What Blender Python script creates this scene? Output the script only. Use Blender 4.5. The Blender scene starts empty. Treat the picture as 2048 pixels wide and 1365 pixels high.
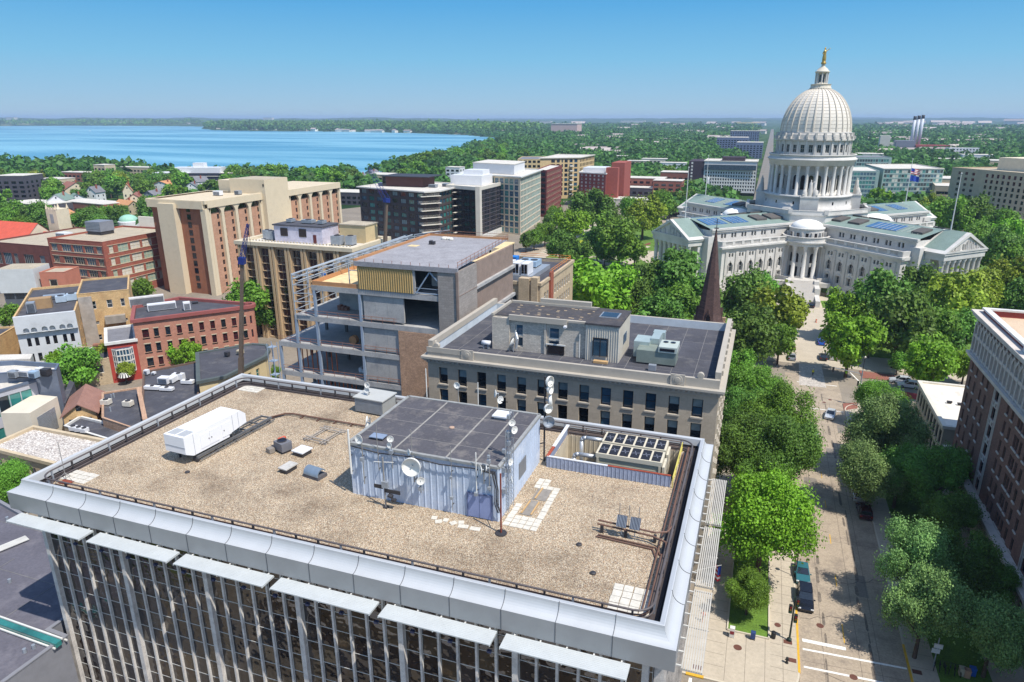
import bpy,math,random
import numpy as np
from mathutils import Vector,Matrix
rad=math.radians
random.seed(7);RS=np.random.RandomState(7)
sc=bpy.context.scene
C=sc.collection
# ---------------------------------------------------------------- camera, world, sun, exposure
H=61.0;FPX=1381.0;PCX=1040.0;PCY=682.0
PITCH=rad(17.9);YAW=rad(19.2)
cam=bpy.data.cameras.new("camera");camo=bpy.data.objects.new("camera",cam);C.objects.link(camo)
cam.sensor_width=36;cam.lens=FPX/2048*36;cam.shift_x=(1024-PCX)/2048
cam.clip_start=0.5;cam.clip_end=60000
camo.location=(0,0,H);camo.rotation_euler=(rad(90)-PITCH,0,YAW)
sc.camera=camo
SUN_EL=rad(59);SUN_DIR=Vector((0.914*math.cos(SUN_EL),-0.406*math.cos(SUN_EL),math.sin(SUN_EL)))
w=bpy.data.worlds.new("World");sc.world=w;w.use_nodes=True
nt=w.node_tree;bg=nt.nodes["Background"]
sky=nt.nodes.new("ShaderNodeTexSky");sky.sky_type='NISHITA';sky.sun_disc=False
sky.sun_elevation=SUN_EL;sky.sun_rotation=math.atan2(SUN_DIR.x,SUN_DIR.y)
sky.air_density=1.0;sky.dust_density=0.4;sky.ozone_density=3.0;sky.altitude=100
SKS=0.15
def _lin(c):return tuple(((v/255)/12.92 if v/255<=.04045 else((v/255+.055)/1.055)**2.4)/(SKS*1.32)for v in c)
_tc=nt.nodes.new("ShaderNodeTexCoord");_sx=nt.nodes.new("ShaderNodeSeparateXYZ");nt.links.new(_tc.outputs["Generated"],_sx.inputs[0])
_cr=nt.nodes.new("ShaderNodeValToRGB");nt.links.new(_sx.outputs[2],_cr.inputs[0]);_e=_cr.color_ramp
_cols=[(0.0,(176,203,220)),(0.03,(158,200,228)),(0.075,(130,194,232)),(0.15,(88,170,228)),(0.30,(52,134,210))]
_e.elements[0].position=0;_e.elements[0].color=tuple(c/8 for c in _lin(_cols[0][1]))+(1,);_e.elements[1].position=.3;_e.elements[1].color=tuple(c/8 for c in _lin(_cols[4][1]))+(1,)
for p_,c_ in _cols[1:4]:q_=_e.elements.new(p_);q_.color=tuple(c/8 for c in _lin(c_))+(1,)
_sc=nt.nodes.new("ShaderNodeVectorMath");_sc.operation='SCALE';_sc.inputs["Scale"].default_value=8;nt.links.new(_cr.outputs[0],_sc.inputs[0])
_mr=nt.nodes.new("ShaderNodeMapRange");nt.links.new(_sx.outputs[2],_mr.inputs[0]);_mr.inputs[1].default_value=.14;_mr.inputs[2].default_value=.5
_mx=nt.nodes.new("ShaderNodeMix");_mx.data_type='RGBA';nt.links.new(_mr.outputs[0],_mx.inputs[0]);nt.links.new(_sc.outputs[0],_mx.inputs[6]);nt.links.new(sky.outputs[0],_mx.inputs[7])
nt.links.new(_mx.outputs[2],bg.inputs[0]);bg.inputs[1].default_value=SKS
sl=bpy.data.lights.new("sun",'SUN');sl.energy=3.9;sl.angle=rad(0.5);sl.color=(1.0,0.95,0.88)
so=bpy.data.objects.new("sun",sl);C.objects.link(so);so.rotation_euler=SUN_DIR.to_track_quat('Z','Y').to_euler()
sc.view_settings.view_transform='Standard';sc.view_settings.look='None'
sc.view_settings.exposure=0.4;sc.view_settings.gamma=1.0
sc.cycles.max_bounces=6;sc.cycles.diffuse_bounces=3;sc.cycles.glossy_bounces=3;sc.cycles.volume_bounces=0
sc.cycles.transparent_max_bounces=8;sc.cycles.use_denoising=True
# ---------------------------------------------------------------- measuring helpers (plan positions of things on the survey of the place)
_cp,_sp,_cy,_sy=math.cos(PITCH),math.sin(PITCH),math.cos(YAW),math.sin(YAW)
def P(x,y,z=0.0):
 r=x-PCX;v=y-PCY
 t=(H-z)/(v*_cp+FPX*_sp);a=(FPX*_cp-v*_sp)*t;b=r*t
 return(b*_cy-a*_sy,a*_cy+b*_sy)
def dist(X,Y,Z=0):
 a=Y*_cy-X*_sy
 return a*_cp+(H-Z)*_sp
 # ---------------------------------------------------------------- materials
def lin(c):
 return tuple(((v/255)/12.92 if v/255<=.04045 else((v/255+.055)/1.055)**2.4)for v in c)
MATS={}
def mat(name,rgb,rough=.8,var=.12,scale=.6,fine=0.,fscale=8.,bump=0.,metal=0.,spec=.4,coord='pos',rand=0.,stain=None,brick=None,wave=None):
 if name in MATS:return MATS[name]
 m=bpy.data.materials.new(name);m.use_nodes=True;n=m.node_tree.nodes;L=m.node_tree.links
 b=n["Principled BSDF"];b.inputs["Roughness"].default_value=rough;b.inputs["Metallic"].default_value=metal
 b.inputs["Specular IOR Level"].default_value=spec
 col=lin(rgb)
 pos=n.new("ShaderNodeNewGeometry").outputs["Position"]
 def noise(s,det=4,rg=.6):
  t=n.new("ShaderNodeTexNoise");t.inputs["Scale"].default_value=s;t.inputs["Detail"].default_value=det;t.inputs["Roughness"].default_value=rg
  L.new(pos,t.inputs["Vector"]);return t.outputs["Fac"]
 def mr(x,a,b2,c,d):
  t=n.new("ShaderNodeMapRange");L.new(x,t.inputs[0])
  for i,q in enumerate((a,b2,c,d)):t.inputs[i+1].default_value=q
  return t.outputs[0]
 def mul(a,b2):
  t=n.new("ShaderNodeMath");t.operation='MULTIPLY';L.new(a,t.inputs[0])
  if hasattr(b2,'links'):L.new(b2,t.inputs[1])
  else:t.inputs[1].default_value=b2
  return t.outputs[0]
 f=mr(noise(scale),.3,.7,1-var,1+var)
 if fine:f=mul(f,mr(noise(fscale,2),.3,.7,1-fine,1+fine))
 if rand:
  oi=n.new("ShaderNodeObjectInfo");f=mul(f,mr(oi.outputs["Random"],0,1,1-rand,1+rand))
 if brick:  # horizontal courses and joints
  bw,bh,bd=brick
  bt=n.new("ShaderNodeTexBrick");bt.inputs["Scale"].default_value=1;bt.inputs["Brick Width"].default_value=bw;bt.inputs["Row Height"].default_value=bh
  bt.inputs["Mortar Size"].default_value=.02;bt.inputs["Color1"].default_value=(1,1,1,1);bt.inputs["Color2"].default_value=(1-bd,1-bd,1-bd,1);bt.inputs["Mortar"].default_value=(1-bd*1.6,)*3+(1,)
  sx=n.new("ShaderNodeSeparateXYZ");L.new(pos,sx.inputs[0]);ad=n.new("ShaderNodeMath");L.new(sx.outputs[0],ad.inputs[0]);L.new(sx.outputs[1],ad.inputs[1])
  cx=n.new("ShaderNodeCombineXYZ");L.new(ad.outputs[0],cx.inputs[0]);L.new(sx.outputs[2],cx.inputs[1]);L.new(cx.outputs[0],bt.inputs["Vector"])
  f=mul(f,bt.outputs["Color"])
 mx=n.new("ShaderNodeVectorMath");mx.operation='SCALE';mx.inputs[0].default_value=col;L.new(f,mx.inputs["Scale"])
 out=mx.outputs[0]
 if stain:
  sm=n.new("ShaderNodeMix");sm.data_type='RGBA';L.new(mr(noise(stain[1],5,.7),.52,.68,0,stain[2]),sm.inputs[0])
  L.new(out,sm.inputs[6]);sm.inputs[7].default_value=lin(stain[0])+(1,);out=sm.outputs[2]
 L.new(out,b.inputs["Base Color"])
 if bump:
  bp=n.new("ShaderNodeBump");bp.inputs["Strength"].default_value=bump;bp.inputs["Distance"].default_value=.05
  L.new(noise(fscale,3),bp.inputs["Height"]);L.new(bp.outputs[0],b.inputs["Normal"])
 if wave:
  bp=n.new("ShaderNodeBump");bp.inputs["Strength"].default_value=wave[1];bp.inputs["Distance"].default_value=wave[2]
  L.new(noise(wave[0],2),bp.inputs["Height"]);L.new(bp.outputs[0],b.inputs["Normal"])
 MATS[name]=m;return m
G=mat
def gravel_mat(name,cols,scale,dirt=(90,74,58),damt=.75):
 m=bpy.data.materials.new(name);m.use_nodes=True;n=m.node_tree.nodes;L=m.node_tree.links;b=n["Principled BSDF"];b.inputs["Roughness"].default_value=.95
 pos=n.new("ShaderNodeNewGeometry").outputs["Position"]
 v=n.new("ShaderNodeTexVoronoi");v.inputs["Scale"].default_value=scale;L.new(pos,v.inputs["Vector"])
 sep=n.new("ShaderNodeSeparateColor");L.new(v.outputs["Color"],sep.inputs[0])
 cr=n.new("ShaderNodeValToRGB");L.new(sep.outputs[0],cr.inputs[0]);e=cr.color_ramp;e.interpolation='CONSTANT'
 e.elements[0].color=lin(cols[0])+(1,);e.elements[1].position=1/len(cols);e.elements[1].color=lin(cols[1])+(1,)
 for i,c in enumerate(cols[2:]):q=e.elements.new((i+2)/len(cols));q.color=lin(c)+(1,)
 def ns(s,d):
  t=n.new("ShaderNodeTexNoise");t.inputs["Scale"].default_value=s;t.inputs["Detail"].default_value=d;t.inputs["Roughness"].default_value=.65;L.new(pos,t.inputs["Vector"]);return t.outputs["Fac"]
 r1=n.new("ShaderNodeMapRange");L.new(ns(.16,6),r1.inputs[0]);r1.inputs[1].default_value=.48;r1.inputs[2].default_value=.72;r1.inputs[4].default_value=damt
 r2=n.new("ShaderNodeMapRange");L.new(ns(2.2,5),r2.inputs[0]);r2.inputs[1].default_value=.3;r2.inputs[2].default_value=.7;r2.inputs[3].default_value=.35
 mm=n.new("ShaderNodeMath");mm.operation='MULTIPLY';L.new(r1.outputs[0],mm.inputs[0]);L.new(r2.outputs[0],mm.inputs[1])
 mx=n.new("ShaderNodeMix");mx.data_type='RGBA';L.new(mm.outputs[0],mx.inputs[0]);L.new(cr.outputs[0],mx.inputs[6]);mx.inputs[7].default_value=lin(dirt)+(1,)
 L.new(mx.outputs[2],b.inputs["Base Color"])
 bp=n.new("ShaderNodeBump");bp.inputs["Strength"].default_value=.6;bp.inputs["Distance"].default_value=.06;L.new(v.outputs["Distance"],bp.inputs["Height"]);L.new(bp.outputs[0],b.inputs["Normal"])
 MATS[name]=m;return m
def leaf_mat(name,rgb,var=.45):
 m=bpy.data.materials.new(name);m.use_nodes=True;n=m.node_tree.nodes;L=m.node_tree.links;b=n["Principled BSDF"]
 b.inputs["Roughness"].default_value=.55;b.inputs["Specular IOR Level"].default_value=.25
 at=n.new("ShaderNodeAttribute");at.attribute_name="tone"
 mr=n.new("ShaderNodeMapRange");L.new(at.outputs["Fac"],mr.inputs[0]);mr.inputs[3].default_value=1-var;mr.inputs[4].default_value=1+var
 oi=n.new("ShaderNodeObjectInfo");r2=n.new("ShaderNodeMapRange");L.new(oi.outputs["Random"],r2.inputs[0]);r2.inputs[3].default_value=.8;r2.inputs[4].default_value=1.22
 mm=n.new("ShaderNodeMath");mm.operation='MULTIPLY';L.new(mr.outputs[0],mm.inputs[0]);L.new(r2.outputs[0],mm.inputs[1])
 hs=n.new("ShaderNodeHueSaturation");hs.inputs["Color"].default_value=lin(rgb)+(1,);L.new(mm.outputs[0],hs.inputs["Value"])
 h2=n.new("ShaderNodeMapRange");L.new(oi.outputs["Random"],h2.inputs[0]);h2.inputs[3].default_value=.485;h2.inputs[4].default_value=.515;L.new(h2.outputs[0],hs.inputs["Hue"])
 L.new(hs.outputs[0],b.inputs["Base Color"])
 tr=n.new("ShaderNodeBsdfTranslucent");L.new(hs.outputs[0],tr.inputs[0])
 ms=n.new("ShaderNodeMixShader");ms.inputs[0].default_value=.28;L.new(b.outputs[0],ms.inputs[1]);L.new(tr.outputs[0],ms.inputs[2])
 L.new(ms.outputs[0],n["Material Output"].inputs[0]);MATS[name]=m;return m
 # ---------------------------------------------------------------- mesh builder
class MB:
 def __init__(s):s.v=[];s.f=[];s.m=[]
 def face(s,pts,mi=0):
  k=len(s.v);s.v+=[tuple(p)for p in pts];s.f.append(tuple(range(k,k+len(pts))));s.m.append(mi)
 def box(s,x0,x1,y0,y1,z0,z1,mi=0,M=None,bot=True):
  q=[(x0,y0,z0),(x1,y0,z0),(x1,y1,z0),(x0,y1,z0),(x0,y0,z1),(x1,y0,z1),(x1,y1,z1),(x0,y1,z1)]
  if M:q=[tuple(M@Vector(p))for p in q]
  k=len(s.v);s.v+=q
  for f in((4,5,6,7),(0,1,5,4),(1,2,6,5),(2,3,7,6),(3,0,4,7))+(((3,2,1,0),)if bot else()):
   s.f.append(tuple(k+i for i in f));s.m.append(mi)
  return s
 def prism(s,poly,z0,z1,mi=0,top=True,bot=True,topmi=None):
  n=len(poly);k=len(s.v);s.v+=[(p[0],p[1],z0)for p in poly]+[(p[0],p[1],z1)for p in poly]
  for i in range(n):s.f.append((k+i,k+(i+1)%n,k+n+(i+1)%n,k+n+i));s.m.append(mi)
  if top:s.f.append(tuple(k+n+i for i in range(n)));s.m.append(mi if topmi is None else topmi)
  if bot:s.f.append(tuple(k+n-1-i for i in range(n)));s.m.append(mi)
  return s
 def tube(s,a,b,r,n=6,r2=None,mi=0,cap=True):
  a=Vector(a);b=Vector(b);d=b-a
  if d.length<1e-6:return s
  d.normalize();u=d.cross(Vector((0,0,1))if abs(d.z)<.9 else Vector((1,0,0))).normalized();w2=d.cross(u)
  r2=r if r2 is None else r2;k=len(s.v)
  for c,q in((a,r),(b,r2)):
   for i in range(n):
    t=2*math.pi*(i+.5)/n;s.v.append(tuple(c+(u*math.cos(t)+w2*math.sin(t))*q))
  for i in range(n):s.f.append((k+i,k+n+i,k+n+(i+1)%n,k+(i+1)%n));s.m.append(mi)
  if cap:s.f.append(tuple(k+i for i in range(n)));s.f.append(tuple(k+2*n-1-i for i in range(n)));s.m+=[mi,mi]
  return s
 def path(s,pts,r,n=6,mi=0):
  for a,b in zip(pts,pts[1:]):s.tube(a,b,r,n,mi=mi)
  return s
 def lathe(s,prof,c,n=24,mi=0,a0=0.,a1=2*math.pi,M=None):
  full=abs(a1-a0-2*math.pi)<1e-6;k=len(s.v);cols=n if full else n+1
  for r,z in prof:
   for i in range(cols):
    t=a0+(a1-a0)*i/n;p=Vector((c[0]+r*math.cos(t),c[1]+r*math.sin(t),c[2]+z))
    s.v.append(tuple(M@p if M else p))
  for j in range(len(prof)-1):
   for i in range(n):
    i2=(i+1)%cols;s.f.append((k+j*cols+i,k+j*cols+i2,k+(j+1)*cols+i2,k+(j+1)*cols+i));s.m.append(mi)
  return s
 def sphere(s,c,r,n=10,m=6,mi=0,sz=1.):
  return s.lathe([(max(r*math.sin(math.pi*j/m),1e-4),-r*sz*math.cos(math.pi*j/m))for j in range(m+1)],c,n,mi)
 def bar(s,a,b,wd,ht,mi=0):  # rectangular bar between two points, ht measured up
  a=Vector(a);b=Vector(b);d=(b-a);L=d.length;d.normalize()
  sd=d.cross(Vector((0,0,1)));
  if sd.length<1e-3:sd=Vector((1,0,0))
  sd.normalize();up=sd.cross(d)
  M=Matrix(((d.x,sd.x,up.x,a.x),(d.y,sd.y,up.y,a.y),(d.z,sd.z,up.z,a.z),(0,0,0,1)))
  return s.box(0,L,-wd/2,wd/2,-ht/2,ht/2,mi,M)
 def mesh(s,name,mats,smooth=False):
  me=bpy.data.meshes.new(name);me.from_pydata(s.v,[],s.f)
  for m in mats:me.materials.append(m)
  if len(mats)>1:me.polygons.foreach_set("material_index",s.m)
  if smooth:me.polygons.foreach_set("use_smooth",[True]*len(s.f))
  me.update();return me
 def build(s,name,mats,parent=None,smooth=False,mw=None):
  if not isinstance(mats,(list,tuple)):mats=[mats]
  return link(name,s.mesh(name,mats,smooth),parent,mw)
def link(name,data,parent=None,mw=None):
 o=bpy.data.objects.new(name,data);C.objects.link(o)
 if mw is not None:o.matrix_basis=mw
 if parent is not None:
  o.parent=parent;o.matrix_parent_inverse=wm(parent).inverted()
 return o
def wm(o):
 return wm(o.parent)@o.matrix_parent_inverse@o.matrix_basis if o.parent is not None else o.matrix_basis.copy()
def tag(o,label,cat,group=None,kind=None):
 if kind:o["kind"]=kind
 if label:o["label"]=label
 if cat:o["category"]=cat
 if group:o["group"]=group
 return o
def struct(o,label=None):o["kind"]="structure";(label and o.__setitem__("label",label));return o
def thing(name,label,cat,loc=(0,0,0),rz=0.,group=None,scale=1.):
 o=bpy.data.objects.new(name,None);C.objects.link(o);o.location=loc;o.rotation_euler=(0,0,rz);o.scale=(scale,)*3 if not isinstance(scale,tuple)else scale
 o.empty_display_size=.5
 o.matrix_basis=Matrix.LocRotScale(Vector(loc),Matrix.Rotation(rz,3,'Z'),Vector(o.scale))
 return tag(o,label,cat,group)
def copytree(o,loc,rz=0.,scale=None,label=None,group=None,mats=None):
 def cp(x,par):
  c=x.copy();C.objects.link(c)
  if par is not None:c.parent=par;c.matrix_parent_inverse=x.matrix_parent_inverse.copy()
  for ch in x.children:cp(ch,c)
  return c
 r=cp(o,None)
 s=Vector(o.scale)if scale is None else Vector((scale,)*3 if not isinstance(scale,tuple)else scale)
 r.matrix_basis=Matrix.LocRotScale(Vector(loc),Matrix.Rotation(rz,3,'Z'),s)
 if label:r["label"]=label
 if group:r["group"]=group
 return r
 # ---------------------------------------------------------------- palette
glass=G("window_glass",(28,38,46),.08,.35,.5,rand=.35,spec=.8)
glass_blue=G("blue_window_glass",(52,84,104),.08,.3,.4,rand=.35,spec=.9)
glass_green=G("green_window_glass",(48,122,116),.08,.35,.5,rand=.35,spec=.9)
glass_black=G("black_window_glass",(22,20,26),.06,.3,.3,rand=.2,spec=.9)
blind=G("window_blind",(120,138,140),.5,.25,.8,rand=.3)
pale_blind=G("pale_window_blind",(205,200,185),.5,.12,.8,rand=.1)
frame_dark=G("dark_frame",(40,38,40),.5)
frame_white=G("white_frame",(214,212,204),.6)
frame_tan=G("tan_frame",(196,182,154),.7)
frame_grey=G("grey_frame",(150,152,152),.5)
roof_black=G("black_roof_membrane",(74,74,80),.9,.2,.25,.12,5,stain=((128,124,118),.35,.35))
roof_tan=G("tan_gravel_roof",(176,164,142),.95,.12,.3,.2,4)
roof_pale=G("pale_roof",(206,200,188),.95,.12,.3,.12,3,stain=((140,130,116),.4,.3))
roof_grey=G("grey_roof",(120,120,124),.95,.14,.3,.12,3)
concrete=G("concrete",(168,164,156),.9,.12,.6,.08,6,stain=((120,116,110),.5,.3))
white_metal=G("white_metal",(222,222,222),.4,.04)
galv=G("galvanised_metal",(158,164,170),.4,.12,1.5,metal=.3)
dark_metal=G("dark_metal",(58,56,58),.55)
brown_pipe=G("brown_pipe",(112,84,70),.6)
# ---------------------------------------------------------------- windows and facades
_wc={}
def win_mesh(w_,h_,nx,nz,fr,gl,t=.1,up=None,style=None):
 key=(round(w_,2),round(h_,2),nx,nz,fr.name,gl.name,t,up.name if up else 0,style)
 if key in _wc:return _wc[key]
 a=MB();b=MB();ya_,yb_=(.012,.05)if t<.025 else(-.04,.08)
 a.box(-w_/2,-w_/2+t,ya_,yb_,0,h_);a.box(w_/2-t,w_/2,ya_,yb_,0,h_)
 a.box(-w_/2+t,w_/2-t,ya_,yb_,0,t);a.box(-w_/2+t,w_/2-t,ya_,yb_,h_-t,h_)
 for i in range(1,nx):x=-w_/2+w_*i/nx;a.box(x-t*.35,x+t*.35,-.03,.07,t,h_-t)
 for i in range(1,nz):z=h_*i/nz;a.box(-w_/2+t,w_/2-t,-.02,.06,z-t*.35,z+t*.35)
 zm=h_*(.5 if nz==2 else .62)
 if up is not None:
  b.face([(-w_/2,.03,0),(w_/2,.03,0),(w_/2,.03,zm),(-w_/2,.03,zm)],0)
  b.face([(-w_/2,.03,zm),(w_/2,.03,zm),(w_/2,.03,h_),(-w_/2,.03,h_)],1)
 else:b.face([(-w_/2,.03,0),(w_/2,.03,0),(w_/2,.03,h_),(-w_/2,.03,h_)],0)
 c=MB();c.v=a.v+b.v;c.f=a.f+[tuple(i+len(a.v)for i in f)for f in b.f];c.m=a.m+[i+1 for i in b.m]
 _wc[key]=(a.mesh("window",[fr]),b.mesh("pane",[gl]+([up]if up else[])),a,b,fr,gl,c.mesh("window",[fr,gl]+([up]if up else[])))
 return _wc[key]
def facade(mb,wins,p0,p1,z0,z1,us=(),vs=(),depth=.25,mi=0,sty=None,skip=None,arch=False,sill=None,alt=None):
 """wall from p0 to p1 with real openings; outward side is on the right of p0->p1"""
 p0=Vector((p0[0],p0[1]));p1=Vector((p1[0],p1[1]));d=p1-p0;L=d.length;d.normalize();n=Vector((d.y,-d.x))
 def W(u,z,dd=0.):q=p0+d*u-n*dd;return(q.x,q.y,z)
 us=sorted([u for u in us if u[0]>.01 and u[1]<L-.01]);vs=sorted([v for v in vs if v[0]>z0+.01 and v[1]<z1-.01])
 if not us or not vs:mb.face([W(0,z0),W(L,z0),W(L,z1),W(0,z1)],mi);return
 zp=z0
 for(a,b)in vs:
  mb.face([W(0,zp),W(L,zp),W(L,a),W(0,a)],mi);up=0.
  for i,(ua,ub)in enumerate(us):
   mb.face([W(up,a),W(ua,a),W(ua,b),W(up,b)],mi);up=ub
   if skip and skip(i,a):mb.face([W(ua,a),W(ub,a),W(ub,b),W(ua,b)],mi);continue
   for q in([W(ua,a),W(ub,a),W(ub,a,depth),W(ua,a,depth)],[W(ua,b,depth),W(ub,b,depth),W(ub,b),W(ua,b)],
[W(ua,a),W(ua,a,depth),W(ua,b,depth),W(ua,b)],[W(ub,a,depth),W(ub,a),W(ub,b),W(ub,b,depth)]):mb.face(q,mi)
   if arch:
    rr=(ub-ua)/2;um=(ua+ub)/2;K=5
    for sgn in(-1,1):
     pts=[(um+sgn*rr*math.cos(t),b-rr+rr*math.sin(t))for t in[math.pi/2*k/K for k in range(K+1)]]
     cx=um+sgn*rr
     for k in range(K):
      tri=[W(cx,b),W(*pts[k]),W(*pts[k+1])];mb.face(tri if sgn<0 else tri[::-1],mi)
   if sill:
    c0=W(ua-.12,a);M=Matrix(((d.x,-n.x,0,c0[0]),(d.y,-n.y,0,c0[1]),(0,0,1,a),(0,0,0,1)))
    mb.box(0,ub-ua+.24,-.14,-.003,-.2,-.003,sill,M)
   s=(alt(i,a)if alt else None)or sty
   if s:
    c0=W((ua+ub)/2,a,depth);M=Matrix(((d.x,-n.x,0,c0[0]),(d.y,-n.y,0,c0[1]),(0,0,1,a),(0,0,0,1)))
    wins.append((ub-ua,b-a,s,M))
   else:mb.face([W(ua,a,depth),W(ub,a,depth),W(ub,b,depth),W(ua,b,depth)],mi+1)
  mb.face([W(up,a),W(L,a),W(L,b),W(up,b)],mi);zp=b
 mb.face([W(0,zp),W(L,zp),W(L,z1),W(0,z1)],mi)
def place_windows(wins,root,near=False,limit=100):
 def dd(wn):t=wn[3].translation;return-(wn[0]*wn[1])/max(1,(t.x**2+t.y**2+(t.z-H)**2))
 wins=sorted(wins,key=dd);A=None
 for k,(w_,h_,s,M)in enumerate(wins):
  nx,nz,fr,gls,t=s[:5];g=random.choice(gls);up=s[5]if len(s)>5 and random.random()<.7 else None
  wmh,pnh,a,b,_,_,whole=win_mesh(w_,h_,nx,nz,fr,g,t,up)
  if k<limit:
   o=link("window",wmh if near else whole,root,M)
   if near:link("pane",pnh,o,M)
  else:
   if A is None:A=({},[])
   for mb2,ms in((a,[fr]),(b,[g]+([up]if up else[]))):
    key=tuple(x.name for x in ms)
    A[0].setdefault(key,([],ms))[0].append((mb2,M))
 if A:
  R=MB();mats=[]
  for key,(lst,ms)in A[0].items():
   off=len(mats);mats+=ms
   for mb2,M in lst:
    k=len(R.v);R.v+=[tuple(M@Vector(p))for p in mb2.v];R.f+=[tuple(i+k for i in f)for f in mb2.f];R.m+=[i+off for i in mb2.m]
  tag(R.build("windows",mats,root),None,None,kind="stuff")
def ug(L,n,w_,m0=1.2,m1=None):
 m1=m0 if m1 is None else m1;p=(L-m0-m1-w_)/max(n-1,1)
 return[(m0+i*p,m0+i*p+w_)for i in range(n)]if n>1 else[(L/2-w_/2,L/2+w_/2)]
def vg(top,n,h_,pitch):return[(top-i*pitch-h_,top-i*pitch)for i in range(n)]
def rect(x0,x1,y0,y1):return[(x0,y0),(x1,y0),(x1,y1),(x0,y1)]
SW=lambda fr=frame_dark,gl=(glass,),nx=1,nz=2,t=.1,up=None:(nx,nz,fr,gl,t)+((up,)if up else())
def bldg(name,label,fp,h,wall,roof=roof_tan,fac={},par=.7,pt=.35,base=0.,cat='building',corn=None,cmat=None,near=False,group=None,sillm=None,wmats=None):
 cx=sum(p[0]for p in fp)/len(fp);cy=sum(p[1]for p in fp)/len(fp)
 root=thing(name,label,cat,(cx,cy,base),group=group)
 mb=MB();wins=[];n=len(fp);mats=[wall,glass_black]+([sillm]if sillm else[])
 for i in range(n):
  p0,p1=fp[i],fp[(i+1)%n];specs=fac.get(i)
  if not specs:facade(mb,wins,p0,p1,base,h)
  elif isinstance(specs,dict):facade(mb,wins,p0,p1,base,h,**specs)
  else:specs(mb,wins,p0,p1)
 wl=mb.build("wall",mats,root)
 r=MB();r.face([(p[0],p[1],h-par)for p in inset(fp,pt)]);r.build("roof",[roof],root)
 if par>.05:
  q=MB();inn=inset(fp,pt);out=inset(fp,-.06 if not corn else-corn[0]);
  for i in range(n):
   j=(i+1)%n
   q.face([(*out[i],h),(*out[j],h),(*out[j],h+.12),(*out[i],h+.12)]);q.face([(*out[i],h+.12),(*out[j],h+.12),(*inn[j],h+.12),(*inn[i],h+.12)])
   q.face([(*inn[j],h-par),(*inn[i],h-par),(*inn[i],h+.12),(*inn[j],h+.12)])
   q.face([(*out[j],h),(*out[i],h),(*fp[i],h),(*fp[j],h)])
   if corn:
    o2=inset(fp,-corn[0]);q.face([(*o2[i],h-corn[1]),(*o2[j],h-corn[1]),(*o2[j],h),(*o2[i],h)]);q.face([(*fp[i],h-corn[1]-.003),(*fp[j],h-corn[1]-.003),(*o2[j],h-corn[1]),(*o2[i],h-corn[1])])
  q.build("parapet",[cmat or wall],root)
 place_windows(wins,root,near)
 return root
def inset(fp,d):
 n=len(fp);out=[]
 for i in range(n):
  p=Vector(fp[i]);a=(p-Vector(fp[i-1])).normalized();b=(Vector(fp[(i+1)%n])-p).normalized()
  na=Vector((-a.y,a.x));nb=Vector((-b.y,b.x));k=1+na.dot(nb);q=p+(na+nb)*(d/max(k,.3));out.append((q.x,q.y))
 return out
 # ================================================================ THE SETTING
def fnoise(x,y,s=1.):
 return(np.sin(x*.0011*s+1.3)*np.cos(y*.0009*s+.4)+.5*np.sin(x*.0027*s+y*.0019*s)+.35*np.sin(x*.0061*s-y*.0048*s+2.1)+.2*np.sin(x*.017*s+y*.013*s))
def pin(poly,X,Y):
 X=np.asarray(X);Y=np.asarray(Y);ins=np.zeros(X.shape,bool);j=len(poly)-1
 for i in range(len(poly)):
  xi,yi=poly[i];xj,yj=poly[j]
  c=((yi>Y)!=(yj>Y))&(X<(xj-xi)*(Y-yi)/((yj-yi)or 1e-9)+xi);ins^=c;j=i
 return ins
near_shore=[(-700,338),(-250,337),(0,336),(120,338),(250,340),(330,352),(480,360),(640,357),(740,350),(800,338),(860,326),(905,312),(950,298),(1000,288)]
far_shore=[(1012,281),(985,275),(930,270),(850,266.5),(760,264.5),(680,263),(560,262.5),(470,261.5),(425,260),(408,257),(412,252.5),(330,251.5),(200,250.5),(60,251),(-150,251),(-700,252)]
LAKE=[P(*p,.4)for p in near_shore+far_shore]
# terrain: polar sheet from under the city out to the horizon, rising in low wooded hills far away
rr=np.concatenate([[0.],np.geomspace(60,30000,190)]);aa=np.linspace(-math.pi,math.pi,361)[:-1]
aa=YAW+np.concatenate([np.linspace(-rad(46),rad(46),420),np.linspace(rad(46),2*math.pi-rad(46),60)[1:-1]])
RR,AA=np.meshgrid(rr,aa,indexing='ij');GX=-np.sin(AA)*RR;GY=np.cos(AA)*RR
ramp=np.clip((RR-3800)/7000,0,1)**1.2
GZ=ramp*(46+16*fnoise(GX,GY,.45)+9*fnoise(GX+900,GY,1.7))
spit=[P(*p)for p in[(405,258),(560,261),(700,262),(930,269),(1020,275),(1100,262),(900,254),(640,249),(500,249),(420,252)]]
sp=pin(spit,GX,GY);GZ=np.where(sp,GZ+12+9*fnoise(GX*3,GY*2,1.),GZ)
lk=pin(LAKE,GX,GY);GZ=np.where(lk,-2.0,GZ);GZ-=RR**2/1.9e7*.75
nr,na=RR.shape
idx=np.arange(nr*na).reshape(nr,na);f=np.stack([idx[:-1],np.roll(idx[:-1],-1,1),np.roll(idx[1:],-1,1),idx[1:]],-1).reshape(-1,4)
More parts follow.
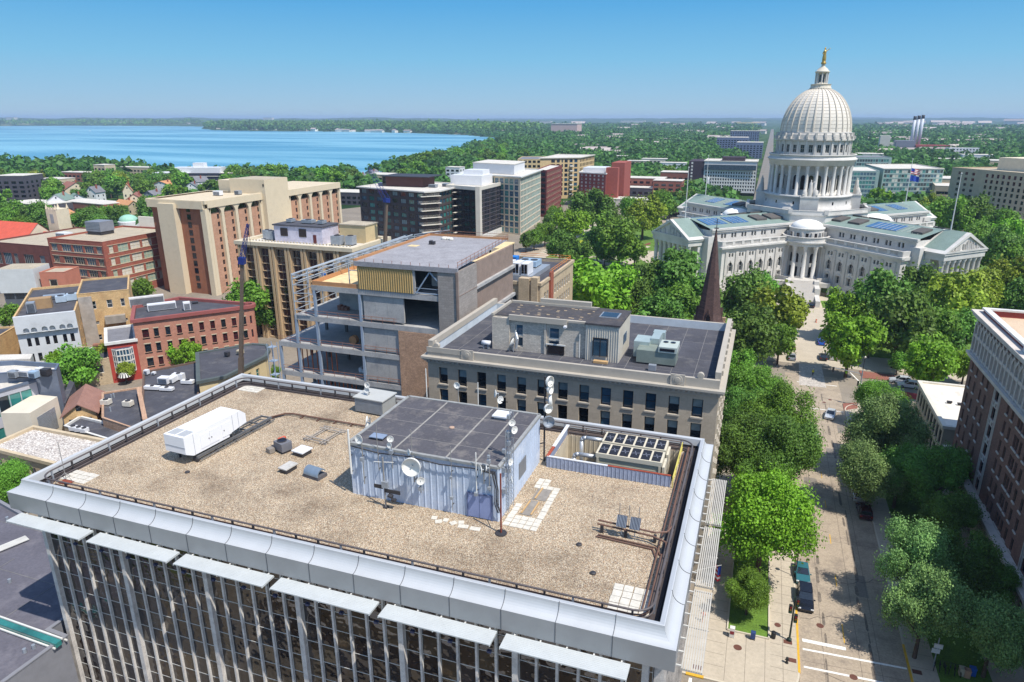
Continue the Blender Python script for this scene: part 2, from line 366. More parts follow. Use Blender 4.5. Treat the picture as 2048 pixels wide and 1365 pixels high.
def np_mesh(name,verts,faces,mats,smooth=False,tone=None,mi=None):
 me=bpy.data.meshes.new(name);nf,k=faces.shape
 me.vertices.add(len(verts));me.vertices.foreach_set("co",verts.astype(np.float32).ravel())
 me.loops.add(nf*k);me.loops.foreach_set("vertex_index",faces.astype(np.int32).ravel())
 me.polygons.add(nf);me.polygons.foreach_set("loop_start",np.arange(0,nf*k,k,dtype=np.int32));me.polygons.foreach_set("loop_total",np.full(nf,k,np.int32))
 for m in mats:me.materials.append(m)
 if mi is not None:me.polygons.foreach_set("material_index",mi.astype(np.int32))
 if smooth:me.polygons.foreach_set("use_smooth",np.ones(nf,bool))
 me.update(calc_edges=True)
 if tone is not None:
  at=me.attributes.new("tone",'FLOAT','FACE');at.data.foreach_set("value",tone.astype(np.float32))
 return me
def terrain_mat():
 m=bpy.data.materials.new("wooded_land");m.use_nodes=True;n=m.node_tree.nodes;L=m.node_tree.links;b=n["Principled BSDF"];b.inputs["Roughness"].default_value=1;b.inputs["Specular IOR Level"].default_value=.1
 pos=n.new("ShaderNodeNewGeometry").outputs["Position"]
 def ns(s,d=5):
  t=n.new("ShaderNodeTexNoise");t.inputs["Scale"].default_value=s;t.inputs["Detail"].default_value=d;L.new(pos,t.inputs["Vector"]);return t.outputs["Fac"]
 cr=n.new("ShaderNodeValToRGB");L.new(ns(.02,6),cr.inputs[0]);e=cr.color_ramp
 e.elements[0].position=.35;e.elements[0].color=lin((34,58,30))+(1,);e.elements[1].position=.62;e.elements[1].color=lin((74,100,50))+(1,)
 q=e.elements.new(.7);q.color=lin((110,122,74))+(1,)
 cr2=n.new("ShaderNodeValToRGB");L.new(ns(.0014,4),cr2.inputs[0]);e=cr2.color_ramp;e.elements[0].position=.63;e.elements[0].color=(0,0,0,1);e.elements[1].position=.68;e.elements[1].color=(1,1,1,1)
 mx=n.new("ShaderNodeMix");mx.data_type='RGBA';mu=n.new("ShaderNodeMath");mu.operation='MULTIPLY';mu.inputs[1].default_value=.45;L.new(cr2.outputs[0],mu.inputs[0]);L.new(mu.outputs[0],mx.inputs[0]);L.new(cr.outputs[0],mx.inputs[6]);mx.inputs[7].default_value=lin((156,150,112))+(1,)
 L.new(mx.outputs[2],b.inputs["Base Color"])
 return m
verts=np.stack([GX,GY,GZ],-1).reshape(-1,3)
struct(link("terrain",np_mesh("terrain",verts,f,[terrain_mat()],True)))
# lake water
def lake_mat():
 m=bpy.data.materials.new("lake_water");m.use_nodes=True;n=m.node_tree.nodes;L=m.node_tree.links;b=n["Principled BSDF"];b.inputs["Roughness"].default_value=.4;b.inputs["Specular IOR Level"].default_value=.2
 pos=n.new("ShaderNodeNewGeometry").outputs["Position"]
 mp=n.new("ShaderNodeMapping");L.new(pos,mp.inputs[0]);mp.inputs["Rotation"].default_value=(0,0,-YAW-.1);mp.inputs["Scale"].default_value=(.0012,.0050,.01)
 t=n.new("ShaderNodeTexNoise");t.inputs["Scale"].default_value=1;t.inputs["Detail"].default_value=5;t.inputs["Distortion"].default_value=.6;L.new(mp.outputs[0],t.inputs["Vector"])
 cr=n.new("ShaderNodeValToRGB");L.new(t.outputs["Fac"],cr.inputs[0]);e=cr.color_ramp;e.elements[0].position=.38;e.elements[0].color=lin((78,140,166))+(1,);e.elements[1].position=.58;e.elements[1].color=lin((126,178,194))+(1,)
 L.new(cr.outputs[0],b.inputs["Base Color"])
 t2=n.new("ShaderNodeTexNoise");t2.inputs["Scale"].default_value=.25;t2.inputs["Detail"].default_value=3;L.new(pos,t2.inputs["Vector"])
 bp=n.new("ShaderNodeBump");bp.inputs["Strength"].default_value=.5;bp.inputs["Distance"].default_value=.6;L.new(t2.outputs["Fac"],bp.inputs["Height"]);L.new(bp.outputs[0],b.inputs["Normal"])
 return m
lm=MB()
lm.face([(x,y,.4-(x*x+y*y)/1.9e7*.75)for x,y in LAKE]);lake_faces=lm
# the water sheet follows the same slight fall as the land towards the horizon
GZl=.3-RR**2/1.9e7*.75;keep=pin(LAKE,GX,GY);k2=keep.copy();k2[:-1]|=keep[1:];k2[1:]|=keep[:-1];k2|=np.roll(keep,1,1)|np.roll(keep,-1,1)
fk=f[k2.reshape(-1)[f].all(1)]
struct(link("lake",np_mesh("lake",np.stack([GX,GY,GZl],-1).reshape(-1,3),fk,[lake_mat()],True)))
asphalt=G("asphalt",(168,153,133),.95,.09,.5,.14,4,stain=((112,102,94),.22,.6))
old_asphalt=G("old_asphalt",(142,132,118),.95,.1,.3,.1,3)
paving=G("concrete_paving",(186,174,154),.9,.07,.4,.08,3)
kerbm=G("kerb_concrete",(200,190,170),.9,.05)
red_paving=G("red_brick_paving",(142,92,78),.9,.12,.8,.15,6)
grass_m=G("lawn",(92,122,44),1.,.3,.3,.3,5)
paint_w=G("white_road_paint",(236,234,226),.7,.1,2.,.1,5)
paint_y=G("yellow_road_paint",(214,168,52),.7,.15,2.)
joint_m=G("paving_joint",(110,100,90),.95)
def sheet(name,poly,z,m,parent=None,kind=True):
 mb=MB();mb.face([(x,y,z)for x,y in poly]);o=mb.build(name,m,parent)
 if kind:struct(o)
 return o
def slab(name,poly,z0,z1,m):return struct(MB().prism(poly,z0,z1,bot=False).build(name,m))
# city floor under the downtown blocks
sheet("ground",[(-330,-120),(160,-120),(190,300),(120,460),(-60,560),(-260,470),(-330,300)],.02,G("city_ground",(134,124,110),.95,.2,.08,.15,1.5))
# main street running to the capitol steps
struct(MB().prism([(9.4,-120),(21.4,-120),(21.4,176),(9.4,176)],.0,.05,bot=False).build("main_street",asphalt))
sheet("capitol_drive",[(11,184),(22,184),(21.5,247),(11,247)],.054,asphalt)
sheet("capitol_side_street",[(-120,160),(150,160),(150,184),(-120,184)],.046,old_asphalt)
sheet("left_square_street",[(-110,150),(-98,150),(-98,470),(-110,470)],.06,asphalt)
sheet("far_square_street",[(-110,425),(150,425),(150,440),(-110,440)],.058,asphalt)
sheet("side_driveway",[(-3.5,50),(9.4,50),(9.4,66.4),(-3.5,66.4)],.056,old_asphalt)
sheet("far_avenue",[(-8,440),(6,440),(12,4300),(-2,4300)],.9,G("pale_avenue",(124,118,108),.95,.1,.05))
# pavements as raised slabs with kerbs
def arc(cx,cy,r,a0,a1,n=8):return[(cx+r*math.cos(rad(a0+(a1-a0)*i/n)),cy+r*math.sin(rad(a0+(a1-a0)*i/n)))for i in range(n+1)]
pl=[(-3.6,66.6)]+arc(5.2,70.8,4.2,-90,0)+[(9.4,155)]+arc(4.4,155,5,0,90)+[(-60,160),(-60,150),(-3.6,150)]
slab("left_pavement",pl,0,.15,paving)
pr=[(21.4,-30),(35,-30),(35,148),(60,148),(60,160),(26.4,160)]+arc(26.4,155,5,90,180)
slab("right_pavement",pr,0,.15,paving)
def kerbline(name,pts,wd=.22,z=.155,m=None):
 mb=MB()
 for a,b in zip(pts,pts[1:]):mb.bar((a[0],a[1],z-.05),(b[0],b[1],z-.05),wd,.12)
 struct(mb.build(name,m or kerbm))
kerbline("left_kerb",[(-3.6,66.7)]+arc(5.2,70.8,4.1,-90,0)+[(9.3,155)]+arc(4.4,155,4.9,0,90)+[(-60,159.9)])
kerbline("right_kerb",[(21.5,-30),(21.5,155)]+arc(26.4,155,4.9,180,90)+[(60,159.9)])
kerbline("yellow_kerb",[(9.36,71),(9.36,84)],.26,.17,paint_y);kerbline("yellow_right_kerb",[(21.44,73),(21.44,80)],.26,.17,paint_y);kerbline("yellow_driveway_kerb",[(-3,66.75),(-1,66.75)],.5,.17,paint_y)
# capitol square: lawns, paths
sheet("square_pavement",[(-98,184),(128,184),(128,425),(-98,425)],.07,paving)
sheet("square_lawn",[(-92,196),(10,196),(10,232),(-20,250),(-60,330),(-92,330)],.085,grass_m)
sheet("right_lawn",[(23,196),(122,196),(122,420),(80,420),(60,250),(28,238)],.085,grass_m)
sheet("far_lawn",[(-92,345),(-40,330),(0,380),(40,380),(60,420),(-92,420)],.085,grass_m)
sheet("capitol_forecourt",[(-26,256),(-16,250),(2,262),(11,247),(22,247),(34,256),(50,244),(58,252),(30,280),(0,280)],.1,paving)
sheet("kerbside_lawn",[(22.4,246),(30,250),(26,257),(22.2,256)],.115,grass_m)
for nm,pts,wd in(("park_path",[P(1090,500),P(1150,520),P(1240,532),P(1300,505)],5.5),("park_avenue",[P(1172,532),P(1215,515),P(1262,505),P(1290,492)],6),("cross_path",[P(1150,520),P(1120,545),P(1180,560)],4),("tree_walk",[(-80,205),(-50,235),(-20,250)],5),("right_walk",[(40,240),(70,215),(100,200)],4)):
 mb=MB()
 for a,b in zip(pts,pts[1:]):mb.bar((a[0],a[1],.07),(b[0],b[1],.07),wd,.1)
 struct(mb.build(nm,paving))
sheet("planting_bed",[P(590+560,482),P(1180,480),P(1172,490),P(1148,490)],.13,G("yellow_flowers",(176,178,42),1,.3,2))
# red brick strips by the square
sheet("red_brick_strip",[P(1463,735),P(1525,735),P(1525,748),P(1463,748)],.16,red_paving)
sheet("red_brick_border",[P(1718,742),P(1790,752),P(1790,763),P(1724,757)],.16,red_paving)
sheet("red_bus_lane",[P(1752,775),P(1835,788),P(1835,800),P(1765,790)],.06,G("red_lane",(170,60,62),.9,.08))
sheet("corner_brick",[P(1685,808),P(1715,806),P(1715,818),P(1688,822)],.16,red_paving)
sheet("milled_strip",[(12.5,168),(18.5,168),(18,225),(14,225)],.06,G("dusty_road",(184,176,166),1,.25,1.2,.3,4))
# street marks, manholes
mk=MB()
def strip(a,b,wd,z=.058):a=Vector((*a,z));b=Vector((*b,z));d=(b-a).normalized();s_=Vector((-d.y,d.x,0))*wd/2;mk.face([a-s_,b-s_,b+s_,a+s_])
strip((9.9,76.9),(14.8,77),.55);strip((9.9,75.3),(21.2,75.9),.3);strip((9.9,72.3),(21.2,72.8),.3)
strip((9.6,153.8),(21,153.8),.25);strip((9.6,150.5),(15,150.5),.4);strip((-40,160.4),(-40,170),.3);strip((-2.4,50),(-2.4,66.2),.35);strip((.8,50),(.8,66.2),.35)
strip(P(1700,745),P(1738,783),.3);strip(P(1733,748),P(1768,778),.3);strip((12,170),(21,170),.3)
struct(mk.build("white_road_marks",paint_w));mk=MB()
for y in(82,92,102.5,113,123.5,134,144):strip((14.75,y-2.6 if y!=82 else 78),(14.75,y if y!=82 else 81.5),.12)
struct(mk.build("yellow_road_marks",paint_y));mk=MB()
for x in(12.2,16.2,18.4):strip((x,70),(x,158),.05,.056)
for y in range(73,158,9):strip((9.6,y+.3),(21.2,y+.9),.05,.056)
for y in np.arange(69,158,2.0):strip((-3.4 if y>76 or y<75 else-3.4,y),(1.0,y),.04,.156);strip((6.2,y),(9.1,y),.04,.156)
for x in(-1.2,7.6):strip((x,68),(x,158),.04,.156)
for y in np.arange(50,148,2.4):strip((21.7,y),(24.2,y),.04,.156)
for x in(1.2,3.4,5.6):strip((x,67),(x,75.4),.04,.156)
struct(mk.build("paving_joints",joint_m))
mh=MB()
for q,r in(((P(1475,1297)),.5),(P(1555,1252),.4),(P(1640,1252),.45),(P(1707,1355),.45),(P(1648,805),.4),(P(1660,800),.4)):
 mh.lathe([(.001,.165 if q[0]<9.3 else .062),(r,.165 if q[0]<9.3 else .062)],(q[0],q[1],0),14)
for a in((8.2,75.8),(8.6,72.8),(22.2,75.6),(-1.8,68)):mh.box(a[0]-.5,a[0]+.5,a[1]-.35,a[1]+.35,.1,.16)
struct(mh.build("manhole_covers",G("rusty_iron",(104,66,54),.8,.1)))
struct(MB().prism([(1.2,75.6),(5.9,75.6),(5.9,100),(1.2,100)],.15,.19).build("corner_lawn",grass_m))
edge=MB()
for a,b in(((1.1,75.5),(6,75.5)),((6,75.5),(6,104)),((1.1,104),(1.1,75.5))):edge.bar((*a,.24),(*b,.24),.18,.22)
struct(edge.build("lawn_edging",kerbm))
struct(MB().prism([(24.4,66),(30,64),(30,86),(24.4,92)],.15,.18).build("shaded_lawn",grass_m));struct(MB().prism([(24.4,94),(33,90),(33,140),(24.4,140)],.15,.18).build("long_shaded_lawn",grass_m))
# ================================================================ TREES
def crown_mesh(name,seed,nleaf,ls,m,nb=16,core=True,flat=1.):
 r=np.random.RandomState(seed);cen=[];rad_=[]
 lobes=r.normal(size=(5,3));lobes/=np.linalg.norm(lobes,axis=1)[:,None]
 for i in range(nb):
  d=r.normal(size=3)*.55+lobes[i%5]*.75;d/=np.linalg.norm(d);d[2]=d[2]*.85+.1
  q=r.uniform(.3,.92)**.8;cen.append(d*q*np.array([1,1,.95*flat]));rad_.append(r.uniform(.14,.36)*(1.25-.5*q))
 cen=np.array(cen);rad_=np.array(rad_)
 b=r.choice(nb,nleaf,p=rad_**2/(rad_**2).sum());d=r.normal(size=(nleaf,3));d[:,2]+=.25;d/=np.linalg.norm(d,axis=1)[:,None]
 p=cen[b]+d*(rad_[b]*np.where(r.uniform(size=nleaf)<.16,r.uniform(1.1,1.75,nleaf),r.uniform(.62,1.2,nleaf)))[:,None]
 inside=np.zeros(nleaf,bool)
 for c_,q in zip(cen,rad_):inside|=np.linalg.norm(p-c_,axis=1)<q*.55
 p=p[~inside];d=d[~inside];b=b[~inside];n_=len(p)
 nn=d*.75+r.normal(size=(n_,3))*.5+np.array([0,0,.35]);nn/=np.linalg.norm(nn,axis=1)[:,None]
 t=np.cross(nn,r.normal(size=(n_,3)));t/=np.linalg.norm(t,axis=1)[:,None];u=np.cross(nn,t)
 s=ls*r.uniform(.6,1.35,n_)[:,None];t=t*s;u=u*s*.7
 v=np.stack([p-t,p-u*.9,p+t,p+u],1).reshape(-1,3);fc=np.arange(n_*4).reshape(-1,4)
 tone=np.clip(.5+r.normal(size=n_)*.2+r.uniform(-.22,.22,nb)[b],0,1)
 v[:,2]+=1.25
 return np_mesh(name,v,fc,[m],False,tone)
def trunk_mesh(name,seed,m):
 r=random.Random(seed);mb=MB();x=y=0.;pts=[(0,0,0)];z=0
 mb.tube((0,0,-.05),(0,0,.5),.065,7,.05);mb.tube((0,0,.5),(.02,.01,.95),.05,7,.038)
 for k in range(6):
  a=k*1.05+r.uniform(-.3,.3);z0=r.uniform(.5,.9);e=Vector((math.cos(a)*.45,math.sin(a)*.45,z0+r.uniform(.3,.55)))
  mb.tube((0,0,z0),e,.026,5,.014);mb.tube(e,e+Vector((math.cos(a+.5)*.25,math.sin(a+.5)*.25,.25)),.014,4,.006);mb.tube(e,e+Vector((math.cos(a-.6)*.22,math.sin(a-.6)*.22,.2)),.012,4,.005)
 mb.tube((.02,.01,.95),(.05,.02,1.7),.038,6,.012)
 return mb.mesh(name,[m])
bark=G("bark",(92,76,62),.95,.2,2)
LEAF={'L':leaf_mat("lime_leaves",(122,162,44)),'D':leaf_mat("dark_leaves",(100,136,56)),'M':leaf_mat("green_leaves",(112,154,54)),'Y':leaf_mat("yellow_green_leaves",(140,158,52)),'G':leaf_mat("grey_green_leaves",(128,160,92))}
PROTO={}
def tree_meshes(kind,lod):
 key=(kind,lod)
 if key not in PROTO:
  n_,s_,nb={0:(58000,.026,50),1:(9000,.062,34),2:(2200,.115,22)}[lod]
  PROTO[key]=([crown_mesh("crown",11+i*7+ord(kind[0])+lod,n_,s_,LEAF[kind],nb)for i in range(3 if lod else 2)],[trunk_mesh("trunk",i+3,bark)for i in range(2)])
 return PROTO[key]
TREES=0
def tree(X,Y,r,kind,label,group=None,hs=1.,z=0.,name="tree"):
 global TREES;TREES+=1
 dd=dist(X,Y);lod=0 if dd<150 else(1 if dd<420 else 2)
 cm,tm=tree_meshes(kind,lod)
 t=thing(name,label,"tree",(X,Y,z),random.uniform(0,6.28),group,(r,r,r*hs))
 for nm,me in(("crown",random.choice(cm)),("trunk",random.choice(tm))):
  o=bpy.data.objects.new(nm,me);C.objects.link(o);o.parent=t
 return t
def treepx(px,py,rpx,kind,label,group=None,hs=1.,z=0.):
 zc=6.
 for _ in range(6):X,Y=P(px,py,zc+z);r=rpx*dist(X,Y,zc+z)/FPX;zc=1.25*r*hs
 return tree(X,Y,r,kind,label,group,hs,z)
def PYf(x,y,Y):
 r=x-PCX;v=y-PCY;d=v*_cp+FPX*_sp;f_=FPX*_cp-v*_sp;t=Y/(f_*_cy+r*_sy)
 return(t*(r*_cy-f_*_sy),H-d*t)
 # ================================================================ THE NEAR OFFICE BUILDING
RZ=28.0
gravel=gravel_mat("roof_gravel",[(206,188,158),(172,152,122),(134,114,92),(228,214,188),(100,86,74),(188,168,138),(150,138,122),(186,150,114)],21,(84,68,52),.8)
cap_m=G("silver_cap_metal",(190,192,192),.5,.05,.4,metal=.15,spec=.6)
fascia_m=G("fascia_metal",(150,151,150),.5,.08,.4,metal=.15)
fin_m=G("weathered_fin_metal",(204,198,190),.6,.18,.9,.14,9,stain=((110,106,104),.8,.4))
bronze=[G("bronze_glass_%s"%n_,c,.04,.25,.5,spec=1.,wave=(.55,.6,.35))for n_,c in(("dark",(34,28,28)),("brown",(58,46,36)),("grey",(48,44,44)),("umber",(72,60,46)))]
X0,X1,Y0,Y1=-62.6,-3.4,38.8,68.4
ob=thing("office_building","near office tower with gravel roof, silver coved cap and bronze glass behind metal fins","building",((X0+X1)/2,(Y0+Y1)/2,0))
pit=(-17.6,-5.6,58.9,66.6)
rf=MB();a,b,c,d=pit
for q in((X0+.4,X1-.4,Y0+.3,c),(X0+.4,a,c,d),(b,X1-.4,c,d),(X0+.4,X1-.4,d,Y1-.3)):rf.face([(q[0],q[2],RZ),(q[1],q[2],RZ),(q[1],q[3],RZ),(q[0],q[3],RZ)])
rf.build("roof",[gravel],ob)
wl=MB();wx0,wx1,wy0,wy1=X0+.5,X1-.5,Y0+.7,Y1-.5
for p0,p1 in(((wx0,wy0),(wx1,wy0)),((wx1,wy0),(wx1,wy1)),((wx1,wy1),(wx0,wy1)),((wx0,wy1),(wx0,wy0))):wl.face([(*p0,0),(*p1,0),(*p1,28.3),(*p0,28.3)])
wl.build("wall",[G("office_core_wall",(40,36,36),.7)],ob)
# coved cap: profile swept round the roof edge (offset outwards, height)
prof=[(-.45,28.02),(-.3,28.95),(0,29.02),(.06,29.0)]+[(.06+.92*(1-math.cos(t)),29.0-.98*math.sin(t))for t in[math.pi/2*k/8 for k in range(1,9)]]
cp_=MB();base_fp=rect(X0,X1,Y0,Y1)
rings=[[(*p,z)for p in inset(base_fp,-o)]for o,z in prof]
for ra,rb in zip(rings,rings[1:]):
 for i in range(4):cp_.face([ra[i],rb[i],rb[(i+1)%4],ra[(i+1)%4]])
cap=cp_.build("coved_cap",[cap_m],ob)
fs=MB();o1=inset(base_fp,-.98);o2=inset(base_fp,.7)
for i in range(4):
 j=(i+1)%4;fs.face([(*o1[i],26.3),(*o1[j],26.3),(*o1[j],28.02),(*o1[i],28.02)]);fs.face([(*o2[i],26.3),(*o2[j],26.3),(*o1[j],26.3),(*o1[i],26.3)])
fs.build("fascia",[fascia_m],ob)
sm_=MB()  # joints between the cap panels
def capjoint(i,t):
 p0=Vector(base_fp[i]);p1=Vector(base_fp[(i+1)%4]);d_=(p1-p0).normalized();n_=Vector((d_.y,-d_.x));q=p0+d_*t
 pts=[(q.x+n_.x*(o+.012),q.y+n_.y*(o+.012),z+.012)for o,z in prof[2:]]+[(q.x+n_.x*1.0,q.y+n_.y*1.0,26.32)]
 for u,v_ in zip(pts,pts[1:]):sm_.tube(u,v_,.022,4)
for k in range(1,15):capjoint(0,k*4.0)
for k in range(1,8):capjoint(1,k*3.75);capjoint(3,k*3.75)
sm_.build("cap_joints",[G("cap_joint",(70,74,80),.6)],cap)
# window-cleaning rail track
def rrect(x0,x1,y0,y1,r,z):
 p=[]
 for cx,cy,a0 in((x1-r,y0+r,-90),(x1-r,y1-r,0),(x0+r,y1-r,90),(x0+r,y0+r,180)):p+=[(x,y,z)for x,y in arc(cx,cy,r,a0,a0+90,5)]
 return p+[p[0]]
rl=MB()
for off,z,r_ in((.95,28.98,.085),(.95,28.35,.06),(1.25,28.12,.07)):rl.path(rrect(X0+off,X1-off,Y0+off-.1,Y1-off,1.3,z),r_,6)
rail=rl.build("rail_track",[G("rail_metal",(92,84,82),.5,.1)],ob)
per=rrect(X0+.95,X1-.95,Y0+.85,Y1-.95,1.3,0);acc=0.
for a,b in zip(per,per[1:]):
 L_=(Vector(b)-Vector(a)).length;n_=max(1,int(L_/2.1))
 if L_<1:continue
 for k in range(n_+1):
  q=Vector(a).lerp(Vector(b),k/n_);MB().box(q.x-.07,q.x+.07,q.y-.07,q.y+.07,RZ,28.92).build("rail_post",[dark_metal if k%3 else galv],ob)
gt=MB();i1=inset(base_fp,.46);i2=inset(base_fp,1.5)
for i in range(4):j=(i+1)%4;gt.face([(*i1[i],RZ+.02),(*i1[j],RZ+.02),(*i2[j],RZ+.02),(*i2[i],RZ+.02)])
gt.build("roof_gutter",[G("gutter_membrane",(70,62,60),.8,.15)],ob)
# fins, bays and glass on the two visible sides, plain panes on the others
def fin(x,y,ax,wd,dp,nm):
 mb=MB()
 if ax==0:mb.box(x-wd/2,x+wd/2,y-dp,y,0,26.28)
 else:mb.box(x,x+dp,y-wd/2,y+wd/2,0,26.28)
 if wd>.5:
  for s_ in(-.18,.18):
   if ax==0:mb.box(x+s_-.04,x+s_+.04,y-dp-.12,y-dp-.003,0,26.28)
   else:mb.box(x+dp+.003,x+dp+.12,y+s_-.04,y+s_+.04,0,26.28)
 mb.build(nm,[fin_m],ob)
PB=9.55;cuts=[]
x=wx0+.35;k=0
while x<wx1-.2:
 col_=k%6==0;fin(x,wy0,0,.46 if col_ else .19,.5 if col_ else .3,"column" if col_ else "fin");cuts.append((x,.23 if col_ else .095));x+=PB/6;k+=1
cuts.append((wx1,.05));cutr=[];y=wy0+.45;k=0
while y<wy1-.2:
 col_=k%6==0;fin(wx1,y,1,.62 if col_ else .24,.7 if col_ else .55,"column" if col_ else "fin");cutr.append((y,.31 if col_ else .12));y+=PB/6;k+=1
pan=[];rows=[(26.2-1.85*k,k)for k in range(14)]
for(xa,ra),(xb,rb)in zip(cuts,cuts[1:]):
 for z,k in rows:
  g=bronze[(1,0)[k%2]if random.random()<.6 else random.choice((2,3))]
  pan.append((xb-xa-ra-rb,1.84,(1,1,frame_white,(g,),.022),Matrix.Translation(((xa+ra+xb-rb)/2,wy0-.12,z-1.82))))
for(ya,ra),(yb,rb)in zip(cutr,cutr[1:]):
 for z,k in rows[:9]:pan.append((yb-ya-ra-rb,1.8,(1,1,frame_white,(bronze[k%2],),.03),Matrix.Translation((wx1+.12,(ya+ra+yb-rb)/2,z-1.82))@Matrix.Rotation(rad(90),4,'Z')))
place_windows(pan,ob,True)
# sunshades
shade_m=G("pale_shade_metal",(196,200,198),.5,.06,.8,metal=.1)
def shade(x0,x1,y0,y1,z,axis):
 mb=MB();n_=9
 if axis==0:
  for k in range(n_):ya=y0+(y1-y0)*k/n_;mb.box(x0,x1,ya,ya+(y1-y0)/n_*.94,z,z+.1)
  for xx in(x0,(x0+x1)/2,x1-.06):mb.box(xx,xx+.06,y0-.02,y1+.02,z-.06,z-.002)
 else:
  for k in range(n_):xa=x0+(x1-x0)*k/n_;mb.box(xa,xa+(x1-x0)/n_*.62,y0,y1,z,z+.12)
  for yy in(y0,(y0+y1)/2,y1-.06):mb.box(x0-.02,x1+.02,yy,yy+.06,z-.06,z-.002)
 s_=mb.build("sunshade",[shade_m if axis==0 else G("louvre_metal",(186,182,172),.6,.1,1.)],ob);br=MB()
 if axis==0:
  for k in range(5):xx=x0+.6+k*(x1-x0-1.2)/4;br.box(xx-.05,xx+.05,y1+.003,wy0-.35,z+.02,z+.1)
 else:
  for k in range(7):yy=y0+.3+k*(y1-y0-.6)/6;br.box(wx1+.5,x0-.003,yy-.05,yy+.05,z,z+.1)
 br.build("bracket",[frame_white],s_)
for k in range(6):xa=wx0-.1+k*PB+(.0 if k==0 else .15);shade(xa+.15,xa+PB-.55,Y0-2.55,Y0-1.1,26.1,0)
for k in range(3):ya=wy0+.6+k*PB;shade(X1+1.25,X1+2.75,ya,ya+PB-.6,24.6,1)
fl=MB()
for k in range(14):xx=cuts[3+k*2][0]if 3+k*2<len(cuts)else cuts[-2][0];fl.box(xx-.45,xx-.12,wy0-.95,wy0-.72,23.2,23.4)
fl.build("fin_floodlights",[G("navy_lamp_housing",(40,52,86),.4)],ob)
# paver pads on the roof
pv=G("roof_pavers",(204,198,184),.9,.1,1.5,.08,6)
def pads(name,x0,y0,nx,ny,s_,label,skipf=None,m=pv):
 mb=MB()
 for i in range(nx):
  for j in range(ny):
   if skipf and skipf(i,j):continue
   jx,jy=random.uniform(-.02,.02),random.uniform(-.02,.02);mb.box(x0+i*s_+.03+jx,x0+(i+1)*s_-.03+jx,y0+j*s_+.03+jy,y0+(j+1)*s_-.03+jy,RZ+.002,RZ+.06)
 tag(mb.build(name,[m]),label,"paving pad")
pads("paver_pad",-7.6,40.4,4,4,.74,"square of pale concrete pavers in the near corner of the gravel roof")
pads("paver_pad",-61.0,65.4,5,3,.62,"square of pale pavers at the far left corner of the gravel roof")
pads("paver_pad",-61.2,41.2,5,3,.62,"pale pavers under the thin whip mast at the left corner of the roof")
pads("paver_pad",-18.3,47.8,5,14,.62,"long L of white pavers laid beside the bright side of the blue metal penthouse",lambda i,j:(i in(1,2,3)and 2<j<11)or(i>2 and j>11)or(i==0 and j>5))
mb=MB();mb.box(-17.4,-16.3,49.9,52.4,RZ+.01,RZ+.05);mb.box(-17.2,-15.9,52.6,54.8,RZ+.01,RZ+.05,0)
for a,b in(((-17.3,50,RZ+.1),(-17.2,52.2,RZ+.1)),((-16.4,50,RZ+.1),(-16.35,52.2,RZ+.1)),((-16.9,52.7,RZ+.1),(-16.8,54.7,RZ+.1))):mb.bar(a,b,.14,.08,1)
tag(mb.build("plywood_sheet",[G("grey_tarp",(138,132,124),.9,.2,2),G("raw_timber",(186,152,106),.9)]),"grey sheets and timber battens lying inside the ring of white pavers","boards")
for x,y,s_,r_ in((-24.2,46.9,.5,.2),(-23.6,46.5,.6,.5),(-23.1,46.9,.45,.1),(-22.3,46.7,.6,.9),(-21.7,47.0,.5,.4),(-21.3,46.5,.9,.15),(-20.2,46.5,.9,.1)):
 mb=MB();mb.box(-s_/2,s_/2,-.25,.25,0,.05);o=mb.build("paver",[pv],mw=Matrix.Translation((x,y,RZ+.003))@Matrix.Rotation(r_,4,'Z'));tag(o,"loose broken paver on the gravel in front of the penthouse door","paver","loose pavers before the penthouse door")
 # ---- penthouse on the roof
corr_m=G("blue_white_corrugated_siding",(184,196,212),.5,.08,.5,.08,5,stain=((222,224,226),.35,.6))
ph=thing("roof_penthouse","blue-white ribbed metal penthouse with black membrane roof on the gravel roof","penthouse",(-25.8,53.8,RZ))
px0,px1,py0,py1,pz=-33.1,-18.7,48.2,59.6,33.15
mb=MB();base=[(px0,py0),(px1,py0),(px1,py1),(px0,py1)]
def ribbed(mb,p0,p1,z0,z1,pitch=.42,dp=.05,mi=0):
 p0=Vector(p0);p1=Vector(p1);d_=p1-p0;L_=d_.length;d_.normalize();n_=Vector((d_.y,-d_.x));k=int(L_/pitch);pts=[]
 for i in range(k):
  u=L_*i/k;w_=L_/k
  for a_,o_ in((0,0),(w_*.72,0),(w_*.8,dp),(w_*.92,dp)):q=p0+d_*(u+a_)+n_*o_;pts.append((q.x,q.y))
 pts.append((p1.x,p1.y))
 for a_,b_ in zip(pts,pts[1:]):mb.face([(*a_,z0),(*b_,z0),(*b_,z1),(*a_,z1)],mi)
for i in range(4):ribbed(mb,base[i],base[(i+1)%4],RZ,pz,.6)
mb.build("wall",[corr_m],ph)
mb=MB();mb.box(px0+.1,px1-.1,py0+.1,py1-.1,pz-.2,pz+.06);r_=mb.build("roof",[G("penthouse_membrane",(84,82,86),.9,.14,.4,.1,4,stain=((146,138,128),.5,.4))],ph)
mb=MB()
for x in(-28.6,-23.6,-20.9):mb.box(x-.08,x+.08,py0+.2,py1-.2,pz+.062,pz+.075)
for y in(50.9,53.9,56.8):mb.box(px0+.2,px1-.2,y-.02,y+.02,pz+.062,pz+.07)
mb.build("membrane_seams",[G("seam_tape",(150,146,138),.8,.2,3)],r_)
mb=MB()
for a_,b_ in zip(base,base[1:]+base[:1]):mb.bar((*a_,pz+.02),(*b_,pz+.02),.3,.22)
mb.build("roof_edge",[G("edge_flashing",(150,150,146),.6,.15,2)],ph)
mb=MB();mb.box(-21.5,-19.35,py0-.12,py0-.06,RZ+.1,RZ+2.35);dr=mb.build("door",[G("blue_grey_door",(138,150,186),.5,.06)],ph)
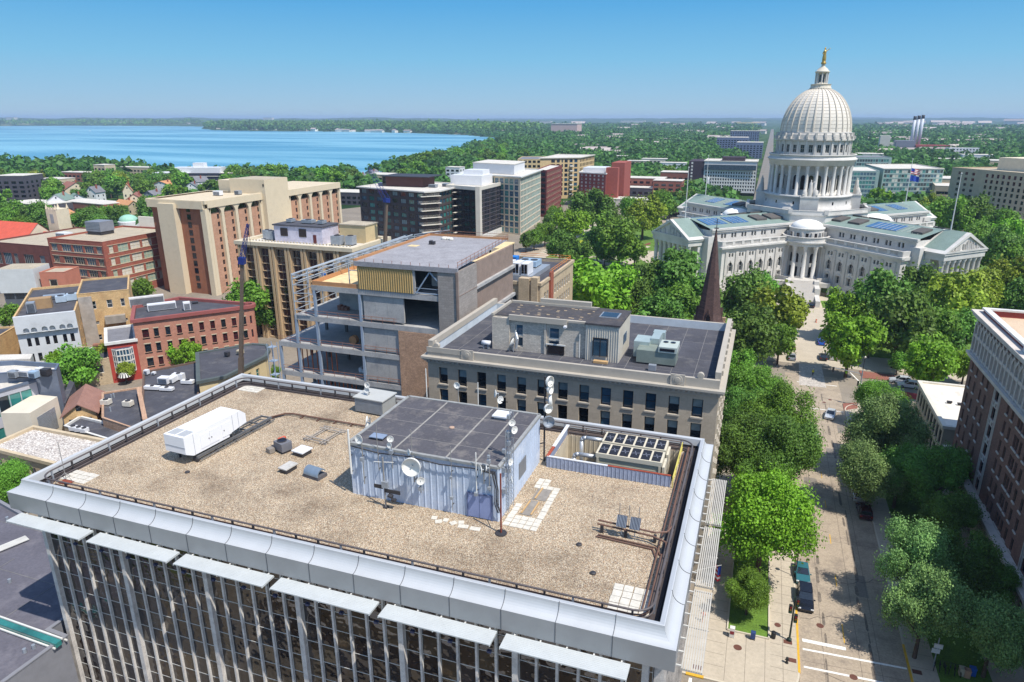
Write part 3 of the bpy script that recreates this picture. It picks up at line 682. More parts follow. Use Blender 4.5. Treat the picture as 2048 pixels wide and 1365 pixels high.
mb=MB();mb.box(-21.62,-21.5,py0-.16,py0-.04,RZ,RZ+2.45);mb.box(-19.35,-19.23,py0-.16,py0-.04,RZ,RZ+2.45);mb.box(-21.5,-19.35,py0-.16,py0-.04,RZ+2.352,RZ+2.45);mb.box(-20.44,-20.41,py0-.14,py0-.121,RZ+.1,RZ+2.35)
mb.build("door_frame",[G("door_frame",(96,108,140),.5)],dr)
MB().box(px1+.052,px1+.1,53.2,55.2,RZ+1.4,RZ+3.0).build("vent_grille",[G("grille_grey",(122,124,126),.6)],ph)
hat=thing("roof_hatch","white square hatch at the far right of the penthouse roof","hatch",(-21.9,57.9,pz));MB().box(-22.6,-21.4,57.2,58.4,pz+.07,pz+.3).build("curb",[galv],hat);MB().box(-22.75,-21.25,57.05,58.55,pz+.31,pz+.46).build("lid",[white_metal],hat)
hat=thing("roof_hatch","small blue-grey hatch at the near left of the penthouse roof","hatch",(-31.2,49.6,pz));MB().box(-31.6,-30.4,49.4,50.1,pz+.07,pz+.25).build("curb",[dark_metal],hat);MB().box(-31.7,-30.3,49.3,50.2,pz+.26,pz+.34).build("lid",[G("blue_lid",(132,146,166),.5)],hat)
tag(MB().lathe([(.25,0),(.25,.08),(.16,.12),(.01,.12)],(-25.6,54,pz+.06),12).build("roof_drain",[G("drain_brass",(186,156,134),.7)]),"round drain in the middle of the black penthouse roof","drain")
# ---- masts, dishes and antennas
pole_m=G("mast_steel",(140,138,134),.5,.12,2);dish_m=G("dish_white",(224,222,214),.5,.05)
def dish(parent,c,r,az,el=5.,horn=False,m=dish_m):
 d_=Vector((math.cos(rad(el))*math.cos(rad(az)),math.cos(rad(el))*math.sin(rad(az)),math.sin(rad(el))));M=Matrix.Translation(c)@d_.to_track_quat('Z','Y').to_matrix().to_4x4()
 mb=MB();pr_=[(.01,0)]+[(r*k/6,.32*r*(k/6)**2)for k in range(1,7)]
 mb.lathe(pr_+[(r,.32*r+.03),(r*.97,.32*r+.03)]+[(r*k/6,.32*r*(k/6)**2+.03)for k in range(5,0,-1)]+[(.01,.03)],(0,0,0),20,M=M)
 o=mb.build("dish",[m],parent,True);mb=MB()
 mb.lathe([(.05*r+.02,0),(.06*r+.02,.3*r),(.01,.34*r)],(0,0,.03),8,M=M);mb.tube(M@Vector((0,0,0)),M@Vector((0,0,-.22)),.07,6);mb.build("feed_horn",[galv],o)
 if horn:MB().lathe([(r,.32*r),(r*1.02,.32*r+.25),(r*.98,.32*r+.25)],(0,0,0),20,M=M).build("shroud",[m],o)
def mast(X,Y,z0,z1,label,dishes=(),r=.05,off=None,boxes=(),whip=True,cat="antenna mast",m=pole_m,name="antenna_mast"):
 t=thing(name,label,cat,(X,Y,z0));MB().tube((X,Y,z0),(X,Y,z1),r,7).build("pole",[m],t)
 if off:mb=MB();[mb.bar((X,Y,z),(X+off[0],Y+off[1],z),.06,.06)for z in off[2:]];mb.build("bracket",[dark_metal],t)
 for z,r_,az in dishes:dish(t,(X+.18*math.cos(rad(az)),Y+.18*math.sin(rad(az)),z),r_,az)
 for z,s_ in boxes:MB().box(X-s_,X+s_,Y-s_-.1,Y+s_-.1,z,z+s_*2.2).build("radio_box",[galv],t)
 return t
fy=py0-.3
def MX(px):return PYf(px,950,fy)[0]
mast(-32.9,fy,30.2,34.6,"white fat pole antenna at the left end of the penthouse front",r=.09,off=(0,.3,30.4,32),m=dish_m)
mast(-31.6,fy,29.4,34.0,"short mast with a dark-faced round dish, left on the penthouse front",[(34.0,.45,-100)],off=(0,.3,30,32.2),boxes=[(31.8,.15)])
mast(-30.0,fy,31,35.6,"thin plain mast right of the dark-faced dish",(),.035,(0,.3,31.2,32.6))
mast(-28.6,fy,31.5,34.6,"mast with two small white dishes one above the other",[(34.5,.3,-70),(33.9,.26,-100)],.04,(0,.3,32,32.8),[(33.0,.16)])
mast(-26.6,fy,31.2,35.6,"thin mast with a small grey dish above the big dish",[(33.5,.3,-130)],.03,(0,.3,31.6,32.8))
t=mast(-26.35,fy-.25,30.7,33.2,"bracket with the biggest round cream dish on the penthouse front",(),.06,(0,.5,30.9,32.6));dish(t,(-26.35,fy-.45,32.45),.82,-80,5,True)
t=mast(-25.9,fy,29.6,31.2,"small white dome dish low below the biggest dish",[(30.9,.36,-60)],.05,(0,.3,29.8,30.8),[(29.9,.14)])
mast(-22.9,fy,28.4,34.6,"tall thin pole on the middle right of the penthouse front",(),.03,(0,.3,29,32.2),[(29.6,.12),(31.6,.1)])
mast(-20.6,fy,30.4,34.4,"white whip pole above the blue-grey door",(),.05,(0,.3,30.8,32),[(30.4,.14)],m=dish_m)
mast(-19.4,fy,31.0,34.6,"short mast with small radio boxes beside the right front dish",[(33.2,.3,-150)],.05,(0,.3,31.4,32.6),[(33.7,.14),(34.2,.1),(31.2,.12)])
t=mast(-19.9,fy,31.6,33.4,"side-tilted grey dish near the right front corner of the penthouse",(),.04,(0,.3,31.8,32.8));dish(t,(-20.0,fy-.2,33.0),.46,-140)
t=mast(-29.0,47.0,RZ,33.0,"free-standing pole with dark cross panels before the penthouse",(),.07)
for z,s_ in((29.9,1),(29.6,1)):MB().box(-30.0+(1.0 if s_>0 and z<29.7 else 0),-29.15+(1.7 if z<29.7 else 0),46.9,47.0,z,z+.34).build("panel_antenna",[dark_metal],t)
MB().box(-29.15,-28.55,46.75,46.98,30.1,30.7).build("radio_box",[galv],t);mb=MB();mb.tube((-28.6,46.9,29.4),(-28.2,46.9,29.3),.2,8);mb.tube((-28.3,46.9,29.0),(-27.9,46.9,29.0),.18,8);mb.build("cable_coil",[dark_metal],t);MB().bar((-29.9,47,32.4),(-28.0,47.1,32.6),.06,.06).build("cross_arm",[frame_white],t);MB().box(-29.2,-28.8,46.8,47.2,RZ,RZ+.1).build("foot",[dark_metal],t)
t=mast(-17.9,46.6,RZ,33.6,"rusty red-brown pole on a round foot before the penthouse's right corner",(),.075,m=G("rusty_steel",(128,62,48),.8,.2,3));MB().lathe([(.5,0),(.5,.1),(.1,.14)],(-17.9,46.6,RZ),14).build("foot",[dark_metal],t);MB().bar((-17.9,46.6,30),(-18.9,48.1,30.2),.06,.06).build("brace",[dark_metal],t)
# lattice masts on the bright side
def lattice(X,Y,z0,z1,label,s_=.18,dishes=(),boxes=()):
 t=thing("lattice_mast",label,"antenna mast",(X,Y,z0));mb=MB();pts=[(X+s_*math.cos(a_),Y+s_*math.sin(a_))for a_ in(0,2.1,4.2)]
 for p in pts:mb.tube((*p,z0),(*p,z1),.028,5)
 n_=int((z1-z0)/.5)
 for k in range(n_):
  za=z0+k*(z1-z0)/n_;zb=z0+(k+1)*(z1-z0)/n_
  for i in range(3):mb.tube((*pts[i],za),(*pts[(i+1)%3],zb),.014,4)
 mb.build("lattice",[galv],t)
 for z,r_,az in dishes:dish(t,(X+.3*math.cos(rad(az)),Y+.3*math.sin(rad(az)),z),r_,az)
 for z,s2 in boxes:MB().box(X-s2-.2,X+s2-.2,Y-s2-.15,Y+s2-.15,z,z+s2*2.4).build("radio_box",[galv],t)
 return t
lattice(-18.3,50.3,RZ+.4,37.6,"tallest lattice mast hung with radio boxes beside the penthouse's bright side",.2,[(35.9,.34,-30),(36.6,.3,-60)],[(33.2,.2),(34.4,.16),(35.2,.2),(31.8,.18),(36.9,.12)])
lattice(-18.3,49.2,RZ+.4,36.2,"second lattice mast with cables down the penthouse's front right corner",.15,[(33.4,.3,-20),(31.6,.34,20)],[(32.4,.18),(34.2,.14),(30.4,.16)])
t=thing("antenna_mast","mast stacked with five white dishes at the far right corner of the penthouse","antenna mast",(-18.35,60.1,RZ));MB().tube((-18.35,60.1,RZ),(-18.35,60.1,37.1),.09,8).build("pole",[dark_metal],t)
for z,r_,az in((36.7,.52,-20),(35.9,.52,-10),(34.6,.5,15),(33.9,.46,-35)):dish(t,(-18.35+.3*math.cos(rad(az)),60.1+.3*math.sin(rad(az)),z),r_,az,4,True)
dish(t,(-17.9,59.8,32.6),.58,-60,5,True,galv);MB().bar((-18.35,60.1,30),(-18.8,59.6,30),.08,.08).build("bracket",[dark_metal],t)
mb=MB()
for k,(dx,dz)in enumerate(((0,0),(.12,.3),(.24,.1),(.34,.45))):mb.path([(-19.3+dx,fy+.1,32.9),(-18.9+dx,fy-.05,31.6-dz),(-18.95+dx,fy,29.8-dz),(-18.7+dx,fy+.05,29.0)],.035,5)
mb.path([(-33,fy+.1,33.0),(-30,fy+.05,32.75),(-27,fy+.08,32.9),(-24,fy+.02,32.7),(-21,fy+.06,32.85),(-19,fy+.02,32.7)],.05,5);tag(mb.build("cable_bundle",[dark_metal]),"black antenna cables sagging along the top of the penthouse front","cables")
mast(-31.2,60.0,33.0,36.4,"pole standing at the far left corner of the penthouse roof",(),.05,(0,-.3,33.2,33.2),m=dish_m)
mast(-27.6,60.0,33.0,35.0,"pole with one small white dish behind the penthouse roof",[(35.1,.34,-90)],.05)
mast(-25.4,60.0,33.0,35.6,"plain white pole behind the middle of the penthouse roof",(),.045,m=dish_m)
t=mast(-23.2,60.0,33.0,34.6,"pair of small white dishes on one arm behind the penthouse roof",[(34.7,.4,-150),(34.1,.4,-30)],.05,(1.0,0,33.9,33.9))
t=mast(-34.2,53.6,RZ,33.2,"pole with white and blue dishes left of the penthouse",[(32.9,.4,200),(32.2,.4,160),(31.0,.46,230)],.07);MB().box(-34.6,-33.8,53.2,54,RZ,RZ+.12).build("foot",[dark_metal],t)
# ---- air box behind the penthouse
ab=thing("air_handler","square grey metal air box left of the penthouse's far corner","roof unit",(-41,66,RZ))
M=Matrix.Translation((-41.0,65.7,RZ))@Matrix.Rotation(rad(-3),4,'Z')
MB().box(-1.9,1.9,-1.4,1.4,.15,1.85,M=M).build("casing",[G("louvred_grey",(146,148,144),.6,.08,.8)],ab);MB().box(-2.05,2.05,-1.55,1.55,1.853,1.98,M=M).build("lid",[G("pale_grey_lid",(182,182,176),.6,.06)],ab);MB().box(-1.5,1.5,-1.1,1.1,0,.148,M=M).build("base",[dark_metal],ab)
lv=MB();[lv.box(-1.85,1.85,-1.46,-1.403,.25+.13*k,.32+.13*k,M=M)for k in range(12)];lv.build("louvre",[galv],ab)
t=mast(-41.6,65.4,RZ+1.98,RZ+4.1,"pole with pale dish standing on the grey air box",[(RZ+3.3,.36,-90),(RZ+2.7,.4,-100)],.045,off=(0,.2,RZ+2.2,RZ+2.2))
# ---- generator
gm=G("white_enclosure",(232,232,232),.45,.03,.5);ge=thing("generator","long white generator enclosure raised on dark steel rails","generator",(-52.6,51.2,RZ))
M=Matrix.Translation((-52.75,47.3,28.75))@Matrix.Rotation(rad(-4),4,'Z');mb=MB();wd=1.35;side=[(0,.55),(0,2.35),(7.4,2.35),(8.1,1.75),(8.1,.7),(5.6,.35),(5.6,.05),(.9,.05)]
n_=len(side);L_=[tuple(M@Vector((-wd,y,z)))for y,z in side];R_=[tuple(M@Vector((wd,y,z)))for y,z in side]
mb.face(L_);mb.face(R_[::-1])
for i in range(n_):j=(i+1)%n_;mb.face([L_[j],L_[i],R_[i],R_[j]])
mb.build("body",[gm],ge)
for y0_,y1_ in((1.9,3.05),(3.1,4.25),(4.7,5.9)):MB().box(wd+.003,wd+.045,y0_,y1_,.35,1.85,M=M).build("access_door",[gm],ge);
for y_ in(2.9,3.25,4.9):MB().box(wd+.047,wd+.08,y_,y_+.08,1.0,1.14,M=M).build("latch",[dark_metal],ge)
mb=MB();[mb.box(wd+.003,wd+.02,y_,y_+.03,.1,2.3,M=M)for y_ in(1.1,6.2,7.0)];mb.build("panel_joints",[galv],ge)
for(a_,b_)in((-1.15,-.1),(.1,1.15)):MB().box(a_,b_,.3,1.5,2.353,2.38,M=M).build("vent_grille",[G("vent_grey",(170,172,172),.6,.1,5)],ge)
MB().box(-wd-.02,wd+.02,-.03,-.003,1.2,1.26,M=M).build("front_joint",[galv],ge)
for x_,y_ in((-1,1.2),(1,1.2),(-1,4.9),(1,4.9)):MB().box(x_-.08,x_+.08,y_-.1,y_+.1,-.73,.049,M=M).build("leg",[dark_metal],ge)
rk=thing("steel_rack","dark steel ladder frame lying from under the white generator to its right","steel frame",(-51,54,RZ));mb=MB()
ra,rb=Vector((-51.3,48.4,28.45)),Vector((-50.6,59.0,28.45))
for off in(0,-1.0,-1.35):
 if off==-1.0:mb.bar(ra+Vector((off-.4,5,0)),rb+Vector((off-.3,0,0)),.16,.22)
 elif off==0:mb.bar(ra,rb,.18,.26)
for k in range(4):q=ra.lerp(rb,.48+k*.17);mb.bar(q+Vector((0,0,.02)),q+Vector((-1.4,0,.02)),.12,.16)
mb.bar(ra+Vector((.4,0,-.18)),rb+Vector((.4,0,-.18)),.1,.1);mb.build("frame",[G("grey_steel",(98,98,98),.5,.12)],rk)
for k in range(5):q=ra.lerp(rb,k/4.2);MB().box(q.x-.15,q.x+.15,q.y-.15,q.y+.15,RZ,28.31).build("foot",[dark_metal],rk)
mb=MB();p0=Vector((-51.0,59.2,28.2));mb.path([p0,(-50.2,60.9,28.2),(-49.4,61.2,28.2),(-33.8,60.9,28.2)],.1,6);mb.path([(-50.9,59.2,28.4),(-50.0,60.6,28.4),(-49.3,60.85,28.4),(-33.8,60.5,28.4)],.06,6)
for k in range(7):mb.box(-48+k*2.2,-47.8+k*2.2,60.6,61.2,RZ,28.1)
tag(mb.build("conduit_run",[brown_pipe]),"dark conduit running from the steel frame to the penthouse","pipe")
# ---- small roof equipment
hv=thing("condenser_unit","dark grey condenser with round fan, orange sheet and control box beside it","air conditioner",(-44.8,52.9,RZ));M=Matrix.Translation((-44.6,53.2,RZ))@Matrix.Rotation(rad(-20),4,'Z')
MB().box(-.75,.75,-.6,.6,.25,1.15,M=M).build("casing",[G("dark_grey_casing",(112,112,116),.5,.08)],hv);MB().lathe([(.5,1.155),(.5,1.24),(.42,1.24),(.42,1.17)],(-.1,0,0),18,M=M).build("fan_ring",[dark_metal],hv);MB().lathe([(.01,1.2),(.4,1.17)],(-.1,0,0),12,M=M).build("fan",[G("fan_black",(30,32,44),.4)],hv)
MB().box(-1.05,-.35,-1.35,-.75,.05,.55,M=M).build("control_box",[G("warm_grey_box",(140,132,122),.6)],hv);MB().box(-1.25,-.9,.2,1.0,.5,1.0,M=M).build("orange_sheet",[G("orange_sheet",(206,92,62),.6,.1)],hv)
mb=MB();[mb.box(x_-.05,x_+.05,-.5,.5,0,.248,M=M)for x_ in(-.6,.6)];mb.build("stand",[dark_metal],hv)
def hatch(px,py,w_,d_,label,top=white_metal,h_=.45,rz=-8):
 x,y=P(px,py,RZ);t=thing("roof_hatch",label,"hatch",(x,y,RZ));M=Matrix.Translation((x,y,RZ))@Matrix.Rotation(rad(rz),4,'Z')
 MB().box(-w_/2+.1,w_/2-.1,-d_/2+.1,d_/2-.1,0,h_,M=M).build("curb",[dark_metal],t);MB().box(-w_/2,w_/2,-d_/2,d_/2,h_+.003,h_+.12,M=M).build("lid",[top],t)
hatch(605,908,1.5,1.5,"white square hatch right of the dark condenser");hatch(577,941,1.1,1.6,"smaller grey hatch on a dark curb before the condenser",G("scuffed_lid",(186,182,174),.7,.15,3))
x,y=P(632,952,RZ);t=thing("vent_hood","rounded blue-grey sheet metal vent hood on the gravel","vent hood",(x,y,RZ));M=Matrix.Translation((x,y,RZ))@Matrix.Rotation(rad(-10),4,'Z')
MB().box(-.95,.95,-.7,.55,0,.35,M=M).build("curb",[G("dark_curb",(90,88,90),.7)],t);mb=MB();K=10
for k in range(K):
 a_,b_=math.pi*k/K*.82,math.pi*(k+1)/K*.82;f1=lambda t_,x_,r_=.62:tuple(M@Vector((x_,-.1-r_*math.cos(t_),.36+r_*math.sin(t_)*1.05)))
 mb.face([f1(a_,-.9),f1(a_,.9),f1(b_,.9),f1(b_,-.9)]);mb.face([f1(a_,.9),f1(a_,.9,.5),f1(b_,.9,.5),f1(b_,.9)]);mb.face([f1(a_,-.9,.58),f1(a_,.9,.58),f1(b_,.9,.58),f1(b_,-.9,.58)])
mb.build("hood",[G("blue_grey_sheet",(138,154,168),.4,.12,1.5,metal=.4)],t)
x,y=P(650,873,RZ);mb=MB();M=Matrix.Translation((x,y,RZ+.22))@Matrix.Rotation(rad(-6),4,'Z')
for s_ in(-1.15,-.8,.8,1.15):mb.tube(M@Vector((s_,-1.9,0)),M@Vector((s_,1.9,0)),.05,6);mb.tube(M@Vector((-1.6,s_*1.45,.06)),M@Vector((1.6,s_*1.45,.06)),.05 if abs(s_)>1 else .08,6)
for s_ in(-1.4,1.4):
 for s2 in(-1.6,1.6):mb.box(s_-.15,s_+.15,s2-.1,s2+.1,-.22,-.03,M=M)
tag(mb.build("crossed_pipes",[G("pale_pipe",(160,152,142),.6,.15,2)]),"low square frame of crossed pipes on the gravel left of the penthouse","pipe frame")
for i,(px,py,lb)in enumerate(((375,945,"small grey drain cap on the gravel before the generator"),(1186,1147,"dark round drain in the front right of the gravel roof"),(547,893,"dark stub vent just left of the condenser"),(1158,1090,"dark drain in a brown patch right of the pavers"))):
 x,y=P(px,py,RZ);tag(MB().lathe([(.24,0),(.24,.1),(.15,.16),(.01,.17)],(x,y,RZ),12).build("roof_drain",[dark_metal]),lb,"drain")
x,y=P(133,962,RZ);t=thing("whip_mast","thin whip mast on a rusty base plate at the roof's left corner","antenna mast",(x,y,RZ));MB().tube((x,y,RZ),(x,y,RZ+4.1),.035,5).build("pole",[pole_m],t);mb=MB();mb.box(x-.3,x+.9,y-.6,y+.1,RZ+.07,RZ+.12);mb.build("base_plate",[G("rust_plate",(140,70,50),.9,.2)],t)
mb=MB();[mb.tube((x,y,RZ+.9),(x+.9*math.cos(a_),y+.9*math.sin(a_),RZ+.1),.03,5)for a_ in(0,2.1,4.2)];mb.build("tripod_leg",[pole_m],t)
# antenna rack at the right
t=thing("pipe_rack","brown pipe rack with two striped panel antennas and whips, right front of roof","antenna rack",(-7.5,49.3,RZ));mb=MB()
ya,yb=49.6,48.9
mb.path([(-10.4,ya+.2,28.95),(-5.6,ya-.1,28.95),(-4.7,ya+.3,28.95),(-4.45,ya+1.2,28.95)],.09,6);mb.path([(-10.4,ya-.05,28.75),(-5.8,ya-.35,28.75),(-4.6,ya-.9,28.75),(-4.45,ya-2,28.75)],.09,6)
mb.path([(-10.2,ya-.6,28.1),(-5.4,ya-.9,28.1),(-4.9,ya-1.8,28.1)],.07,6);mb.path([(-10.3,ya-.9,28.1),(-5.6,ya-1.2,28.1),(-5.2,ya-2.2,28.1)],.07,6);mb.build("pipe",[brown_pipe],t)
for x in(-10.0,-8.0,-5.6):MB().box(x-.12,x+.12,ya-.2,ya+.05,RZ,28.7).build("leg",[dark_metal],t)
for x in(-8.35,-7.25):
 M=Matrix.Translation((x,ya-.2,29.5))@Matrix.Rotation(rad(-35),4,'X');mb=MB();mb.box(-.42,.42,-.03,.03,-.5,.5,M=M);p_=mb.build("panel_antenna",[G("panel_dark_blue",(62,70,86),.5)],t);mb=MB();[mb.box(-.4+k*.12,-.36+k*.12,-.09,-.032,-.48,.48,M=M)for k in range(7)];mb.build("ribs",[galv],p_)
 MB().tube((x,ya-.1,28.2),(x,ya-.1,29.6),.04,6).build("stem",[frame_white],t)
for x in(-8.6,-7.8,-7.0):MB().tube((x,ya,28.9),(x,ya,31.0),.03,5).build("whip",[pole_m],t)
# brown pipes along the right edge
mb=MB();mb.path([(-4.75,40.4,28.45),(-4.75,47.4,28.45)],.09,6,0);mb.path([(-4.7,50.6,28.6),(-4.75,66.6,28.6)],.1,6);mb.path([(-5.15,40.8,28.2),(-5.15,66,28.2)],.07,6)
mb.path([(-4.75,40.4,28.45),(-5.1,40.0,28.45),(-5.8,39.85,28.45),(-60,39.9,28.4)],.06,6)
tag(mb.build("edge_pipes",[brown_pipe]),"brown pipes running inside the right and front roof edges","pipes")
# ---- cooling pit
a,b,c,d=pit;ct=thing("cooling_pit","sunken cooling yard with beige walls behind low ribbed blue panels","cooling enclosure",((a+b)/2,(c+d)/2,25))
mb=MB();fz=25.0;ps=[(a,c),(b,c),(b,d),(a,d)]
for i in range(4):j=(i+1)%4;ribbed(mb,ps[j],ps[i],fz,RZ+.02,.5,.04)
mb.build("pit_wall",[G("beige_siding",(196,184,160),.8,.1,.6)],ct);mb=MB();mb.face([(*p,fz)for p in ps]);mb.build("pit_floor",[G("pit_floor",(96,94,96),.9,.2)],ct)
mb=MB();ribbed(mb,(a-.1,c),(b,c),RZ-.1,RZ+1.15,.38);ribbed(mb,(a-.1,d),(a-.1,c),RZ-.1,RZ+1.15,.38);mb.build("fence_panel",[G("blue_grey_ribbed",(148,158,178),.5,.12,.8,.1,4)],ct)
mb=MB();mb.bar((a-.1,c+.06,RZ+1.2),((a+b)/2,c+.06,RZ+1.2),.2,.08);mb.bar((a-.04,c+2.2,RZ+1.2),(a-.04,d,RZ+1.2),.34,.1);mb.build("white_coping",[white_metal],ct)
mb=MB();mb.bar(((a+b)/2,c+.06,RZ+1.2),(b,c+.06,RZ+1.2),.18,.08);mb.bar((a-.04,c,RZ+1.2),(a-.04,c+2.2,RZ+1.2),.3,.09);mb.build("rusty_coping",[G("rust_coping",(156,74,52),.9,.25,3)],ct)
mb=MB();[mb.bar((a,d+.05,z),(b+.3,d+.05,z),.07,.07)for z in(RZ+.5,RZ+1.1)];[mb.bar((x,d+.05,RZ),(x,d+.05,RZ+1.1),.08,.08)for x in np.arange(a,b,2.)];mb.bar((b+.2,c,RZ+1.1),(b+.2,d,RZ+1.1),.07,.07,1);mb.bar((b+.2,c,RZ+.55),(b+.2,d,RZ+.55),.07,.07,1);[mb.bar((b+.2,y,RZ),(b+.2,y,RZ+1.1),.08,.08,1)for y in(c,c+2.5,c+5,d)]
mb.build("guard_rail",[G("rail_brown",(124,106,94),.7),G("rail_yellow",(206,192,96),.6)],ct)
mb=MB();mb.box(b+.32,X1-1.6,c-.4,d,RZ+.01,RZ+.03);mb.build("side_deck",[roof_grey],ct)
for k,(ya,lb)in enumerate(((60.7,"nearer of the two chillers with six black fan panels each"),(63.45,"farther of the two chillers, white topped, by the back rail"))):
 u_=thing("chiller",lb,"chiller",(-9.9,ya+1.2,fz));x0_,x1_=-13.2,-6.7;y1_=ya+2.4
 MB().box(x0_+.15,x1_-.15,ya+.12,y1_-.12,26.0,29.0).build("casing",[G("olive_casing",(172,170,148),.6,.08)],u_)
 mb=MB();[mb.box(x0_+.3,x1_-.3,ya+.04,ya+.117,26.3+.38*j,26.52+.38*j)for j in range(6)];mb.build("louvre",[G("louvre_grey",(150,152,140),.6)],u_)
 mb=MB();[mb.box(x-.1,x+.1,ya-.02,ya+.18,fz,29.0)for x in(x0_+.2,x1_-.2)];mb.box(x0_,x1_,ya,y1_,29.003,29.45);mb.build("frame",[G("cream_frame",(206,196,172),.6,.05)],u_)
 for j in range(6):
  xa=x0_+.1+j*(x1_-x0_-.2)/6;w_=(x1_-x0_-.2)/6
  fp_=MB().box(xa+.1,xa+w_-.1,ya+.15,y1_-.15,29.452,29.47).build("fan_panel",[G("black_mesh",(30,32,40),.7)],u_)
  mb=MB();cx_,cy2=xa+w_/2,(ya+y1_)/2;[mb.bar((cx_,cy2,29.48),(cx_+.4*math.cos(t_),cy2+.4*math.sin(t_),29.48),.1,.02)for t_ in(.3,1.87,3.44,5.0)];mb.build("fan_blade",[G("blade_grey",(110,112,122),.5)],fp_)
 MB().box(x1_+.02,x1_+.25,ya+.2,y1_-.2,26.2,28.9).build("end_panel",[G("cream_end",(198,190,170),.7,.15,3)],u_)
for yy,lb,zt in((61.5,"nearer silver bent pipe at the left end of the chillers",28.6),(64.6,"farther silver bent pipe at the left end of the chillers",29.0)):
 mb=MB();mb.path([(-15.6,yy,fz),(-15.6,yy,zt-.4),(-15.45,yy,zt-.1),(-15.1,yy,zt),(-13.3,yy,zt)],.22,10);tag(mb.build("silver_pipe",[G("silver_lagging",(196,198,198),.35,.08,2,metal=.5)],smooth=True),lb,"pipe")
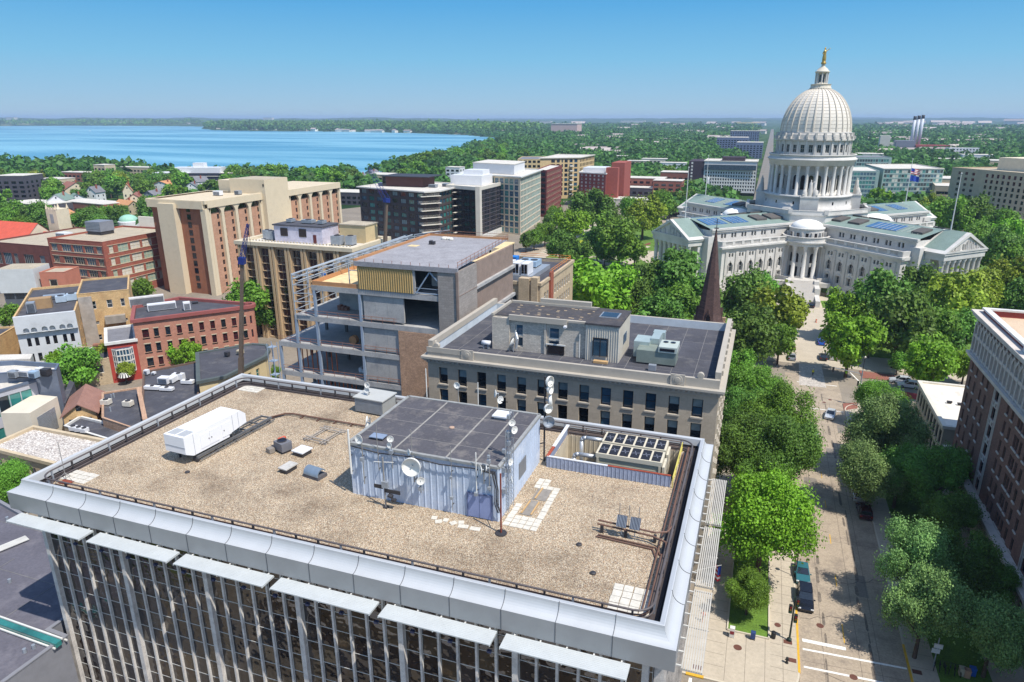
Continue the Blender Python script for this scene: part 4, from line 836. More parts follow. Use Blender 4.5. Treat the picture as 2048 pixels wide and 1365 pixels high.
 # ================================================================ THE CAPITOL
gran=G("white_granite",(204,200,192),.8,.1,.25,.05,3,stain=((168,162,152),.22,.4));gran2=G("granite_trim",(194,189,180),.85,.1,.6)  # wall granite, and a slightly darker granite for the trim
copper=G("green_copper_roof",(126,144,134),.6,.1,.3,.08,3);skyl=G("blue_skylight",(66,104,140),.12,.25,.5,.2,2,spec=.9);hatchd=G("dark_roof_hatch",(92,88,84),.8,.15)
CX0,CY0=16.0,301.0
cap_=thing("capitol","white granite capitol with four winged arms, colonnaded drum and tall ribbed dome","capitol",(CX0,CY0,0))
def ringbox(mb,r0,r1,z0,z1,n=56,c=(CX0,CY0,0),mi=0):mb.lathe([(r0,z0),(r1,z0),(r1,z1),(r0,z1)],c,n,mi)
cw=[]
for wi,ang in enumerate((-135,-45,45,135)):
 a_=rad(ang);d_=Vector((math.cos(a_),math.sin(a_)));l_=Vector((-d_.y,d_.x));M=Matrix(((d_.x,l_.x,0,CX0),(d_.y,l_.y,0,CY0),(0,0,1,0),(0,0,0,1)))
 W=lambda u,n_:(CX0+d_.x*u+l_.x*n_,CY0+d_.y*u+l_.y*n_)
 wr=MB();wins=[];U1=56.5;hw=17.
 seg=[(27.2+4.7*k,27.2+4.7*k)for k in range(6)]
 def rows(mb,p0,p1,u_of,z0,z1):
  L_=(Vector(p1)-Vector(p0)).length
  c_=[u_of(q[0]+1.6)for q in seg]
  for(za,zb,w_,arch,nz,nx)in((0,4.0,1.2,False,1,1),(4.0,8.2,1.4,False,2,1),(8.2,13.4,1.8,True,2,2),(13.4,17.2,0,False,1,1)):
   if za==13.4:us=sorted(sum([[(c-1.05,c-.25),(c+.25,c+1.05)]for c in c_],[]));vs=[(14.2,15.6)]
   else:us=sorted([(c-w_/2,c+w_/2)for c in c_]);vs=[(za+(1.3 if za==0 else .7 if za==4 else .9),zb-(1.0 if za==0 else .9 if za==4 else 1.0))]
   facade(mb,wins,p0,p1,za,zb,us,vs,.45,0,SW(gran2,(glass,),nx,nz,.09),None,arch)
 pA0,pA1=W(17,hw),W(U1,hw);pB0,pB1=W(U1,-hw),W(17,-hw)
 rows(wr,W(U1,hw),W(17,hw),lambda u:U1-u,0,17.2);rows(wr,W(17,-hw),W(U1,-hw),lambda u:u-17,0,17.2)
 facade(wr,wins,W(U1,-hw),W(U1,hw),0,17.2)
 wall=wr.build("wing_wall",[gran,glass_black],cap_)
 place_windows(wins,wall,False,100 if wi<2 else 0)
 tr=MB()
 for s_ in(-1,1):
  y0_,y1_=sorted((s_*(hw+.003),s_*(hw+.35)))
  for k in range(7):u=26.3+4.7*k;tr.box(u-.55,u+.55,y0_,y1_,4.1,16.1,M=M)
  tr.box(24,U1,y0_,y1_+0,3.85,4.2,M=M)if False else None
  for q in seg:
   u=q[0]+1.6;yy=s_*(hw+.003);y2=s_*(hw+.3);ya_,yb_=sorted((yy,y2))
   tr.box(u-1.0,u+1.0,ya_,yb_,7.45,7.65,M=M);k_=len(tr.v);P3=[tuple(M@Vector(p))for p in((u-1.05,y2,7.66),(u+1.05,y2,7.66),(u,y2,8.2))];P4=[tuple(M@Vector(p))for p in((u-1.05,yy,7.66),(u+1.05,yy,7.66),(u,yy,8.2))]
   tr.face(P3);tr.face(P4[::-1]);tr.face([P3[0],P3[2],P4[2],P4[0]]);tr.face([P3[2],P3[1],P4[1],P4[2]])
   tr.box(u-1.05,u-.8,ya_,yb_,4.5,7.44,M=M);tr.box(u+.8,u+1.05,ya_,yb_,4.5,7.44,M=M);tr.box(u-.2,u+.2,ya_,yb_,12.5,13.1,M=M)
   tr.box(u-1.15,u-.95,ya_,yb_,8.6,11.6,M=M);tr.box(u+.95,u+1.15,ya_,yb_,8.6,11.6,M=M)
 tr.build("window_trim",[gran2],wall)
 cn=MB()  # cornices and balustrade
 for s_ in(-1,1):
  for z0_,z1_,o_ in((3.7,4.08,.22),(16.4,17.0,.55),(17.003,17.5,.95),(17.503,18.1,1.3)):
   y0_,y1_=sorted((s_*(hw-.6 if z0_>17 else hw+.005),s_*(hw+o_-.3)));cn.box(17 if z0_>17 else 24,U1+(o_-.3),y0_,y1_,z0_,z1_,M=M)
  y0_,y1_=sorted((s_*(hw-.45),s_*(hw+.1)));cn.box(18,U1+.1,y0_,y1_,18.103,18.5,M=M);cn.box(18,U1+.1,y0_-.08,y1_+.08,19.7,20.0,M=M)
  for k in range(9):
   u=22.2+k*4.2;cn.box(u-.6,u+.6,y0_-.04,y1_+.04,18.503,19.697,M=M)
   if u+3<U1:[cn.box(u+.75+j*.36,u+.93+j*.36,y0_+.15,y1_-.15,18.503,19.697,M=M)for j in range(8)]
  cn.box(U1-1.2,U1+.14,y0_-.05,y1_+.05,18.503,19.697,M=M)
 for n0,n1 in((-hw,-13.1),(13.1,hw)):cn.box(U1-.4,U1+.3,n0,n1,18.1,19.9,M=M);cn.box(U1+.003,U1+.8,n0-.6,n1+.6,17.0,18.09,M=M)
 cn.build("cornice",[gran],wall)
 at=MB();winA=[];ha=12.4;ua=12.
 for s_ in(-1,1):
  c_=[27.2+1.6+4.7*k for k in range(6)]
  p0,p1=(W(ua,-ha),W(U1+1,-ha))if s_<0 else(W(U1+1,ha),W(ua,ha));f_=(lambda u:u-ua)if s_<0 else(lambda u:U1+1-u)
  us=sorted(sum([[(f_(c)-1.15,f_(c)-.25),(f_(c)+.25,f_(c)+1.15)]for c in c_],[]));facade(at,winA,p0,p1,18,23.2,us,[(20.2,21.9)],.4,0,SW(gran2,(glass,),1,1,.08))
 facade(at,winA,W(U1+1,-ha),W(U1+1,ha),18,23.2)
 at.face([(*W(17,-hw),17.6),(*W(U1,-hw),17.6),(*W(U1,hw),17.6),(*W(17,hw),17.6)],0)
 for s_ in(-1,1):
  y0_,y1_=sorted((s_*(ha+.003),s_*(ha+.55)));at.box(ua,U1+1.5,y0_,y1_,22.6,23.1,M=M);y0_,y1_=sorted((s_*(ha-.6),s_*(ha+.8)));at.box(ua,U1+1.8,y0_,y1_,23.203,23.9,M=M)
 al=at.build("attic",[gran,glass_black],cap_);place_windows(winA,al,False,100 if wi<2 else 0)
 r_=MB();ridge=26.2
 for s_ in(-1,1):
  q=[(ua,s_*(ha-.3),23.92),(U1+1.7,s_*(ha-.3),23.92),(U1+1.7,0,ridge),(ua,0,ridge)];q=[tuple(M@Vector(p))for p in q];r_.face(q if s_<0 else q[::-1])
  q=[tuple(M@Vector(p))for p in((58.3,s_*9.6,21.12),(65.4,s_*9.6,21.12),(65.4,0,26.38),(58.3,0,26.38))];r_.face(q if s_<0 else q[::-1])
 ro=r_.build("copper_roof",[copper],cap_)
 sk=MB()
 def slope(u0,u1,n0,n1,h_,mi,s_):
  z_=lambda n_:23.92+(ridge-23.92)*(1-abs(n_)/(ha-.3));pts=[(u0,n0),(u1,n0),(u1,n1),(u0,n1)];top=[tuple(M@Vector((u,n_,z_(n_)+h_)))for u,n_ in pts];bot_=[tuple(M@Vector((u,n_,z_(n_)-.05)))for u,n_ in pts]
  if s_>0:pass
  sk.face(top,mi)
  for i in range(4):j=(i+1)%4;sk.face([bot_[i],bot_[j],top[j],top[i]],mi)
 for s_ in(-1,1):
  lo,hi_=(2.2*s_,8.6*s_)
  if wi==0:L3=[(36,43,1),(44,53,0),(54,60,0)]
  else:L3=[(36,46,0),(28,31,1)]
  for u0,u1,dk in((37.5,45.5,0),(47.5,56.5,0))if wi in(0,)else(((35,47,0),)if wi==1 else((44,50,0),(32,38,0))):slope(u0,u1,min(lo,hi_),max(lo,hi_),.22,dk,s_)
  for u0,u1 in((19,24),(27,32),(52,56))if wi==1 else((20,26),(28,33)):slope(u0,u1,min(3*s_,8*s_),max(3*s_,8*s_),.7,2,s_)
 sk.build("skylight",[skyl,copper,hatchd],ro)
 sm2=MB();
 for s_ in(-1,1):
  for k in range(10):u=37.5+k*1.9;z_=lambda n_:23.92+(ridge-23.92)*(1-abs(n_)/(ha-.3))+.24;sm2.bar(M@Vector((u,2.2*s_,z_(2.2))),M@Vector((u,8.6*s_,z_(8.6))),.1,.06)
 sm2.build("skylight_bars",[gran2],ro)
 # tip portico with columns and pediment
 tp=MB();hp=10.4;ut=66.
 tp.box(U1-1,59.6,-13,13,0,21.2,M=M);tp.box(59.603,ut-4.4,-hp+.3,hp-.3,0,17.9,M=M);tp.box(59.603,ut+.6,-hp-.3,hp+.3,0,4.2,M=M);tp.box(59.8,ut+.2,-hp,hp,17.903,19.6,M=M);tp.box(59.8,ut+.5,-hp-.4,hp+.4,19.603,20.3,M=M)
 for k in range(5):tp.box(ut+.6+k*.8,ut+1.4+k*.8,-hp+1,hp-1,0,3.4-k*.8,M=M)
 for uu in(-.003,):
  A=[(ut+.7,-hp-.7,20.303),(ut+.7,hp+.7,20.303),(ut+.7,0,26.3)];B=[(57.5,-hp-.7,20.303),(57.5,hp+.7,20.303),(57.5,0,26.3)]
  inn=[(ut+.1,-hp+1.6,20.9),(ut+.1,hp-1.6,20.9),(ut+.1,0,25.2)];o3=[(ut+.7,-hp+1.6,20.9),(ut+.7,hp-1.6,20.9),(ut+.7,0,25.2)];T=lambda L3:[tuple(M@Vector(p))for p in L3]
  A,B,inn,o3=T(A),T(B),T(inn),T(o3)
  for i in range(3):j=(i+1)%3;tp.face([A[i],A[j],o3[j],o3[i]]);tp.face([o3[i],o3[j],inn[j],inn[i]]);tp.face([A[i],B[i],B[j],A[j]])
  tp.face(inn);tp.face(B[::-1])
 po=tp.build("portico_block",[gran],cap_)
 for k in range(8):
  n_=-hp+1.1+k*(2*hp-2.2)/7;mb=MB();mb.lathe([(.95,4.2),(.95,4.6),(.78,4.7),(.66,16.4),(.7,16.5),(.95,17.3),(1.0,17.9)],(0,0,0),12,M=M@Matrix.Translation((ut-.9,n_,0)));mb.build("column",[gran],po,True)
 mb=MB();rs=random.Random(wi)
 for k in range(26):
  n_=rs.uniform(-7.5,7.5);zt=21.1+(1-abs(n_)/9)*3.1*rs.uniform(.4,1);p=M@Vector((ut+.3,n_,21.0));mb.tube(p,M@Vector((ut+.3,n_+rs.uniform(-.3,.3),zt)),.35,6,.18)
 mb.build("pediment_figures",[gran2],po)
 mb=MB()
 for k in range(7):n_=-hp+2.5+k*2.6;mb.box(ut-4.39,ut-4.34,n_-.5,n_+.5,5.5,9.2,M=M);mb.box(ut-4.39,ut-4.34,n_-.5,n_+.5,11,14.5,M=M)
 mb.build("portico_opening",[glass_black],po)
 # octagonal terrace round the drum
def octa(a_,b_):return[(CX0+x,CY0+y)for x,y in((-b_,-a_),(b_,-a_),(a_,-b_),(a_,b_),(b_,a_),(-b_,a_),(-a_,b_),(-a_,-b_))]
tm_=MB();tm_.prism(octa(22,6.2),16,26.6,top=True);tm_.prism(octa(22.5,6.4),26.603,27.1);tm_.prism(octa(22.35,6.3),27.103,28.3,top=False);tm_.prism(octa(21.7,6.1),27.103,28.3,top=False)
o8,i8=octa(22.5,6.4),octa(21.6,6.1)
for i in range(8):j=(i+1)%8;tm_.face([(*o8[i],28.303),(*o8[j],28.303),(*i8[j],28.303),(*i8[i],28.303)])
for q in octa(22.0,6.25):tm_.box(q[0]-.7,q[0]+.7,q[1]-.7,q[1]+.7,27.11,28.75)
tm_.build("terrace",[gran],cap_)
dm=MB();c0=(CX0,CY0,0)
dm.lathe([(16.6,26.5),(16.6,28.6),(16.2,28.7),(16.1,32.2),(16.5,32.3),(16.5,33.0),(12.4,33.0),(12.4,44.0)],c0,56)
dm.lathe([(12.4,43.9),(15.5,43.9),(15.5,45.0),(15.75,45.05),(15.8,45.7),(16.3,45.8),(16.3,46.3),(14.2,46.35),(14.2,46.3)],c0,56)
dm.lathe([(15.9,46.3),(15.9,46.6),(15.6,46.62),(15.6,47.5),(15.9,47.55),(15.9,47.9),(15.3,47.9),(15.3,46.35)],c0,56)
drum=dm.build("drum",[gran],cap_,True)
aw=MB();winD=[]
K=28
for i in range(K):
 a0,a1=2*math.pi*i/K,2*math.pi*(i+1)/K;p0=(CX0+13.4*math.cos(a0),CY0+13.4*math.sin(a0));p1=(CX0+13.4*math.cos(a1),CY0+13.4*math.sin(a1));L_=(Vector(p1)-Vector(p0)).length
 facade(aw,winD,p0,p1,46.3,52.9,[(L_/2-.75,L_/2+.75)],[(48.6,51.5)],.35,0,SW(gran2,(glass,),2,2,.12))
 am=(a0+a1)/2;mm_=Matrix.Translation(c0)@Matrix.Rotation(a0,4,'Z');aw.box(13.3,13.75,-.3,.3,46.4,52.9,M=mm_)
attic=aw.build("drum_attic",[gran,glass_black],cap_);place_windows(winD,attic,False)
for i in range(K):
 a0=2*math.pi*(i+.5)/K;MB().lathe([(.8,33.0),(.8,33.4),(.66,33.5),(.56,42.6),(.8,43.4),(.85,43.9)],(CX0+14.6*math.cos(a0),CY0+14.6*math.sin(a0),0),10).build("column",[gran],drum,True)
wn=MB()
for i in range(K):
 mm_=Matrix.Translation(c0)@Matrix.Rotation(2*math.pi*i/K,4,'Z');wn.box(12.42,12.5,-.75,.75,35,39.6,M=mm_);wn.lathe([(.01,0),(.75,0),(.75,.06)],(0,0,0),14,M=mm_@Matrix.Translation((12.45,0,39.6))@Matrix.Rotation(rad(90),4,'Y'))
wn.build("arched_window",[glass_black],drum);tw=MB()
for i in range(K):
 mm_=Matrix.Translation(c0)@Matrix.Rotation(2*math.pi*i/K,4,'Z');[tw.box(12.42,12.7,s_*1.0-.14,s_*1.0+.14,34.4,39.8,M=mm_)for s_ in(-1,1)];tw.box(12.42,12.75,-1.2,1.2,40.6,40.9,M=mm_)
 mm_=Matrix.Translation(c0)@Matrix.Rotation(2*math.pi*(i+.5)/K,4,'Z');tw.box(16.1,16.2,-.3,.3,29.7,30.8,M=mm_,mi=1)if i%2 else None
tw.build("arch_trim",[gran2,glass_black],drum)
fr_=MB();fr_.lathe([(13.4,52.9),(14.3,53.0),(14.3,53.5),(13.8,53.55),(13.5,55.2),(13.0,55.4),(12.9,56.0),(12.5,56.1)],c0,56)
for i in range(K):
 mm_=Matrix.Translation(c0)@Matrix.Rotation(2*math.pi*i/K,4,'Z');fr_.box(13.0,14.7,-.35,.35,53.55,54.5,M=mm_);fr_.box(13.0,14.0,-.35,.35,54.503,55.7,M=mm_)
fr_.build("scroll_frieze",[gran2],cap_)
do=MB();prof_=[(12.55*math.cos(t),56.0+16.1*math.sin(t))for t in np.linspace(0,rad(75.5),19)]
do.lathe(prof_,c0,84);dome=do.build("dome",[G("dome_granite",(222,214,200),.75,.08,.2,.08,2)],cap_,True)
rb_=MB()
for i in range(K):
 a0=2*math.pi*(i+.5)/K
 for(r0,z0),(r1,z1)in zip(prof_,prof_[1:]):
  w0,w1=.34*(.4+.6*r0/12.5),.34*(.4+.6*r1/12.5);er=Vector((math.cos(a0),math.sin(a0),0));et=Vector((-er.y,er.x,0));c=Vector(c0)
  q=[c+er*(r0-.05)+et*w0+Vector((0,0,z0)),c+er*(r1-.05)+et*w1+Vector((0,0,z1)),c+er*(r0+.32)+et*w0*.6+Vector((0,0,z0+.08)),c+er*(r1+.32)+et*w1*.6+Vector((0,0,z1+.08))]
  q2=[c+er*(r0-.05)-et*w0+Vector((0,0,z0)),c+er*(r1-.05)-et*w1+Vector((0,0,z1)),c+er*(r0+.32)-et*w0*.6+Vector((0,0,z0+.08)),c+er*(r1+.32)-et*w1*.6+Vector((0,0,z1+.08))]
  rb_.face([q[0],q[1],q[3],q[2]]);rb_.face([q2[1],q2[0],q2[2],q2[3]]);rb_.face([q2[2],q[2],q[3],q2[3]])
rb_.build("ribs",[G("rib_granite",(206,196,180),.8,.08)],dome);jm=MB()
for t in np.linspace(rad(5),rad(70),15):jm.lathe([(12.55*math.cos(t)+.0,56.0+16.1*math.sin(t)-.05),(12.55*math.cos(t)+.05,56.0+16.1*math.sin(t)),(12.55*math.cos(t)-.03,56.0+16.1*math.sin(t)+.06)],c0,84)
jm.build("joints",[G("granite_joint",(140,134,124),.9)],dome)
ln=MB();ln.lathe([(3.2,71.3),(3.9,71.4),(3.9,71.9),(3.6,72.0),(3.6,73.0),(3.8,73.1),(3.3,73.2),(3.3,72.2),(2.3,72.2),(2.3,73.4),(1.5,73.4),(1.5,77.2),(2.5,77.2),(2.6,77.7),(2.2,77.9),(1.7,78.6),(.7,79.4),(.6,80.0),(.9,80.1),(.01,80.3)],c0,24)
ln_=ln.build("lantern",[G("lantern_granite",(204,196,178),.8,.15,1.)],cap_,True);mb=MB()
for i in range(8):mb.tube((CX0+2.1*math.cos(i*.785),CY0+2.1*math.sin(i*.785),73.4),(CX0+2.1*math.cos(i*.785),CY0+2.1*math.sin(i*.785),77.2),.25,6);mb.box(-.4,.4,-.01,.01,0,0)if False else None
mb.build("lantern_columns",[gran],ln_);mb=MB()
for i in range(8):mm_=Matrix.Translation(c0)@Matrix.Rotation(i*.785+.39,4,'Z');mb.box(1.45,1.56,-.35,.35,73.9,76.5,M=mm_)
mb.build("lantern_openings",[glass_black],ln_)
gold=G("gilded_bronze",(196,160,84),.35,.15,2,metal=.6);st=thing("gilded_statue","gilded statue of a robed figure with one arm stretched out on top of the dome","statue",(CX0,CY0,80.3))
mb=MB();mb.lathe([(.9,0),(.95,.5),(.6,.8),(.72,1.4),(.66,2.6),(.48,3.4),(.56,4.2),(.5,4.6),(.2,4.85),(.17,5.0)],(CX0,CY0,80.3),12);mb.sphere((CX0,CY0,80.3+5.3),.33,10,8,sz=1.25)
mb.tube((CX0+.35,CY0,84.8),(CX0+1.0,CY0-.1,85.2),.16,6,.13);mb.tube((CX0+1.0,CY0-.1,85.2),(CX0+1.75,CY0-.2,85.75),.13,6,.08);mb.tube((CX0-.4,CY0,84.7),(CX0-.75,CY0-.1,83.9),.15,6,.12);mb.tube((CX0-.75,CY0-.1,83.9),(CX0-.45,CY0-.5,83.7),.12,6,.08);mb.sphere((CX0-.45,CY0-.6,83.75),.2,8,6)
mb.build("body",[gold],st,True);MB().tube((CX0,CY0,85.9),(CX0,CY0,86.35),.16,6,.03).build("helmet_crest",[gold],st)
# the four round porticoes in the angles of the wings, with statue groups above
for k,ang in enumerate((-90,0,180)):
 a_=rad(ang);mm_=Matrix.Translation(c0)@Matrix.Rotation(a_,4,'Z');T_=mm_@Matrix.Translation((26.2,0,0))
 mb=MB();mb.lathe([(5.2,4),(5.2,16.8),(7.9,16.8),(7.9,17.9),(8.5,18.0),(8.5,18.5),(8.0,18.55),(8.0,19.9),(8.3,19.95),(8.3,20.2),(7.6,20.2),(7.6,18.6),(6.0,18.6),(6.0,22.6),(6.3,22.65),(6.3,23.0),(5.5,23.05)],(0,0,0),36,M=T_)
 pt_=mb.build("round_portico",[gran],cap_,False)
 MB().lathe([(5.5*math.cos(t),23.0+2.7*math.sin(t))for t in np.linspace(0,rad(89.5),9)],(0,0,0),36,M=T_).build("small_dome",[G("white_dome_skin",(236,234,228),.7,.04)],pt_,True)
 for i in range(7):
  t=rad(-90+30*i);x,y=6.95*math.cos(t),6.95*math.sin(t);mb=MB();mb.lathe([(.95,5.2),(.95,5.6),(.75,5.7),(.62,15.3),(.9,16.2),(.95,16.8)],(x,y,0),12,M=T_);mb.build("column",[gran],pt_,True)
 ow=MB()
 for i in range(5):
  t=rad(-60+30*i);m3=T_@Matrix.Rotation(t,4,'Z');ow.box(5.2,5.32,-.8,.8,5.4,9.0,M=m3);ow.box(5.2,5.32,-.75,.75,10.6,13.2,M=m3);ow.lathe([(.01,0),(.75,0),(.75,.06)],(0,0,0),12,M=m3@Matrix.Translation((5.26,0,13.2))@Matrix.Rotation(rad(90),4,'Y'));ow.box(5.98,6.05,-.5,.5,19.4,21.4,M=m3)
 ow.build("portico_window",[glass_black],pt_);mb=MB()
 for i in range(13):
  m3=T_@Matrix.Rotation(rad(-90+15*i),4,'Z')
  if i%2:mb.box(6.0,6.9,-.25,.25,19.0,21.6,M=m3)
 mb.build("buttress",[gran2],pt_)
 mb=MB();mb.lathe([(11.2,0),(11.2,4.6),(11.6,4.65),(11.6,5.2),(4.0,5.2)],(0,0,0),36,M=T_);mb.lathe([(11.5,5.2),(11.5,6.1),(11.2,6.1),(11.2,5.2)],(0,0,0),16,M=T_,a0=rad(25),a1=rad(100));mb.lathe([(11.5,5.2),(11.5,6.1),(11.2,6.1),(11.2,5.2)],(0,0,0),16,M=T_,a0=rad(-100),a1=rad(-25));mb.build("portico_base",[gran2],pt_)
 if ang==-90:
  sp_=MB();n_=26
  for i in range(n_):sp_.box(11.0+i*.72,11.0+(i+1)*.72,-3.9,3.9,0,5.2*(1-(i+.5)/n_),M=T_)
  sp_.build("steps",[G("step_stone",(196,190,180),.9,.1,1.,stain=((150,144,136),1.,.4))],cap_)
  for s_ in(-1,1):
   y0_,y1_=sorted((s_*3.95,s_*5.6));MB().box(10.8,13.6,y0_,y1_,0,5.6,M=T_).box(13.603,19.5,y0_,y1_,0,4.3,M=T_).box(19.503,29.0,y0_,y1_-.2,0,2.2,M=T_).build("stair_wall",[gran],cap_)
   y0_,y1_=sorted((s_*5.7,s_*9.4));MB().box(10,12,y0_,y1_,0,4.8,M=T_).build("side_wall",[gran2],cap_)
   y0_,y1_=sorted((s_*6.5,s_*8.6));MB().box(12.003,12.06,y0_,y1_,0,3.2,M=T_).build("side_arch",[glass_black],cap_)
   # sculpture group
 gp=mm_@Matrix.Translation((17.4,0,0));mb=MB();mb.box(-2.2,1.8,-3.2,3.2,26.6,32.6,M=gp);mb.box(-2.4,2.0,-3.4,3.4,32.603,33.1,M=gp);pd=mb.build("statue_pedestal",[gran],cap_);mb=MB();rs=random.Random(k)
 mb.lathe([(1.0,33.1),(.9,35),(.6,37),(.55,38.0),(.2,38.4),(.28,38.8),(.01,39.2)],(0,0,0),10,M=gp)
 for s_ in(-1,1):mb.lathe([(1.1,33.1),(1.0,34.2),(.6,35.4),(.2,35.7),(.3,36.1),(.01,36.4)],(.4,1.9*s_,0),9,M=gp);mb.tube(gp@Vector((.8,s_*1.4,33.8)),gp@Vector((1.5,s_*2.7,33.6)),.4,7,.25)
 mb.tube(gp@Vector((0,.4,37.6)),gp@Vector((.2,1.2,38.6)),.18,6,.12);tag(mb.build("statue_group",[gran2],None,True),("white sculpture group on the front of the capitol drum","white sculpture group on the right side of the capitol drum","white sculpture group on the left side of the capitol drum")[k],"statue")
 # flagpoles
def flagpole(X,Y,z0,h_,label,flags=(),az=0.):
 t=thing("flagpole",label,"flagpole",(X,Y,z0));mb=MB();mb.tube((X,Y,z0),(X,Y,z0+h_),.22,8,.09);mb.sphere((X,Y,z0+h_+.15),.25,8,6);mb.build("pole",[G("pale_pole",(206,206,202),.4)],t)
 for k,(z,mats_,w_,hh)in enumerate(flags):
  mb=MB();K=10
  for i in range(K):
   for j in range(7):
    f1=lambda a_,b_:(X+math.cos(az)*w_*a_/K,Y+math.sin(az)*w_*a_/K+.35*math.sin(a_*1.1)*(a_/K+.2),z0+z-hh*b_/7-.9*a_/K)
    mi=0 if len(mats_)==1 else(2 if(i<4 and j<4)else j%2);mb.face([f1(i,j),f1(i+1,j),f1(i+1,j+1),f1(i,j+1)],mi)
  mb.build("flag",mats_,t,True)
 return t
red_c=G("flag_red",(186,44,54),.8);wht_c=G("flag_white",(232,230,226),.8);blu_c=G("flag_blue",(38,70,160),.8)
for ang,lb,fl_ in((-135,"tall pale flagpole on the roof tip of the capitol's nearest left arm",()),(-45,"tall pale flagpole on the roof tip of the capitol's nearest right arm",()),
(45,"flagpole flying a striped flag above a blue flag behind the capitol's right side",((14.5,[red_c,wht_c,blu_c],4.,2.3),(11.6,[blu_c],4.,2.3))),(135,"flagpole with a small pale flag behind the capitol's left side",((9.,[wht_c],1.6,3.2),))):
 a_=rad(ang);flagpole(CX0+60*math.cos(a_),CY0+60*math.sin(a_),26.1,18,lb,fl_,.3)
 # ================================================================ THE BANK NEXT DOOR
lime=G("grey_limestone",(188,174,152),.85,.08,.25,.06,4,brick=(1.9,.85,.1),stain=((132,124,116),.25,.35));lime2=G("limestone_trim",(176,168,154),.85,.1,.6,stain=((140,134,124),.6,.35))
bx0,bx1,by0,by1=-43.6,-2.9,84.6,111.6
bk=thing("limestone_building","grey limestone bank-like block with dentil cornice and brick penthouse, across the alley","building",((bx0+bx1)/2,(by0+by1)/2,0))
mb=MB();wins=[];us=[(2.4+2.985*k-.68,2.4+2.985*k+.68)for k in range(13)];vs=vg(26.8,7,2.5,3.35)
sty=SW(frame_dark,(glass,glass,glass_blue),1,2,.1,blind)
facade(mb,wins,(bx0,by0),(bx1,by0),0,27.4,us,vs,.4,0,sty,sill=2)
facade(mb,wins,(bx1,by0),(bx1,by1),0,27.4,ug(by1-by0,8,1.4,1.6),vs,.4,0,sty,sill=2);facade(mb,wins,(bx1,by1),(bx0,by1),0,27.4,us[::2],vs,.4,0,sty);facade(mb,wins,(bx0,by1),(bx0,by0),0,27.4)
mb.build("wall",[lime,glass_black,lime2],bk);place_windows(wins,bk,True)
mb=MB();fpb=rect(bx0,bx1,by0,by1)
def band(mb,fp,o,z0,z1,mi=0):
 O=inset(fp,-o);I=fp
 for i in range(4):j=(i+1)%4;mb.face([(*O[i],z0),(*O[j],z0),(*O[j],z1),(*O[i],z1)],mi);mb.face([(*O[i],z1),(*O[j],z1),(*I[j],z1),(*I[i],z1)],mi);mb.face([(*O[j],z0),(*O[i],z0),(*I[i],z0),(*I[j],z0)],mi)
band(mb,fpb,.15,27.4,27.75);band(mb,fpb,.75,28.15,28.45);band(mb,fpb,.6,27.95,28.146)
for k in range(66):x=bx0-.3+k*.63;mb.box(x,x+.3,by0-.52,by0-.003,27.752,27.946)
for k in range(44):y=by0-.2+k*.63;mb.box(bx1+.003,bx1+.52,y,y+.3,27.752,27.946)
inp=inset(fpb,.5)
for i in range(4):j=(i+1)%4;mb.face([(*fpb[i],28.45),(*fpb[j],28.45),(*fpb[j],29.6),(*fpb[i],29.6)]);mb.face([(*fpb[i],29.6),(*fpb[j],29.6),(*inp[j],29.6),(*inp[i],29.6)]);mb.face([(*inp[j],28.35),(*inp[i],28.35),(*inp[i],29.6),(*inp[j],29.6)],1)
mb.box(bx0-.06,bx0+5.4,by0-.1,by0-.003,29.0,29.75);
for x in(bx0+.25,bx1-.3):mb.box(x-.35,x+.35,by0+.6,by1-.3,29.603,30.5);
for k in range(9):mb.box(bx1-.5,bx1+.25,by0+2+k*2.9,by0+2.9+k*2.9,29.603,30.25)
for x in(bx0+6.3,bx1-5.2):mb.box(x-.9,x+.9,by0-.2,by0-.003,28.5,29.9)
for x in(bx0+6.3,bx1-5.2):mb.lathe([(.01,.16),(.35,.14),(.38,.06),(.62,.05),(.66,0)],(0,0,0),14,M=Matrix.Translation((x,by0-.2,29.2))@Matrix.Rotation(rad(90),4,'X'))
for x,y in((bx0+1.4,by0+.3),(bx1-2.4,by0+.3),(bx0+.3,by0+1.6)):mb.lathe([(.01,.3),(.42,.28),(.46,0),(.42,-.28),(.01,-.3)],(0,0,0),12,M=Matrix.Translation((x,y,29.95))@Matrix.Rotation(rad(90),4,'X'))
mb.build("cornice",[lime2,G("white_blue_parapet_lining",(196,204,208),.6,.1,.6)],bk)
mb=MB();mb.face([(*p,28.35)for p in inp]);mb.build("roof",[roof_black],bk)
mb=MB()
for x in np.arange(bx0+3,bx1,3.1):mb.box(x,x+.08,by0+.6,by1-.6,28.352,28.362)
for y in(by0+5,by0+11,by0+19):mb.box(bx0+.6,bx1-.6,y,y+.07,28.352,28.366)
mb.build("roof_seams",[G("seam_grey",(118,116,114),.8,.2)],bk)
# its penthouse
wb=G("whitewashed_brick",(206,196,180),.9,.1,.5,.1,4,brick=(.5,.2,.22));
pb=thing("brick_penthouse","pale brick penthouse with patched black roof on the limestone block's roof","penthouse",(-28,94.6,28.35));mb=MB();wins=[]
qx0,qx1,qy0,qy1=-35.9,-21.7,90.9,98.8
facade(mb,wins,(qx0,qy0),(qx1,qy0),28.35,33.5,[(3.5,4.7),(8.6,10.2)],[(29.0,30.5),(30.7,32.4)],.3,0,SW(frame_white,(glass_blue,),1,1,.12))
for p0,p1 in(((qx1,qy0),(qx1,qy1)),((qx1,qy1),(qx0,qy1)),((qx0,qy1),(qx0,qy0))):facade(mb,wins,p0,p1,28.35,33.5)
mb.box(-35.9,-33.2,qy0-.3,qy0-.003,28.36,33.3);mb.box(-33.2,-21.7,qy0-.12,qy0-.003,33.0,33.5);mb.box(-27.9,-27.6,qy0-.25,qy0-.003,28.36,33.3)
